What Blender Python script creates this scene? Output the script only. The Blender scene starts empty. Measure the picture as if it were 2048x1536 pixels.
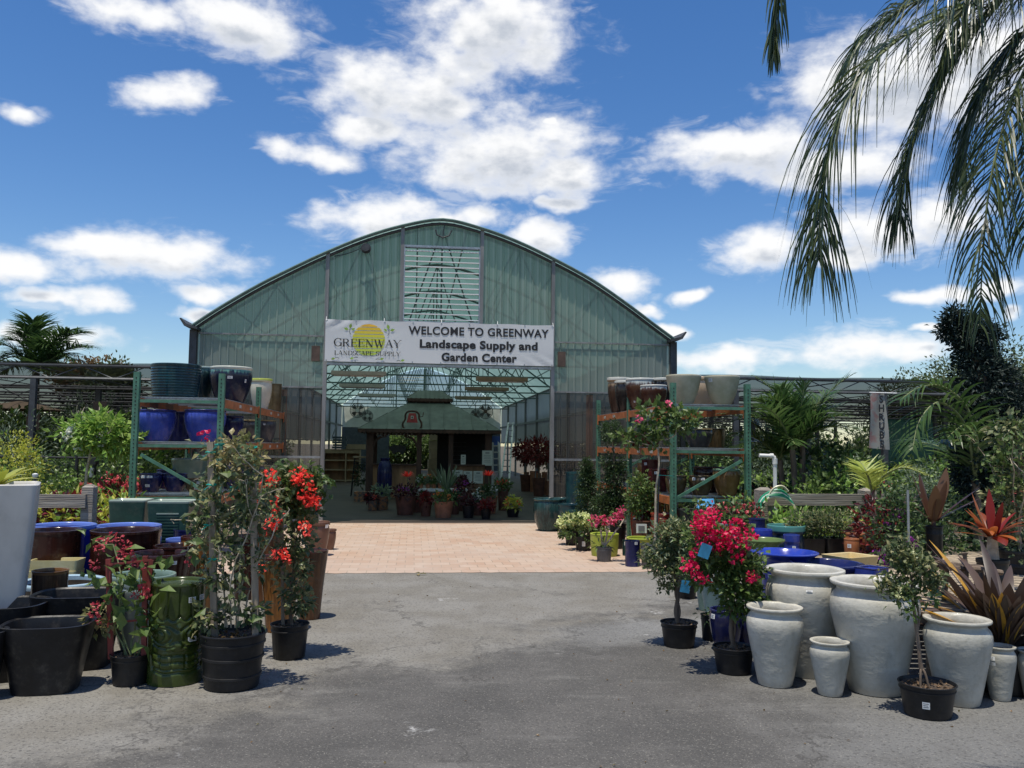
import bpy, math, random
import numpy as np
from mathutils import Vector, Matrix
SC = bpy.context.scene
COL = SC.collection
RAD = math.radians
# ------------------------------------------------------------------ camera
FOC, PITCH, ROLL, EYE = 1716.0, math.atan(122/1716.0), 0.012, 1.55
_f = np.array([0, math.cos(PITCH), math.sin(PITCH)])
_r0 = np.array([1.0, 0, 0]); _u0 = np.array([0, -math.sin(PITCH), math.cos(PITCH)])
_r = _r0*math.cos(ROLL)+_u0*math.sin(ROLL); _u = _u0*math.cos(ROLL)-_r0*math.sin(ROLL)
cam = bpy.data.cameras.new("camera"); camo = bpy.data.objects.new("camera", cam); COL.objects.link(camo)
cam.sensor_width = 36; cam.lens = FOC/2048*36; cam.clip_end = 2000; cam.clip_start = .05
camo.matrix_world = Matrix(((_r[0], _u[0], -_f[0], 0), (_r[1], _u[1], -_f[1], 0), (_r[2], _u[2], -_f[2], EYE), (0, 0, 0, 1)))
SC.camera = camo
# ------------------------------------------------------------------ world: sky with cumulus clouds
SUNV = Vector((-.10, -.20, 1)).normalized()
w = bpy.data.worlds.new("World"); SC.world = w; w.use_nodes = True
nt = w.node_tree; N = nt.nodes; LK = nt.links; N.clear()
sky = N.new('ShaderNodeTexSky'); sky.sky_type = 'NISHITA'; sky.sun_disc = False
sky.sun_elevation = math.asin(SUNV.z); sky.sun_rotation = math.atan2(SUNV.x, SUNV.y)
sky.air_density = 1.0; sky.dust_density = .35; sky.ozone_density = 2.2
hsv = N.new('ShaderNodeHueSaturation'); hsv.inputs['Saturation'].default_value = 1.30; hsv.inputs['Hue'].default_value = .507
LK.new(sky.outputs[0], hsv.inputs['Color'])
bg = N.new('ShaderNodeBackground'); bg.inputs[1].default_value = .14; LK.new(hsv.outputs[0], bg.inputs[0])
CLOUDS = [(-1.8, 26.2, 6.3, 3.1), (-7.2, 22.7, 6.6, 2.6), (-1.0, 19.2, 7.2, 2.7), (3.4, 17.9, 3.0, 1.6), (-18.4, 25.5, 4.9, 1.7), (-22.3, 21.2, 2.4, 1.1), (-13.1, 18.7, 3.6, 0.9), (-25.3, 25.2, 3.4, 1.0), (-9.8, 20.5, 2.9, 1.2), (-7.7, 14.5, 5.6, 2.0), (1.9, 13.9, 2.2, 1.4), (-2.3, 14.9, 2.0, 1.1), (-23.2, 11.4, 5.6, 1.5), (-29.7, 10.2, 3.3, 1.1), (-26.6, 11.9, 2.6, 0.8), (-28.3, 8.4, 3.5, 0.7), (-19.5, 9.6, 2.9, 0.7), (-19.3, 8.2, 2.5, 0.6), (-28.2, 6.1, 3.9, 0.7), (24.7, 21.6, 7.0, 3.5), (15.7, 19.0, 6.0, 2.0), (29.9, 22.1, 4.3, 3.0), (20.6, 17.4, 5.8, 1.5), (23.4, 13.4, 4.4, 1.6), (16.2, 12.5, 3.3, 1.4), (26.3, 14.1, 3.2, 1.4), (21.4, 11.9, 2.4, 0.8), (13.1, 19.6, 3.2, 1.2), (7.0, 10.7, 2.3, 1.2), (12.3, 10.0, 1.2, 0.6), (26.2, 9.4, 1.7, 0.6), (10.6, 7.7, 1.3, 0.5), (14.6, 5.8, 4.2, 0.8), (22.2, 6.0, 4.5, 1.2), (25.6, 7.4, 0.9, 0.3), (30.6, 7.8, 0.9, 0.5), (8.8, 9.1, 1.4, 0.5), (29.8, 9.5, 1.6, 0.7), (-31.1, 18.8, 1.6, 0.5), (2.2, 20.7, 0.7, 0.4), (3.1, 16.2, 1.7, 0.6),
          (-60, 25, 12, 4), (-95, 18, 14, 4), (-140, 28, 16, 6), (170, 20, 14, 5), (120, 30, 15, 5), (75, 16, 12, 3), (55, 24, 10, 4), (-50, 50, 14, 6), (40, 55, 12, 6)]
g = bpy.data.node_groups.new("cloud_field", 'ShaderNodeTree')
g.interface.new_socket("Vector", in_out='INPUT', socket_type='NodeSocketVector')
g.interface.new_socket("Field", in_out='OUTPUT', socket_type='NodeSocketFloat')
gn, gl = g.nodes, g.links
gi = gn.new('NodeGroupInput'); go = gn.new('NodeGroupOutput')
def gmath(op, a, b=None, clamp=False):
    m = gn.new('ShaderNodeMath'); m.operation = op; m.use_clamp = clamp
    for i, v in enumerate((a, b)):
        if v is None: continue
        if isinstance(v, (int, float)): m.inputs[i].default_value = v
        else: gl.new(v, m.inputs[i])
    return m.outputs[0]
nz = gn.new('ShaderNodeTexNoise'); nz.inputs['Scale'].default_value = .17; nz.inputs['Detail'].default_value = 4; nz.inputs['Roughness'].default_value = .55
gl.new(gi.outputs[0], nz.inputs['Vector'])
vs = gn.new('ShaderNodeVectorMath'); vs.operation = 'SUBTRACT'; gl.new(nz.outputs['Color'], vs.inputs[0]); vs.inputs[1].default_value = (.5, .5, .5)
vm = gn.new('ShaderNodeVectorMath'); vm.operation = 'MULTIPLY'; gl.new(vs.outputs[0], vm.inputs[0]); vm.inputs[1].default_value = (6.0, 3.0, 0)
va = gn.new('ShaderNodeVectorMath'); va.operation = 'ADD'; gl.new(gi.outputs[0], va.inputs[0]); gl.new(vm.outputs[0], va.inputs[1])
cur = None
for (a, e, rx, ry) in CLOUDS:
    s1 = gn.new('ShaderNodeVectorMath'); s1.operation = 'MULTIPLY_ADD'
    s1.inputs[1].default_value = (1/rx, 1/ry, 0); s1.inputs[2].default_value = (-a/rx, -e/ry, 0); gl.new(va.outputs[0], s1.inputs[0])
    ln = gn.new('ShaderNodeVectorMath'); ln.operation = 'LENGTH'; gl.new(s1.outputs[0], ln.inputs[0])
    cur = ln.outputs['Value'] if cur is None else gmath('MINIMUM', cur, ln.outputs['Value'])
fb = gn.new('ShaderNodeTexNoise'); fb.inputs['Scale'].default_value = .33; fb.inputs['Detail'].default_value = 9; fb.inputs['Roughness'].default_value = .56
st = gn.new('ShaderNodeVectorMath'); st.operation = 'MULTIPLY'; st.inputs[1].default_value = (1, 1.7, 1); gl.new(gi.outputs[0], st.inputs[0]); gl.new(st.outputs[0], fb.inputs['Vector'])
f1 = gmath('MINIMUM', gmath('MULTIPLY', gmath('SUBTRACT', 1.0, cur), 1.25), .95)
f2 = gmath('ADD', f1, gmath('MULTIPLY', gmath('SUBTRACT', fb.outputs['Fac'], .5), 2.5))
# thin torn veil round the heaps
wn = gn.new('ShaderNodeTexNoise'); wn.inputs['Scale'].default_value = .55; wn.inputs['Detail'].default_value = 8; wn.inputs['Roughness'].default_value = .6; wn.inputs['Distortion'].default_value = .6
ws = gn.new('ShaderNodeVectorMath'); ws.operation = 'MULTIPLY'; ws.inputs[1].default_value = (.55, 1.5, 1); gl.new(gi.outputs[0], ws.inputs[0]); gl.new(ws.outputs[0], wn.inputs['Vector'])
veil = gmath('SUBTRACT', gmath('MULTIPLY', gmath('SUBTRACT', wn.outputs['Fac'], .46), 2.2), gmath('MULTIPLY', gmath('MAXIMUM', gmath('SUBTRACT', cur, 1.0), 0.0), .75))
f2 = gmath('MAXIMUM', f2, gmath('MINIMUM', gmath('SUBTRACT', veil, .22), .12))
gl.new(f2, go.inputs[0])
def wmath(op, a, b=None, c=None):
    m = N.new('ShaderNodeMath'); m.operation = op
    for i, v in enumerate((a, b, c)):
        if v is None: continue
        if isinstance(v, (int, float)): m.inputs[i].default_value = v
        else: LK.new(v, m.inputs[i])
    return m.outputs[0]
tc = N.new('ShaderNodeTexCoord'); sx = N.new('ShaderNodeSeparateXYZ'); LK.new(tc.outputs['Generated'], sx.inputs[0])
az = wmath('MULTIPLY', wmath('ARCTAN2', sx.outputs[0], sx.outputs[1]), 57.2958)
el = wmath('MULTIPLY', wmath('ARCSINE', sx.outputs[2]), 57.2958)
cv = N.new('ShaderNodeCombineXYZ'); LK.new(az, cv.inputs[0]); LK.new(el, cv.inputs[1])
def field(off):
    n = N.new('ShaderNodeGroup'); n.node_tree = g
    o = N.new('ShaderNodeVectorMath'); o.operation = 'ADD'; LK.new(cv.outputs[0], o.inputs[0]); o.inputs[1].default_value = off
    LK.new(o.outputs[0], n.inputs[0]); return n.outputs[0]
def srange(v, a, b):
    m = N.new('ShaderNodeMapRange'); m.interpolation_type = 'SMOOTHSTEP'; LK.new(v, m.inputs[0]); m.inputs[1].default_value = a; m.inputs[2].default_value = b
    return m.outputs[0]
fa = field((0, 0, 0)); fu = field((-.3, 1.3, 0))
alpha = wmath('MULTIPLY', srange(fa, -.36, .86), .97)
# thickness of cloud standing above each point greys its underside
under = wmath('MULTIPLY', srange(fu, .1, 1.15), srange(fa, .2, 1.0))
cm = N.new('ShaderNodeMix'); cm.data_type = 'RGBA'; LK.new(under, cm.inputs['Factor'])
cm.inputs['A'].default_value = (1.0, 1.0, 1.0, 1); cm.inputs['B'].default_value = (.53, .575, .65, 1)
bc = N.new('ShaderNodeBackground'); LK.new(cm.outputs['Result'], bc.inputs[0]); bc.inputs[1].default_value = 1.08
mx = N.new('ShaderNodeMixShader'); LK.new(alpha, mx.inputs[0]); LK.new(bg.outputs[0], mx.inputs[1]); LK.new(bc.outputs[0], mx.inputs[2])
wo = N.new('ShaderNodeOutputWorld'); LK.new(mx.outputs[0], wo.inputs[0])
w.cycles.sampling_method = 'MANUAL'; w.cycles.sample_map_resolution = 512
# ------------------------------------------------------------------ sun, exposure
sl = bpy.data.lights.new("sun", 'SUN'); sl.energy = 5.0; sl.angle = RAD(.5); sl.color = (1, .94, .82)
so = bpy.data.objects.new("sun", sl); COL.objects.link(so); so.location = (0, 0, 30)
so.rotation_euler = (-SUNV).to_track_quat('-Z', 'Y').to_euler()
SC.view_settings.view_transform = 'Standard'; SC.view_settings.look = 'None'; SC.view_settings.exposure = -.08; SC.view_settings.gamma = 1
SC.render.engine = 'CYCLES'
SC.cycles.max_bounces = 8; SC.cycles.transparent_max_bounces = 24; SC.cycles.diffuse_bounces = 4; SC.cycles.glossy_bounces = 3; SC.cycles.transmission_bounces = 6
SC.cycles.use_denoising = True; SC.cycles.caustics_reflective = False; SC.cycles.caustics_refractive = False
# ------------------------------------------------------------------ where things stand
def ray(px, py): return _f+_r*(px-1024)/FOC+_u*(768-py)/FOC
def at(px, py, Y):
    d = ray(px, py); return d*(Y/d[1])+np.array([0, 0, EYE])
def gnd(px, py, z=0.0):
    d = ray(px, py); return d*((z-EYE)/d[2])+np.array([0, 0, EYE])
BYAW = RAD(6.5)
BO = np.array([at(876, 1000, 16.9)[0], 16.9, 0.0])
_bs = np.array([math.cos(BYAW), math.sin(BYAW), 0]); _bt = np.array([-math.sin(BYAW), math.cos(BYAW), 0])
def bl(s, t, z=0.0): return BO+_bs*s+_bt*t+np.array([0, 0, z])
def to_b(p): d = np.array(p)-BO; return float(d@_bs), float(d@_bt), float(p[2])
def fac(px, py):
    d = ray(px, py); k = ((BO-np.array([0, 0, EYE]))@_bt)/(d@_bt); return to_b(d*k+np.array([0, 0, EYE]))
# ------------------------------------------------------------------ mesh builder
class MB:
    def __init__(s): s.V = []; s.F = []; s.n = 0
    def add(s, v, f, mi=0):
        v = np.asarray(v, float).reshape(-1, 3)
        if isinstance(f, np.ndarray): s.F.append((f+s.n, mi))
        else:
            by = {}
            for q in f: by.setdefault(len(q), []).append(q)
            for q in by.values(): s.F.append((np.array(q)+s.n, mi))
        s.V.append(v); s.n += len(v); return s
    def box(s, c, size, rz=0.0, mi=0, taper=1.0):
        x, y, z = [k/2 for k in size]; t = taper
        v = np.array([(-x*t, -y*t, -z), (x*t, -y*t, -z), (x*t, y*t, -z), (-x*t, y*t, -z), (-x, -y, z), (x, -y, z), (x, y, z), (-x, y, z)])
        if rz:
            ca, sa = math.cos(rz), math.sin(rz); v = np.stack([v[:, 0]*ca-v[:, 1]*sa, v[:, 0]*sa+v[:, 1]*ca, v[:, 2]], 1)
        return s.add(v+np.array(c), [(0, 3, 2, 1), (4, 5, 6, 7), (0, 1, 5, 4), (1, 2, 6, 5), (2, 3, 7, 6), (3, 0, 4, 7)], mi)
    def bar(s, p, q, wd, ht, mi=0, up=(0, 0, 1)):
        p = np.array(p, float); q = np.array(q, float); d = q-p; d /= np.linalg.norm(d)
        a = np.cross(d, up)
        if np.linalg.norm(a) < 1e-4: a = np.cross(d, (1, 0, 0))
        a /= np.linalg.norm(a); b = np.cross(a, d); a = a*wd/2; b = b*ht/2
        v = [p-a-b, p+a-b, p+a+b, p-a+b, q-a-b, q+a-b, q+a+b, q-a+b]
        return s.add(v, [(0, 1, 2, 3), (7, 6, 5, 4), (0, 4, 5, 1), (1, 5, 6, 2), (2, 6, 7, 3), (3, 7, 4, 0)], mi)
    def tube(s, pts, r, n=8, mi=0):
        P = np.array(pts, float); m = len(P)
        rr = np.full(m, r) if np.isscalar(r) else np.array(r, float)
        T = np.gradient(P, axis=0); T /= np.linalg.norm(T, axis=1)[:, None]+1e-12
        ref = np.array([0, 0, 1.0]) if abs(T[0][2]) < .9 else np.array([1.0, 0, 0])
        a = np.cross(T[0], ref); a /= np.linalg.norm(a); V = []
        th = np.arange(n)*2*math.pi/n
        for i in range(m):
            a = a-T[i]*(a@T[i]); a /= np.linalg.norm(a)+1e-12; b = np.cross(T[i], a)
            V.append(P[i]+rr[i]*(np.cos(th)[:, None]*a+np.sin(th)[:, None]*b))
        k = np.arange(n); k2 = (k+1) % n; F = []
        for i in range(m-1): F.append(np.stack([i*n+k, i*n+k2, (i+1)*n+k2, (i+1)*n+k], 1))
        s.add(np.concatenate(V), np.concatenate(F), mi)
        s.F.append((np.array([list(range(n))[::-1]])+s.n-m*n, mi)); s.F.append((np.array([list(range((m-1)*n, m*n))])+s.n-m*n, mi)); return s
    def lathe(s, prof, n=40, c=(0, 0, 0), mi=0, rfun=None):
        pr = np.array(prof, float); m = len(pr); th = np.arange(n)*2*math.pi/n
        rad = np.repeat(pr[:, :1], n, 1); zz = np.repeat(pr[:, 1:2], n, 1)
        if rfun is not None: rad = rad*rfun(th[None, :], zz)
        V = np.stack([rad*np.cos(th), rad*np.sin(th), zz], -1).reshape(-1, 3)+np.array(c)
        k = np.arange(n); k2 = (k+1) % n
        F = np.concatenate([np.stack([i*n+k, i*n+k2, (i+1)*n+k2, (i+1)*n+k], 1) for i in range(m-1)])
        s.add(V, F, mi); b = s.n-m*n
        s.F.append((np.array([list(range(n))[::-1]])+b, mi)); s.F.append((np.array([list(range((m-1)*n, m*n))])+b, mi)); return s
    def quad(s, a, b, c, d, mi=0): return s.add([a, b, c, d], [(0, 1, 2, 3)], mi)
    def xform(s, M3, off=(0, 0, 0)):
        s.V = [v@np.array(M3).T+np.array(off) for v in s.V]; return s
    def build(s, name, mats, parent=None, smooth=False, sharp=None, loc=None, rz=None):
        me = bpy.data.meshes.new(name)
        V = np.concatenate(s.V) if s.V else np.zeros((0, 3))
        me.vertices.add(len(V)); me.vertices.foreach_set('co', V.astype(np.float32).ravel())
        li = np.concatenate([f.ravel() for f, _ in s.F]).astype(np.int32)
        tot = np.concatenate([np.full(len(f), f.shape[1]) for f, _ in s.F]); mi = np.concatenate([np.full(len(f), m) for f, m in s.F])
        me.loops.add(len(li)); me.loops.foreach_set('vertex_index', li)
        me.polygons.add(len(tot)); me.polygons.foreach_set('loop_start', np.concatenate([[0], np.cumsum(tot)[:-1]]).astype(np.int32))
        me.polygons.foreach_set('material_index', mi.astype(np.int32))
        me.polygons.foreach_set('use_smooth', np.full(len(tot), bool(smooth)))
        for m in (mats if isinstance(mats, (list, tuple)) else [mats]): me.materials.append(m)
        me.update(calc_edges=True); me.validate()
        if smooth: me.set_sharp_from_angle(angle=RAD(sharp or 42))
        o = bpy.data.objects.new(name, me); COL.objects.link(o)
        if parent is not None: o.parent = parent
        if loc is not None: o.location = loc
        if rz is not None: o.rotation_euler = (0, 0, rz)
        return o
def tag(o, label, cat, group=None):
    o['label'] = label; o['category'] = cat
    if group: o['group'] = group
    return o
def thing(name, label, cat, loc=(0, 0, 0), rz=0.0, group=None):
    o = bpy.data.objects.new(name, None); o.empty_display_size = .1; COL.objects.link(o)
    o.location = loc; o.rotation_euler = (0, 0, rz); return tag(o, label, cat, group)
KIDS = {}
def dup(root, loc, rz=0.0, sc=1.0, label=None):
    def cp(o, par):
        c = o.copy(); COL.objects.link(c)
        if par is not None: c.parent = par
        for ch in o.children: cp(ch, c)
        return c
    r = cp(root, None); r.location = loc; r.rotation_euler = (0, 0, rz); r.scale = (sc, sc, sc)
    if label: r['label'] = label
    return r
def catmull(P, m):
    P = np.array(P, float); n = len(P); t = np.linspace(0, n-1, m); i = np.clip(t.astype(int), 0, n-2); u = (t-i)[:, None]
    g_ = lambda k: P[np.clip(k, 0, n-1)]
    p0, p1, p2, p3 = g_(i-1), g_(i), g_(i+1), g_(i+2)
    return .5*((2*p1)+(-p0+p2)*u+(2*p0-5*p1+4*p2-p3)*u**2+(-p0+3*p1-3*p2+p3)*u**3)
def nrm(a): return a/(np.linalg.norm(a, axis=-1, keepdims=True)+1e-12)
TPL = {'oval': (np.array([(0, 0, 0), (-.5, .42, .10), (0, .5, 0), (.5, .42, .10), (0, 1, -.14)]), np.array([(0, 2, 1), (1, 2, 4), (0, 3, 2), (3, 4, 2)])),
       'petal': (np.array([(0, 0, 0), (-.5, .65, .16), (.5, .65, .16), (0, 1, .02)]), np.array([(0, 2, 1), (1, 2, 3)])),
       'blade': (np.array([(-.5, 0, 0), (.5, 0, 0), (-.42, .5, .06), (.42, .5, .06), (0, 1, -.08)]), np.array([(0, 1, 3), (0, 3, 2), (2, 3, 4)]))}
def leaves(mb, P, D, L, W, rng, tpl='oval', upb=.8, mi=0):
    P = np.asarray(P, float); n = len(P); D = nrm(np.asarray(D, float)); L = np.broadcast_to(L, n); W = np.broadcast_to(W, n)
    up = rng.normal(size=(n, 3))*.6+np.array([0, 0, upb]); S = nrm(np.cross(D, up)); Nn = np.cross(S, D)
    t, f = TPL[tpl]; k = len(t)
    V = P[:, None]+t[None, :, 1, None]*(L[:, None]*D)[:, None]+t[None, :, 0, None]*(W[:, None]*S)[:, None]+t[None, :, 2, None]*(L[:, None]*Nn)[:, None]
    F = (f[None]+(np.arange(n)*k)[:, None, None]).reshape(-1, 3)
    mb.add(V.reshape(-1, 3), F, mi); return mb
def clumps(rng, c, r, nc, per, cs, shell=.55):
    """leaf positions and outward directions: nc clumps spread through an ellipsoid, per leaves in each"""
    d = nrm(rng.normal(size=(nc, 3))); rad = shell+(1-shell)*rng.random(nc)**.6
    C = d*rad[:, None]*np.array(r)
    o = rng.normal(size=(nc, per, 3))*np.array(cs)*(.6+.8*rng.random((nc, 1, 1)))
    P = (C[:, None]+o).reshape(-1, 3); D = nrm(P/np.array(r)+.9*nrm(o.reshape(-1, 3))+rng.normal(size=P.shape)*.35)
    return P+np.array(c), D
def branch(mb, rng, p, d, L, r, depth, tips, spread=.6, nseg=5, kids=3, wob=.12, up=.1, n=7, shrink=.68):
    pts = [np.array(p, float)]; d = np.array(d, float)/np.linalg.norm(d)
    for i in range(nseg):
        d = d+rng.normal(size=3)*wob+np.array([0, 0, up]); d /= np.linalg.norm(d); pts.append(pts[-1]+d*L/nseg)
    mb.tube(pts, np.linspace(r, r*.6, nseg+1), max(3, n))
    if depth == 0: tips.extend(pts[2:]); return
    for k in range(kids):
        i = nseg if k == 0 else rng.integers(max(1, nseg//2), nseg+1)
        nd = d+rng.normal(size=3)*spread
        branch(mb, rng, pts[i], nd, L*shrink*(.75+.5*rng.random()), r*.6, depth-1, tips, spread, max(3, nseg-1), kids, wob, up, n-1, shrink)
# ------------------------------------------------------------------ materials (all procedural)
M = {}
class NT:
    def __init__(s, name):
        s.m = bpy.data.materials.new(name); s.m.use_nodes = True; s.t = s.m.node_tree; s.n = s.t.nodes; s.l = s.t.links
        s.b = s.n['Principled BSDF']; s.out = s.n['Material Output']; s.tc = s.n.new('ShaderNodeTexCoord'); M[name] = s.m
    def put(s, v, sock):
        if hasattr(v, 'is_output'): s.l.new(v, sock)
        elif isinstance(v, (tuple, list)) and len(v) == 3 and sock.type == 'RGBA': sock.default_value = (*v, 1)
        else: sock.default_value = v
    def noise(s, scale, detail=3, rough=.55, stretch=(1, 1, 1), src='Object', dist=0):
        mp = s.n.new('ShaderNodeMapping'); mp.inputs['Scale'].default_value = stretch; s.l.new(s.tc.outputs[src], mp.inputs[0])
        x = s.n.new('ShaderNodeTexNoise'); x.inputs['Scale'].default_value = scale; x.inputs['Detail'].default_value = detail; x.inputs['Roughness'].default_value = rough
        x.inputs['Distortion'].default_value = dist; s.l.new(mp.outputs[0], x.inputs['Vector']); return x.outputs['Fac']
    def math(s, op, a, b=0.0, c=None):
        x = s.n.new('ShaderNodeMath'); x.operation = op
        for i, v in enumerate((a, b, c)):
            if v is not None: s.put(v, x.inputs[i])
        return x.outputs[0]
    def step(s, v, a, b):
        x = s.n.new('ShaderNodeMapRange'); x.interpolation_type = 'SMOOTHSTEP'; s.put(v, x.inputs[0]); x.inputs[1].default_value = a; x.inputs[2].default_value = b; return x.outputs[0]
    def mix(s, f, a, b):
        x = s.n.new('ShaderNodeMix'); x.data_type = 'RGBA'; s.put(f, x.inputs['Factor']); s.put(a, x.inputs['A']); s.put(b, x.inputs['B']); return x.outputs['Result']
    def ramp(s, f, stops):
        x = s.n.new('ShaderNodeValToRGB'); s.put(f, x.inputs[0]); e = x.color_ramp.elements
        while len(e) < len(stops): e.new(.5)
        for k, (p, c) in enumerate(stops): e[k].position = p; e[k].color = (*c, 1)
        return x.outputs[0]
    def xyz(s, src='Object'):
        x = s.n.new('ShaderNodeSeparateXYZ'); s.l.new(s.tc.outputs[src], x.inputs[0]); return x.outputs
    def bump(s, h, strength=.3, dist=.01):
        x = s.n.new('ShaderNodeBump'); x.inputs['Strength'].default_value = strength; x.inputs['Distance'].default_value = dist; s.l.new(h, x.inputs['Height']); s.l.new(x.outputs[0], s.b.inputs['Normal'])
    def set(s, **k):
        nm = {'col': 'Base Color', 'rough': 'Roughness', 'metal': 'Metallic', 'coat': 'Coat Weight', 'coatr': 'Coat Roughness', 'spec': 'Specular IOR Level', 'alpha': 'Alpha'}
        for a, v in k.items(): s.put(v, s.b.inputs[nm[a]])
        return s
    def through(s, col, w):
        """adds light coming through a thin sheet"""
        t = s.n.new('ShaderNodeBsdfTranslucent'); s.put(col, t.inputs[0]); x = s.n.new('ShaderNodeMixShader'); x.inputs[0].default_value = w
        s.l.new(s.b.outputs[0], x.inputs[1]); s.l.new(t.outputs[0], x.inputs[2]); s.l.new(x.outputs[0], s.out.inputs[0]); return x.outputs[0]
    def clear(s, sh, w, col=(1, 1, 1)):
        t = s.n.new('ShaderNodeBsdfTransparent'); t.inputs[0].default_value = (*col, 1); x = s.n.new('ShaderNodeMixShader'); s.put(w, x.inputs[0])
        s.l.new(sh, x.inputs[1]); s.l.new(t.outputs[0], x.inputs[2]); s.l.new(x.outputs[0], s.out.inputs[0])
def mul(c, k): return tuple(min(1, x*k) for x in c)
def plain(name, col, rough=.55, metal=0, var=.25, vs=6, bump=0, bs=40, coat=0, stretch=(1, 1, 1), col2=None, spec=.5, dirt=0):
    m = NT(name); f = m.step(m.noise(vs, 4, .6, stretch), .3, .7)
    c = m.mix(f, mul(col, 1-var), col2 or mul(col, 1+var))
    if dirt: c = m.mix(m.math('MULTIPLY', m.step(m.noise(vs*3, 5, .7), .5, .75), dirt), c, (.16, .13, .09))
    m.set(col=c, rough=rough, metal=metal, coat=coat, spec=spec)
    if bump: m.bump(m.noise(bs, 4, .6, stretch), bump, .01)
    return m.m
def leafm(name, cols, rough=.42, tr=.28, spec=.4):
    m = NT(name); ge = m.n.new('ShaderNodeNewGeometry'); oi = m.n.new('ShaderNodeObjectInfo')
    k = len(cols); c = m.ramp(ge.outputs['Random Per Island'], [(i/max(1, k-1), q) for i, q in enumerate(cols)])
    h = m.n.new('ShaderNodeHueSaturation'); m.l.new(c, h.inputs['Color']); m.l.new(m.math('MULTIPLY_ADD', oi.outputs['Random'], .3, .85), h.inputs['Value'])
    m.set(col=h.outputs[0], rough=rough, spec=spec)
    t = m.n.new('ShaderNodeHueSaturation'); m.l.new(h.outputs[0], t.inputs['Color']); t.inputs['Value'].default_value = 1.5
    m.through(t.outputs[0], tr); return m.m
def glaze(name, col, col2=None, rim=None, drip=None, streak=0, rough=.13, coat=.3, bump=.12, bs=14, rimz=.95, dripz=.72):
    """glazed pottery: base colour clouded with col2, runs of another glaze below the lip, a lip of its own colour"""
    m = NT(name); z = m.xyz('Generated')[2]
    f = m.step(m.noise(5, 4, .6, (1, 1, .25 if streak else 1)), .35, .68)
    c = m.mix(f, col, col2 or mul(col, 1.5))
    if streak: c = m.mix(m.math('MULTIPLY', m.step(m.noise(46, 3, .6, (1, 1, .05)), .45, .62), streak), c, mul(col2 or col, 1.7))
    if drip:
        zz = m.math('ADD', z, m.math('MULTIPLY', m.math('SUBTRACT', m.noise(26, 3, .6, (1, 1, .06)), .5), .36))
        c = m.mix(m.step(zz, dripz, dripz+.12), c, drip)
    if rim: c = m.mix(m.step(z, rimz-.006, rimz+.006), c, rim)
    c = m.mix(m.math('MULTIPLY', m.step(m.noise(9, 5, .7), .5, .8), .25), c, (.22, .19, .15))
    m.set(col=c, rough=m.math('MULTIPLY_ADD', m.noise(12, 4), .25, rough-.06), coat=coat*.5, coatr=.08, spec=.32)
    m.bump(m.noise(bs, 3, .5), bump, .01); return m.m
# ground: old patched asphalt with pale silt lying on it
m = NT('asphalt'); X = m.xyz()
n1 = m.noise(.55, 6, .62); n2 = m.noise(1.6, 5, .6); fine = m.noise(95, 3, .7); mid = m.noise(14, 5, .65)
lin = m.math('ADD', m.math('MULTIPLY', X[0], -.30), m.math('MULTIPLY', m.math('SUBTRACT', X[1], 6.8), .30))
lin = m.math('ADD', lin, m.math('MULTIPLY', m.math('SUBTRACT', n1, .5), 1.7))
pale = m.step(m.math('ADD', lin, m.math('MULTIPLY_ADD', m.noise(5, 5, .7), .5, -.25)), -.16, .18)
c = m.mix(m.step(n2, .3, .72), (.080, .077, .072), (.116, .110, .102))
c = m.mix(pale, c, m.mix(m.step(n2, .35, .65), (.185, .172, .147), (.23, .22, .198)))
# pale washed-out tongue by the right hand pots
tong = m.math('ADD', m.math('MULTIPLY', m.math('ABSOLUTE', m.math('SUBTRACT', X[1], m.math('MULTIPLY_ADD', X[0], .35, 7.0))), -1.0), m.math('MULTIPLY_ADD', n2, 1.9, -.42))
c = m.mix(m.math('MULTIPLY', m.math('MULTIPLY', m.step(tong, -.25, .5), m.step(X[0], -.3, 1.6)), .75), c, (.25, .252, .246))
right = m.math('MULTIPLY', m.step(m.math('ADD', X[0], m.math('MULTIPLY_ADD', n2, 2.2, -1.1)), 1.1, 2.4), .6)
c = m.mix(right, c, (.205, .205, .198))
# the crack line that follows the edge of the silt
cr = m.math('ABSOLUTE', m.math('ADD', lin, m.math('MULTIPLY_ADD', mid, .30, -.13)))
c = m.mix(m.math('MULTIPLY', m.math('SUBTRACT', 1.0, m.step(cr, .006, .035)), m.math('MULTIPLY', m.step(n2, .42, .58), .55)), c, (.055, .052, .048))
# white scuffs
vo = m.n.new('ShaderNodeTexVoronoi'); vo.inputs['Scale'].default_value = 1.1; vo.inputs['Randomness'].default_value = 1
dm = m.n.new('ShaderNodeVectorMath'); dm.operation = 'ADD'; sc_ = m.n.new('ShaderNodeVectorMath'); sc_.operation = 'SCALE'; sc_.inputs['Scale'].default_value = .5
nz2 = m.n.new('ShaderNodeTexNoise'); nz2.inputs['Scale'].default_value = 7; nz2.inputs['Detail'].default_value = 4; m.l.new(m.tc.outputs['Object'], nz2.inputs['Vector'])
m.l.new(nz2.outputs['Color'], sc_.inputs[0]); m.l.new(m.tc.outputs['Object'], dm.inputs[0]); m.l.new(sc_.outputs[0], dm.inputs[1]); m.l.new(dm.outputs[0], vo.inputs['Vector'])
c = m.mix(m.math('MULTIPLY', m.math('SUBTRACT', 1.0, m.step(vo.outputs['Distance'], .05, .10)), m.math('MULTIPLY', m.step(mid, .38, .6), .75)), c, (.46, .455, .44))
vc = m.n.new('ShaderNodeTexVoronoi'); vc.feature = 'DISTANCE_TO_EDGE'; vc.inputs['Scale'].default_value = .42; m.l.new(dm.outputs[0], vc.inputs['Vector'])
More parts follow.
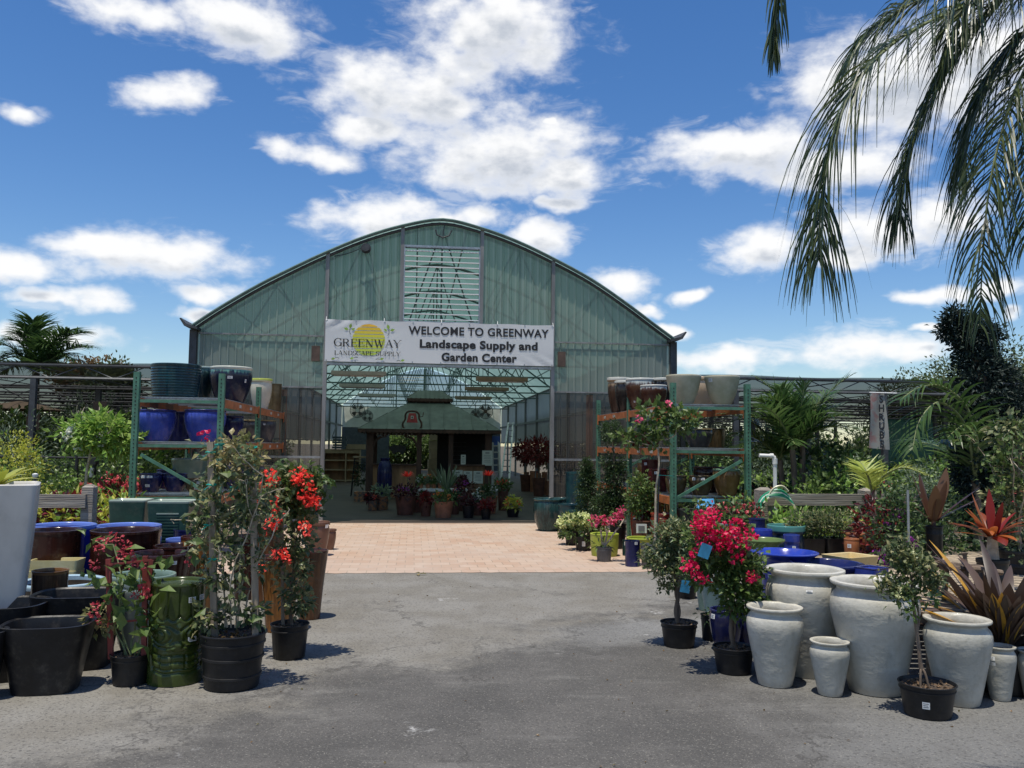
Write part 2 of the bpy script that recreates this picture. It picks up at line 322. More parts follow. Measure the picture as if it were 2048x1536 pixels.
c = m.mix(m.math('MULTIPLY', m.math('SUBTRACT', 1.0, m.step(vc.outputs['Distance'], .002, .012)), m.math('MULTIPLY', m.step(n2, .40, .56), .55)), c, (.05, .047, .043))
gsp = m.step(fine, .56, .70); c = m.mix(m.math('MULTIPLY', gsp, .7), c, (.34, .32, .28)); c = m.mix(m.math('MULTIPLY', m.step(m.noise(52, 2, .6), .54, .66), .6), c, (.055, .053, .05)); c = m.mix(m.math('MULTIPLY', m.step(m.noise(5, 6, .75, (1, .45, 1)), .5, .72), .30), c, (.075, .07, .065)); c = m.mix(m.math('MULTIPLY', m.step(m.noise(2.3, 6, .7, (.5, 1.6, 1)), .52, .75), .32), c, (.27, .26, .24))
m.set(col=c, rough=.85, spec=.3); m.bump(m.math('MULTIPLY_ADD', mid, .8, fine), .8, .008)
# paving bricks
m = NT('paver'); bk = m.n.new('ShaderNodeTexBrick'); m.l.new(m.tc.outputs['Object'], bk.inputs['Vector'])
for k, v in (('Scale', 1), ('Mortar Size', .006), ('Brick Width', .23), ('Row Height', .23), ('Bias', 0), ('Mortar Smooth', .3)): bk.inputs[k].default_value = v
bk.offset = .5; bk.inputs['Color1'].default_value = (.41, .27, .19, 1); bk.inputs['Color2'].default_value = (.475, .355, .27, 1); bk.inputs['Mortar'].default_value = (.27, .21, .155, 1)
pn = m.step(m.noise(.9, 5, .6), .3, .7)
c = m.mix(m.math('MULTIPLY', pn, .65), bk.outputs[0], (.44, .36, .30)); c = m.mix(m.math('MULTIPLY', m.step(m.noise(3.5, 5, .65), .5, .8), .5), c, (.55, .47, .40))
m.set(col=c, rough=.85, spec=.25); m.bump(m.math('MULTIPLY_ADD', m.noise(60, 3), .25, m.math('SUBTRACT', 1.0, bk.outputs['Fac'])), .4, .006)
plain('soil', (.07, .05, .035), .95, var=.5, vs=14, bump=.9, bs=60)
plain('mulch', (.16, .10, .055), .9, var=.6, vs=30, bump=.9, bs=80)
plain('earth', (.10, .082, .055), .95, var=.4, vs=2.5, bump=.6, bs=20)
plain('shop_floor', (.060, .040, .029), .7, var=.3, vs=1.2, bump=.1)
plain('galvanised', (.38, .40, .41), .42, .75, var=.2, vs=9)
plain('dark_steel', (.055, .058, .062), .55, .2, var=.3, vs=6)
plain('post_gray', (.21, .215, .21), .6, .2, var=.25, vs=5, stretch=(1, 1, .2))
plain('truss_gray', (.095, .10, .105), .5, .4, var=.2)
plain('green_truss', (.10, .155, .145), .5, .3, var=.2)
plain('rack_green', (.075, .19, .125), .42, .1, var=.25, vs=9, dirt=.35)
plain('rack_orange', (.42, .135, .045), .45, .05, var=.3, vs=7, dirt=.4)
plain('black_hole', (.01, .01, .01), .9, var=0)
plain('black_plastic', (.013, .013, .0145), .42, var=.35, vs=8, bump=.12, bs=16, spec=.35, dirt=.10)
plain('gray_plastic', (.085, .09, .095), .5, var=.25, vs=7)
plain('bark', (.17, .125, .09), .9, var=.4, vs=14, bump=.8, bs=40, stretch=(1, 1, .25))
plain('pale_stem', (.40, .34, .25), .75, var=.3, vs=14, bump=.4)
plain('green_stem', (.17, .20, .08), .6, var=.3, vs=9)
plain('stake_wood', (.30, .235, .17), .8, var=.35, vs=9, stretch=(3, 3, .3), bump=.4)
m = NT('weathered_wood'); n = m.noise(3.2, 6, .65, (.6, 9, 9)); rg = m.n.new('ShaderNodeTexWave'); rg.wave_type = 'RINGS'; rg.inputs['Scale'].default_value = 9; rg.inputs['Distortion'].default_value = 9; rg.inputs['Detail'].default_value = 3
mp = m.n.new('ShaderNodeMapping'); mp.inputs['Scale'].default_value = (.22, 2, 2); m.l.new(m.tc.outputs['Object'], mp.inputs[0]); m.l.new(mp.outputs[0], rg.inputs['Vector'])
c = m.mix(m.math('MULTIPLY', rg.outputs['Fac'], .75), (.27, .235, .19), (.12, .10, .08)); c = m.mix(m.step(n, .4, .7), c, (.33, .30, .255)); m.set(col=c, rough=.9); m.bump(rg.outputs['Fac'], .4, .004)
plain('deck_wood', (.36, .29, .205), .85, var=.35, vs=4, stretch=(9, .6, 9), bump=.4, bs=30, dirt=.4)
plain('red_wood', (.20, .035, .028), .6, var=.3)
plain('brown_stain', (.075, .036, .024), .6, var=.4, vs=5, stretch=(1, 1, .25))
plain('counter_wood', (.36, .19, .09), .55, var=.4, vs=4, stretch=(1, 1, .15))
plain('birch', (.36, .27, .165), .6, var=.2, vs=3)
plain('carton', (.30, .22, .14), .75, var=.15, vs=4)
plain('kiosk_green', (.15, .17, .14), .5, .1, var=.2, vs=3)
plain('white_paint', (.74, .74, .72), .5, var=.08, vs=5, dirt=.15)
plain('pvc', (.70, .69, .64), .4, var=.1, vs=5, dirt=.3)
plain('aluminium', (.62, .63, .64), .35, .8, var=.12)
plain('iron_black', (.018, .018, .018), .6, var=.2)
plain('paper', (.62, .64, .60), .7, var=.05)
plain('sticker', (.80, .80, .78), .5, var=.05); plain('sticker_ink', (.16, .16, .17), .6, var=.1)
plain('tag_blue', (.03, .19, .34), .4, var=.35, vs=9); plain('tarp_blue', (.03, .24, .50), .35, var=.2)
plain('teal_tie', (.0, .33, .27), .4, var=.2)
plain('red_plaque', (.45, .06, .06), .5, var=.2); plain('ladder_blue', (.03, .10, .40), .4, var=.1)
plain('hose_green', (.02, .26, .13), .4, var=.2); plain('hose_pale', (.58, .55, .36), .4, var=.2); plain('hose_white', (.60, .62, .56), .45, var=.15)
plain('fixture', (.48, .46, .40), .5, var=.1); plain('mesh_gray', (.14, .14, .135), .6, var=.3)
plain('dark_panel', (.06, .075, .09), .7, var=.2); plain('pale_panel', (.58, .60, .54), .7, var=.15, vs=1.5)
plain('brown_panel', (.085, .055, .04), .7, var=.3)
plain('rust_wood', (.42, .15, .06), .7, var=.3, vs=4, stretch=(1, 1, .2))
plain('banner_ink', (.012, .012, .014), .6, var=0); plain('logo_green', (.26, .42, .06), .6, var=.2); plain('logo_dark', (.03, .06, .03), .6, var=0)
m = NT('logo_sun'); z = m.xyz('Generated')[2]; m.set(col=m.ramp(z, [(0, (.46, .60, .10)), (.55, (.60, .62, .04)), (1, (.80, .44, .03))]), rough=.6)
m = NT('banner_vinyl'); m.set(col=m.mix(m.step(m.noise(2, 4), .3, .7), (.82, .82, .82), (.87, .87, .865)), rough=.45); m.bump(m.noise(2.2, 3, .5, (1, 1, .5), dist=1.2), .22, .02); m.through((.85, .85, .85), .30)
# corrugated polycarbonate of the greenhouse
m = NT('roof_sheet'); m.set(col=(.24, .36, .32), rough=.4); c = m.mix(m.step(m.noise(.8, 4), .3, .7), (.23, .355, .32), (.315, .455, .415)); s = m.through(c, .52); m.clear(s, .06, (.6, .8, .75))
m = NT('gable_sheet'); z = m.xyz()[2]; X = m.xyz()
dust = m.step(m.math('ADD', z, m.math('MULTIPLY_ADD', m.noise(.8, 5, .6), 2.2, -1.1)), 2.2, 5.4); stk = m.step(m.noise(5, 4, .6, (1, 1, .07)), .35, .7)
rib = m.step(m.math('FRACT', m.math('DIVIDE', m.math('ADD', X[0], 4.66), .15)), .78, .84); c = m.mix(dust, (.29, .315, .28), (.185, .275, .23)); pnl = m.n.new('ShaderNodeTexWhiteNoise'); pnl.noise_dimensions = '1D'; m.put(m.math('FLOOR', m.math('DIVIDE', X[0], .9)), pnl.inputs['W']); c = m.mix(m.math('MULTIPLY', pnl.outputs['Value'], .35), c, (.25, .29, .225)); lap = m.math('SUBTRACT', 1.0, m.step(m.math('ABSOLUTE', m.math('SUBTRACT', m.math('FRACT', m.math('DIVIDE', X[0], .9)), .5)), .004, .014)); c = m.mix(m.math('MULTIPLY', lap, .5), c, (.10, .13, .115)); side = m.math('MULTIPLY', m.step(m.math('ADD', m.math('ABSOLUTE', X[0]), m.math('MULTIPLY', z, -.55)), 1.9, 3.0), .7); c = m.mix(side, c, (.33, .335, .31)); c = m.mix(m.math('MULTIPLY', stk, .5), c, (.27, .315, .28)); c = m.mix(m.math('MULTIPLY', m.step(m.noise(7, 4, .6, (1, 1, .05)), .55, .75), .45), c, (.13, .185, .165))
c = m.mix(m.math('MULTIPLY', rib, .55), c, (.42, .47, .42)); m.set(col=c, rough=.32, spec=.5); s = m.through((.40, .54, .46), .36); m.clear(s, .13, (.68, .86, .78))
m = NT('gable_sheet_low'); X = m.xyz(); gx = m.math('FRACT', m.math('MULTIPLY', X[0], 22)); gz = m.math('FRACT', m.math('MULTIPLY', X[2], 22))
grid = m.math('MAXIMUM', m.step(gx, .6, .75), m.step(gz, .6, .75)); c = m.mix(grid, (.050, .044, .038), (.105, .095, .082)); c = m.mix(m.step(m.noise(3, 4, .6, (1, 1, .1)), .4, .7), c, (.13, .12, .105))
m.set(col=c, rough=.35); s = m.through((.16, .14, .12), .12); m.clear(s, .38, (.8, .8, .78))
m = NT('gable_sheet_back'); m.set(col=(.40, .44, .46), rough=.4); s = m.through((.62, .72, .76), .6); m.clear(s, .25, (.85, .95, 1))
m = NT('curtain'); m.set(col=m.mix(m.step(m.noise(1.3, 4), .3, .7), (.38, .385, .35), (.50, .50, .46)), rough=.6); m.through((.62, .63, .56), .42)
m = NT('shade_cloth'); m.set(col=(.022, .024, .028), rough=.8); m.clear(m.b.outputs[0], .22)
m = NT('green_screen'); m.set(col=(.02, .085, .06), rough=.8); m.clear(m.b.outputs[0], .12)
m = NT('louver_dimmer'); m.set(col=(.08, .13, .115), rough=.7); m.clear(m.b.outputs[0], .72, (.78, .92, .86))  # tint of the added pane that dims the louvre opening
m = NT('sign_cloth'); f1 = m.noise(3.2, 5, .6); c = m.mix(m.step(f1, .5, .6), (.27, .27, .245), (.29, .16, .145)); c = m.mix(m.step(m.noise(5.5, 5, .7), .60, .68), c, (.12, .10, .09)); m.set(col=c, rough=.7)
# glazes
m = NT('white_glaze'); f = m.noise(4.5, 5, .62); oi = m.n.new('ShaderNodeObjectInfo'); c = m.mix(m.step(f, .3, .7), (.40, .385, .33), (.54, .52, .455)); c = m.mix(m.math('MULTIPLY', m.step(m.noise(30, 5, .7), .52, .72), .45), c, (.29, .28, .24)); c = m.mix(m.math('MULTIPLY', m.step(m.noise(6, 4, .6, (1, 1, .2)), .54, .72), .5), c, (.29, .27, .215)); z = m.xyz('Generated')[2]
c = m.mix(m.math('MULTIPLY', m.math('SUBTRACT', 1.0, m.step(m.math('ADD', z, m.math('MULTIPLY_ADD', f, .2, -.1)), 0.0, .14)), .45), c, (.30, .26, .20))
hv = m.n.new('ShaderNodeHueSaturation'); m.l.new(c, hv.inputs['Color']); m.l.new(m.math('MULTIPLY_ADD', oi.outputs['Random'], .22, .90), hv.inputs['Value']); c = hv.outputs[0]
m.set(col=c, rough=.38, coat=.12); m.bump(m.math('MULTIPLY_ADD', m.noise(9, 3, .5, (1, 1, 2.2)), 1.6, m.noise(30, 3, .5)), .30, .010)
plain('white_planter', (.53, .515, .485), .4, var=.14, vs=2.2, bump=.12, bs=8, stretch=(1, 1, .4), dirt=.12)
glaze('black_glaze', (.008, .008, .009), (.015, .015, .017), rough=.34, coat=.0, bump=.1, bs=40)
glaze('navy', (.010, .012, .055), (.016, .022, .11)); glaze('cobalt', (.016, .032, .26), (.028, .06, .40)); glaze('cobalt_rim', (.014, .022, .20), (.022, .04, .30), rim=(.14, .22, .60))
glaze('bright_blue', (.040, .068, .36), (.06, .10, .50), rough=.2, rim=(.02, .025, .14), rimz=.93); glaze('mid_blue', (.03, .045, .22), (.035, .06, .30))
glaze('oxblood', (.020, .007, .006), (.036, .011, .008), streak=.25); glaze('red_glaze', (.16, .022, .014), (.22, .035, .02)); glaze('maroon', (.06, .012, .014), (.10, .02, .02))
glaze('rust_streak', (.045, .019, .012), (.115, .048, .019), rim=(.06, .02, .015), streak=.55, rimz=.97); glaze('orange_streak', (.075, .030, .011), (.21, .088, .022), rim=(.075, .022, .014), streak=.8, rimz=.96)
glaze('brown_jar', (.10, .045, .03), (.17, .085, .055), rough=.3, streak=.15); glaze('brown_small', (.06, .033, .02), (.10, .055, .03), rim=(.22, .11, .045), streak=.3, rimz=.96)
glaze('teal_ribbed', (.008, .030, .042), (.012, .06, .066)); glaze('teal_deep', (.012, .028, .030), (.022, .062, .062), streak=.5); glaze('teal_rim', (.010, .022, .045), (.014, .04, .07), rim=(.08, .25, .23), rimz=.93)
glaze('celadon_drip', (.010, .014, .035), (.018, .024, .05), drip=(.16, .37, .29), rim=(.62, .62, .52), rimz=.90, dripz=.80); glaze('green_drip', (.012, .03, .035), (.02, .05, .05), drip=(.12, .22, .19), rim=(.35, .42, .38), dripz=.8)
glaze('celadon', (.16, .24, .20), (.23, .31, .26)); glaze('gray_green', (.20, .24, .22), (.27, .30, .27)); glaze('celadon_tall', (.17, .26, .25), (.24, .33, .31), rough=.22)
glaze('cream_rim', (.58, .53, .40), (.66, .62, .50), rim=(.50, .56, .10), rimz=.93); glaze('cream_stone', (.40, .37, .25), (.52, .48, .35), rough=.32, drip=None); glaze('peach', (.50, .36, .22), (.56, .42, .28))
glaze('brown_white_drip', (.055, .02, .014), (.085, .035, .02), drip=(.42, .46, .44), rim=(.66, .66, .60), rimz=.93, dripz=.78); glaze('black_white_drip', (.014, .012, .012), (.03, .022, .02), drip=(.28, .26, .22), rim=(.62, .62, .55), rimz=.93, dripz=.82)
glaze('tan_drip', (.05, .028, .02), (.07, .04, .026), drip=(.36, .25, .14), rim=(.62, .61, .54), rimz=.92, dripz=.72)
glaze('amber_green', (.16, .085, .03), (.27, .15, .05), rim=(.16, .26, .17), rimz=.92); glaze('olive_brown', (.07, .05, .025), (.12, .085, .04)); glaze('charcoal_glaze', (.05, .05, .055), (.09, .09, .095), rim=(.25, .2, .1), rimz=.94)
glaze('light_blue_rim', (.05, .045, .04), (.09, .07, .05), rim=(.36, .50, .60), rimz=.90); glaze('yellow_glaze', (.50, .43, .20), (.60, .53, .30)); glaze('yellow_tray', (.58, .44, .20), (.66, .54, .28), rough=.3)
glaze('olive_tiki', (.033, .050, .010), (.052, .076, .015), rough=.17, bump=.05); glaze('lime', (.30, .36, .045), (.38, .44, .08), rough=.35, coat=.05); glaze('olive_glaze', (.10, .15, .04), (.14, .20, .06), rough=.18)
glaze('green_planter', (.022, .055, .043), (.035, .085, .066), rough=.3, rim=(.30, .36, .30), rimz=.975); glaze('green_bluepot', (.014, .05, .055), (.02, .085, .08)); glaze('terracotta', (.33, .115, .045), (.42, .16, .065), rough=.25)
plain('clay', (.36, .15, .075), .8, var=.2, vs=7); plain('clay_dark', (.13, .05, .03), .75, var=.3, vs=7); plain('stone_trough', (.26, .24, .20), .85, var=.25, vs=8, bump=.5); plain('talavera', (.09, .20, .24), .3, var=.6, vs=14, col2=(.45, .20, .08))
# foliage
leafm('lf_mid', [(.05, .09, .025), (.09, .145, .036), (.15, .21, .06)]); leafm('lf_dark', [(.022, .045, .018), (.04, .075, .026), (.075, .12, .04)]); leafm('lf_bright', [(.13, .24, .04), (.20, .33, .06), (.30, .40, .10)])
leafm('lf_boug', [(.04, .07, .03), (.10, .14, .055), (.20, .22, .10), (.34, .31, .15)]); leafm('lf_dry', [(.12, .14, .05), (.26, .24, .10), (.40, .31, .15)]); leafm('lf_yellow', [(.30, .34, .03), (.42, .42, .05), (.52, .52, .12)])
leafm('lf_red', [(.12, .012, .012), (.20, .022, .02), (.06, .018, .014)]); leafm('lf_maroon', [(.05, .012, .018), (.09, .02, .025), (.035, .02, .02)]); leafm('lf_palm', [(.035, .075, .022), (.06, .115, .03), (.10, .16, .05)], .32)
leafm('lf_palmdark', [(.016, .032, .013), (.028, .05, .018), (.05, .075, .025), (.10, .12, .04)], .35, .2); leafm('lf_palmyellow', [(.30, .36, .06), (.40, .44, .10)]); leafm('lf_juniper', [(.010, .022, .020), (.016, .032, .026), (.024, .044, .034)], .6, .12)
leafm('lf_oak', [(.07, .10, .04), (.11, .145, .06), (.16, .19, .085)]); leafm('lf_rusty', [(.13, .085, .03), (.20, .11, .045), (.09, .09, .03)]); leafm('lf_gray', [(.14, .19, .12), (.20, .25, .16), (.10, .15, .09)]); leafm('lf_topiary', [(.022, .05, .018), (.035, .07, .02), (.06, .10, .03)])
leafm('fl_red', [(.80, .05, .035), (.90, .13, .09), (.70, .025, .025)], .5, .35); leafm('fl_magenta', [(.50, .006, .06), (.66, .012, .10), (.40, .004, .035)], .5, .3); leafm('fl_pink', [(.62, .05, .16), (.75, .14, .25), (.55, .03, .08)], .5, .3)
leafm('fl_coral', [(.42, .03, .06), (.55, .07, .10), (.60, .14, .12)], .5, .3); leafm('fl_cream', [(.62, .64, .30), (.72, .74, .46), (.55, .62, .22)], .5, .3); leafm('fl_white', [(.74, .74, .70), (.80, .80, .76)], .5, .3); leafm('fl_orange', [(.80, .14, .03), (.85, .25, .06)], .5, .3); leafm('fl_purple', [(.30, .03, .32), (.42, .08, .42)], .5, .3); leafm('fl_yellow', [(.80, .62, .05), (.8, .7, .1)], .5, .3)
m = NT('bromeliad'); z = m.xyz('Object')[2]; ge = m.n.new('ShaderNodeNewGeometry'); c = m.ramp(ge.outputs['Random Per Island'], [(0, (.045, .032, .028)), (.45, (.085, .058, .046)), (.85, (.12, .078, .056)), (.89, (.52, .27, .03)), (1, (.60, .36, .06))]); c = m.mix(m.math('MULTIPLY', m.step(m.noise(16, 4, .6), .45, .7), .35), c, (.10, .06, .05)); m.set(col=c, rough=.34); m.through(c, .15)
leafm('brom_red', [(.26, .025, .015), (.17, .015, .014), (.40, .12, .03), (.14, .014, .014)], .35, .3); leafm('brom_dark', [(.035, .011, .015), (.06, .02, .025), (.11, .06, .03), (.045, .014, .018)], .35, .2); leafm('brom_green', [(.32, .36, .05), (.42, .42, .08), (.25, .33, .05)], .35, .25)
# ------------------------------------------------------------------ ground
def sheet(name, pts, z, mat, loc=(0, 0, 0), rz=0):
    o = MB().add([(x, y, z) for x, y in pts], [tuple(range(len(pts)))]).build(name, mat, loc=loc, rz=rz); o['kind'] = 'structure'; return o
sheet('ground', [(-600, -200), (600, -200), (600, 900), (-600, 900)], -.008, M['earth'])
pv = to_b(gnd(650, 1148)); pvr = to_b(gnd(1380, 1142)); T0 = (pv[1]+pvr[1])/2
sheet('driveway', [(-9, -8), (12, -8), (12, 11.6), (-9, 10.2)], -.004, M['asphalt'])
_pr = np.random.default_rng(3)
sheet('paving', [(x, T0+.02*(k % 2)+.035*_pr.random()-.02) for k, x in enumerate(np.arange(-4.6, 4.91, .115))]+[(4.9, .35), (-4.6, .35)], 0.0, M['paver'], tuple(BO), BYAW)
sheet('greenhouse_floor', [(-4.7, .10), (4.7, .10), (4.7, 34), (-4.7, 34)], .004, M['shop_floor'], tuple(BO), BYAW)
# ------------------------------------------------------------------ greenhouse
GH = thing('greenhouse', 'long arched greenhouse of green corrugated sheet with open doorway', 'greenhouse', tuple(BO), BYAW)
ARC = np.array([(-4.74, 3.73), (-4.26, 4.08), (-3.52, 4.56), (-2.77, 4.98), (-2.25, 5.25), (-1.53, 5.58), (-.77, 5.84), (0, 5.99), (.74, 5.85), (1.48, 5.61), (2.23, 5.28), (3.0, 4.89), (3.73, 4.42), (4.32, 4.0), (4.74, 3.71)])
AC = catmull(ARC, 57); GL = 34.0
def arcz(s): return np.interp(s, AC[:, 0], AC[:, 1])
# roof: a ribbed sheet swept along the building
b = MB(); A2 = catmull(ARC, 41); ts = np.arange(-.14, GL+.01, .3); V = []
for t in ts: V += [(x, t, z+.035) for x, z in A2]
k = len(A2); F = [(i*k+j, i*k+j+1, (i+1)*k+j+1, (i+1)*k+j) for i in range(len(ts)-1) for j in range(k-1)]
b.add(V, F).build('roof', M['roof_sheet'], GH, smooth=True)
def corr(s0, s1, zf0, zf1, t, rib=.15, amp=.02, nz=1):
    """upright corrugated sheet between heights zf0(s) and zf1(s)"""
    ss = []; s = s0
    while s < s1-1e-6: ss += [(s, 0), (s+rib*.70, 0), (s+rib*.80, amp), (s+rib*.92, amp)]; s += rib
    ss = [(min(x, s1), a) for x, a in ss]+[(s1, 0)]
    b = MB(); V = []; n = len(ss)
    for r in range(nz+1): V += [(x, t-a, zf0(x)+(zf1(x)-zf0(x))*r/nz) for x, a in ss]
    b.add(V, [(r*n+i, r*n+i+1, (r+1)*n+i+1, (r+1)*n+i) for r in range(nz) for i in range(n-1)]); return b
c_ = lambda z: (lambda s: z)
top = lambda s: float(arcz(s))-.01
for (a, c) in ((-4.66, -2.27), (2.27, 4.66)):
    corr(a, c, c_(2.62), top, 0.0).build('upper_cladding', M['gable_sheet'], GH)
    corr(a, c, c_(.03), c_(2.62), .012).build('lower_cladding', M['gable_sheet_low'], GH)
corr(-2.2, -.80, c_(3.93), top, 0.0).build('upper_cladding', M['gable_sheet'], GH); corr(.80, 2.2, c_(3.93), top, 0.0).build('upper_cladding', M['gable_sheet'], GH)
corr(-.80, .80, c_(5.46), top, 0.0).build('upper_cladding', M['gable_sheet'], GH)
# gable trim, gutters, posts, girts
def sweep(name, t, r, mat, dz=0.0, n=8): return MB().tube([(x, t, z+dz) for x, z in AC], r, n).build(name, M[mat], GH, smooth=True)
sweep('gable_trim', -.09, .034, 'green_truss', .02); sweep('gable_trim', -.03, .03, 'dark_steel', -.05)
for sg in (-1, 1):
    MB().add([(sg*4.60, -.3, 3.66), (sg*4.84, -.3, 3.72), (sg*4.93, -.3, 3.86), (sg*4.90, -.3, 3.87), (sg*4.80, -.3, 3.76), (sg*4.60, -.3, 3.71)]+[(sg*4.60, GL, 3.66), (sg*4.84, GL, 3.72), (sg*4.93, GL, 3.86), (sg*4.90, GL, 3.87), (sg*4.80, GL, 3.76), (sg*4.60, GL, 3.71)],
             [(0, 1, 2, 3, 4, 5), (11, 10, 9, 8, 7, 6)]+[(i, i+6, (i+1) % 6+6, (i+1) % 6) for i in range(6)]).build('gutter', M['dark_steel'], GH)
    MB().box((sg*4.72, -.02, 1.84), (.13, .16, 3.68)).build('corner_post', M['dark_steel'], GH)
    MB().box((sg*2.235, -.03, 1.56), (.07, .12, 3.12)).build('door_post', M['post_gray'], GH)
    zt = float(arcz(2.25)); MB().box((sg*2.235, -.03, (3.12+zt)/2), (.07, .09, zt-3.12)).build('mullion', M['post_gray'], GH)
    zt = float(arcz(.78)); MB().box((sg*.79, -.03, (3.93+zt)/2), (.07, .08, zt-3.93)).build('mullion', M['post_gray'], GH)
    MB().box((sg*3.02, .09, 1.3), (.13, .05, 2.55)).build('wood_stud', M['rust_wood'] if 'rust_wood' in M else M['counter_wood'], GH)
    for zz in (2.62, 1.27, .06, 3.62):
        g_ = MB(); g_.box((sg*3.46, -.035, zz), (2.36, .02, .045 if zz < 2 else .03))
        for k in range(16): g_.box((sg*(2.35+k*.15), -.05, zz), (.018, .014, .018))
        g_.build('girt', M['galvanised' if zz < 2 else 'post_gray'], GH)
    MB().box((sg*2.42, -.045, 3.28), (.16, .03, .30)).build('cover_board', M['brown_panel'], GH)
# door header with its row of bolts
h = MB(); h.box((0, -.04, 3.085), (4.4, .10, .05))
for k in range(58): h.box((-2.15+k*.0755, -.098, 3.085), (.03, .016, .026))
h.build('door_header', M['galvanised'], GH)
# louvred window in the gable
LV = MB(); LV.box((0, -.03, 5.455), (1.51, .09, .05)); LV.box((0, -.03, 3.945), (1.51, .09, .04)); LV.box((-.745, -.03, 4.7), (.02, .09, 1.47)); LV.box((.745, -.03, 4.7), (.02, .09, 1.47))
for k in range(24): LV.box((-.72+k*.0626, -.085, 5.455), (.034, .02, .03))
LVO = LV.build('louver_window', M['galvanised'], GH)
sl_ = MB()
for k in range(14): sl_.box((0, -.045, 5.37-k*.105), (1.47, .05, .020))
sl_.build('slats', M['white_paint'], LVO)
MB().add([(-.74, .02, 3.95), (.74, .02, 3.95), (.74, .02, 5.44), (-.74, .02, 5.44)], [(0, 1, 2, 3)]).build('screen', M['louver_dimmer'], LVO)  # tinted pane added behind the slats to darken the bright view through them
# ventilation bow near the ridge
MB().tube([(-.16+.015, -.09, 5.80), (-.12, -.09, 5.70), (0, -.09, 5.645), (.12, -.09, 5.69), (.175, -.09, 5.80)], .016, 8).tube([(0, -.09, 5.66), (.03, -.09, 5.9)], .011, 6).build('vent_bow', M['dark_steel'], GH, smooth=True)
# arches and their trusses
for i in range(1, 10):
    t = .25+i*3.66-3.66
    a = MB(); a.tube([(x*.985, t, z-.05) for x, z in catmull(ARC, 29)], .032, 6)
    zc = 3.50; a.tube([(-4.66, t, zc), (4.66, t, zc)], .027, 6)
    for s0, s1 in ((-3.9, -3.2), (-2.5, -3.2), (-2.5, -1.6), (-.8, -1.6), (-.8, 0), (.8, 0), (.8, 1.6), (2.5, 1.6), (2.5, 3.2), (3.9, 3.2)):
        a.tube([(s0, t, zc), (s1, t, float(arcz(s1))-.06)], .016, 5)
    for s0 in (-1.6, 1.6, 0): a.tube([(s0, t, zc), (s0, t, float(arcz(s0))-.06)], .018, 5)
    a.build('arch_truss', M['green_truss'], GH)
    for sg in (-1, 1): MB().box((sg*4.60, t, 1.83), (.09, .09, 3.66)).build('side_post', M['post_gray'], GH)
for s0 in (-4.1, -3.3, -2.4, -1.5, -.5, .5, 1.5, 2.4, 3.3, 4.1):
    MB().tube([(s0, .05, float(arcz(s0))-.02), (s0, GL, float(arcz(s0))-.02)], .017, 5).build('purlin', M['green_truss'], GH)
for sg in (-1, 1):   # side curtains open below eye height
    w_ = MB(); tt = np.arange(0.2, GL, .61)
    V = []
    for t in tt: V += [(sg*4.66+.02*math.sin(t*7), t, 1.66+.05*math.sin(t*1.7)), (sg*4.66, t, 2.4), (sg*4.66, t, 3.68)]
    w_.add(V, [(i*3+j, i*3+j+1, (i+1)*3+j+1, (i+1)*3+j) for i in range(len(tt)-1) for j in (0, 1)]).build('side_curtain', M['curtain'], GH)
    MB().box((sg*4.60, GL/2, 2.55), (.05, GL-.6, .09)).build('side_rail', M['post_gray'], GH)
    MB().box((sg*4.60, GL/2, 1.66), (.05, GL-.6, .05)).build('side_rail', M['post_gray'], GH)
# far end wall with a wide opening
for a, c in ((-4.66, -1.9), (2.6, 4.66)): MB().box(((a+c)/2, GL, 1.24), (c-a, .06, 2.48)).build('end_wall_base', M['dark_panel'], GH)
MB().box((0, GL, 3.08), (9.32, .06, 1.2)).build('end_wall_band', M['pale_panel'], GH)
corr(-4.66, 4.66, c_(3.68), top, GL, .3).build('end_gable', M['gable_sheet_back'], GH)
for s0 in (-1.55, 1.55, .1): MB().box((s0, GL-.06, (3.68+float(arcz(s0)))/2), (.07, .05, float(arcz(s0))-3.70)).build('end_mullion', M['green_truss'], GH)
es = MB()
for k in range(9): es.box((-.72, GL-.10, 4.1+k*.17), (1.5, .03, .05))
es.build('end_louver', M['white_paint'], GH)
# fan heater motor and its cable on the gable
FM = thing('wall_fan', 'small round dark fan hung high on the greenhouse gable', 'fan', tuple(bl(-1.5, -.10, 5.36)), BYAW)
b = MB(); 
for k in range(3): b.tube([(0, -.02-k*.045, 0), (0, -.02-k*.045-.03, 0)], [.10-.01*k, .10-.012*k], 20)
b.tube([(-.05, .02, .12), (-.03, -.06, .03)], .018, 6).build('fan_body', M['dark_steel'], FM, smooth=True)
cb = MB(); cb.tube(catmull([(-.1, -.03, 0), (-.35, .02, -.10), (-.62, .04, -.16)], 10), .008, 5).build('cable', M['iron_black'], FM)
# ------------------------------------------------------------------ banner
BN = thing('banner', 'white vinyl banner over the greenhouse doorway with welcome lettering', 'banner', tuple(bl(0, -.16, 3.12)), BYAW)
BW, BHT = 4.47, .815
def btop(u): return BHT
def bdisp(x, z):
    u = x/BW+.5; v = z/BHT
    return .004*np.sin(u*17+v*3)*np.sin(v*3.1)+.012*np.exp(-((u-.02)**2+(v-.95)**2)*60)*np.sin(80*(u-v*.3))+.010*np.exp(-((u-.98)**2+(v-.1)**2)*60)*np.sin(80*(u+v*.3))
nx, nz_ = 80, 16; V = []
for j in range(nz_+1):
    for i in range(nx+1):
        x = (i/nx-.5)*BW; z = j/nz_*BHT; sag = .006*math.cos(i/nx*2*math.pi*5)*(j/nz_)
        V.append((x, float(bdisp(x, z)), z+sag))
MB().add(V, [(j*(nx+1)+i, j*(nx+1)+i+1, (j+1)*(nx+1)+i+1, (j+1)*(nx+1)+i) for j in range(nz_) for i in range(nx)]).build('cloth', M['banner_vinyl'], BN, smooth=True)
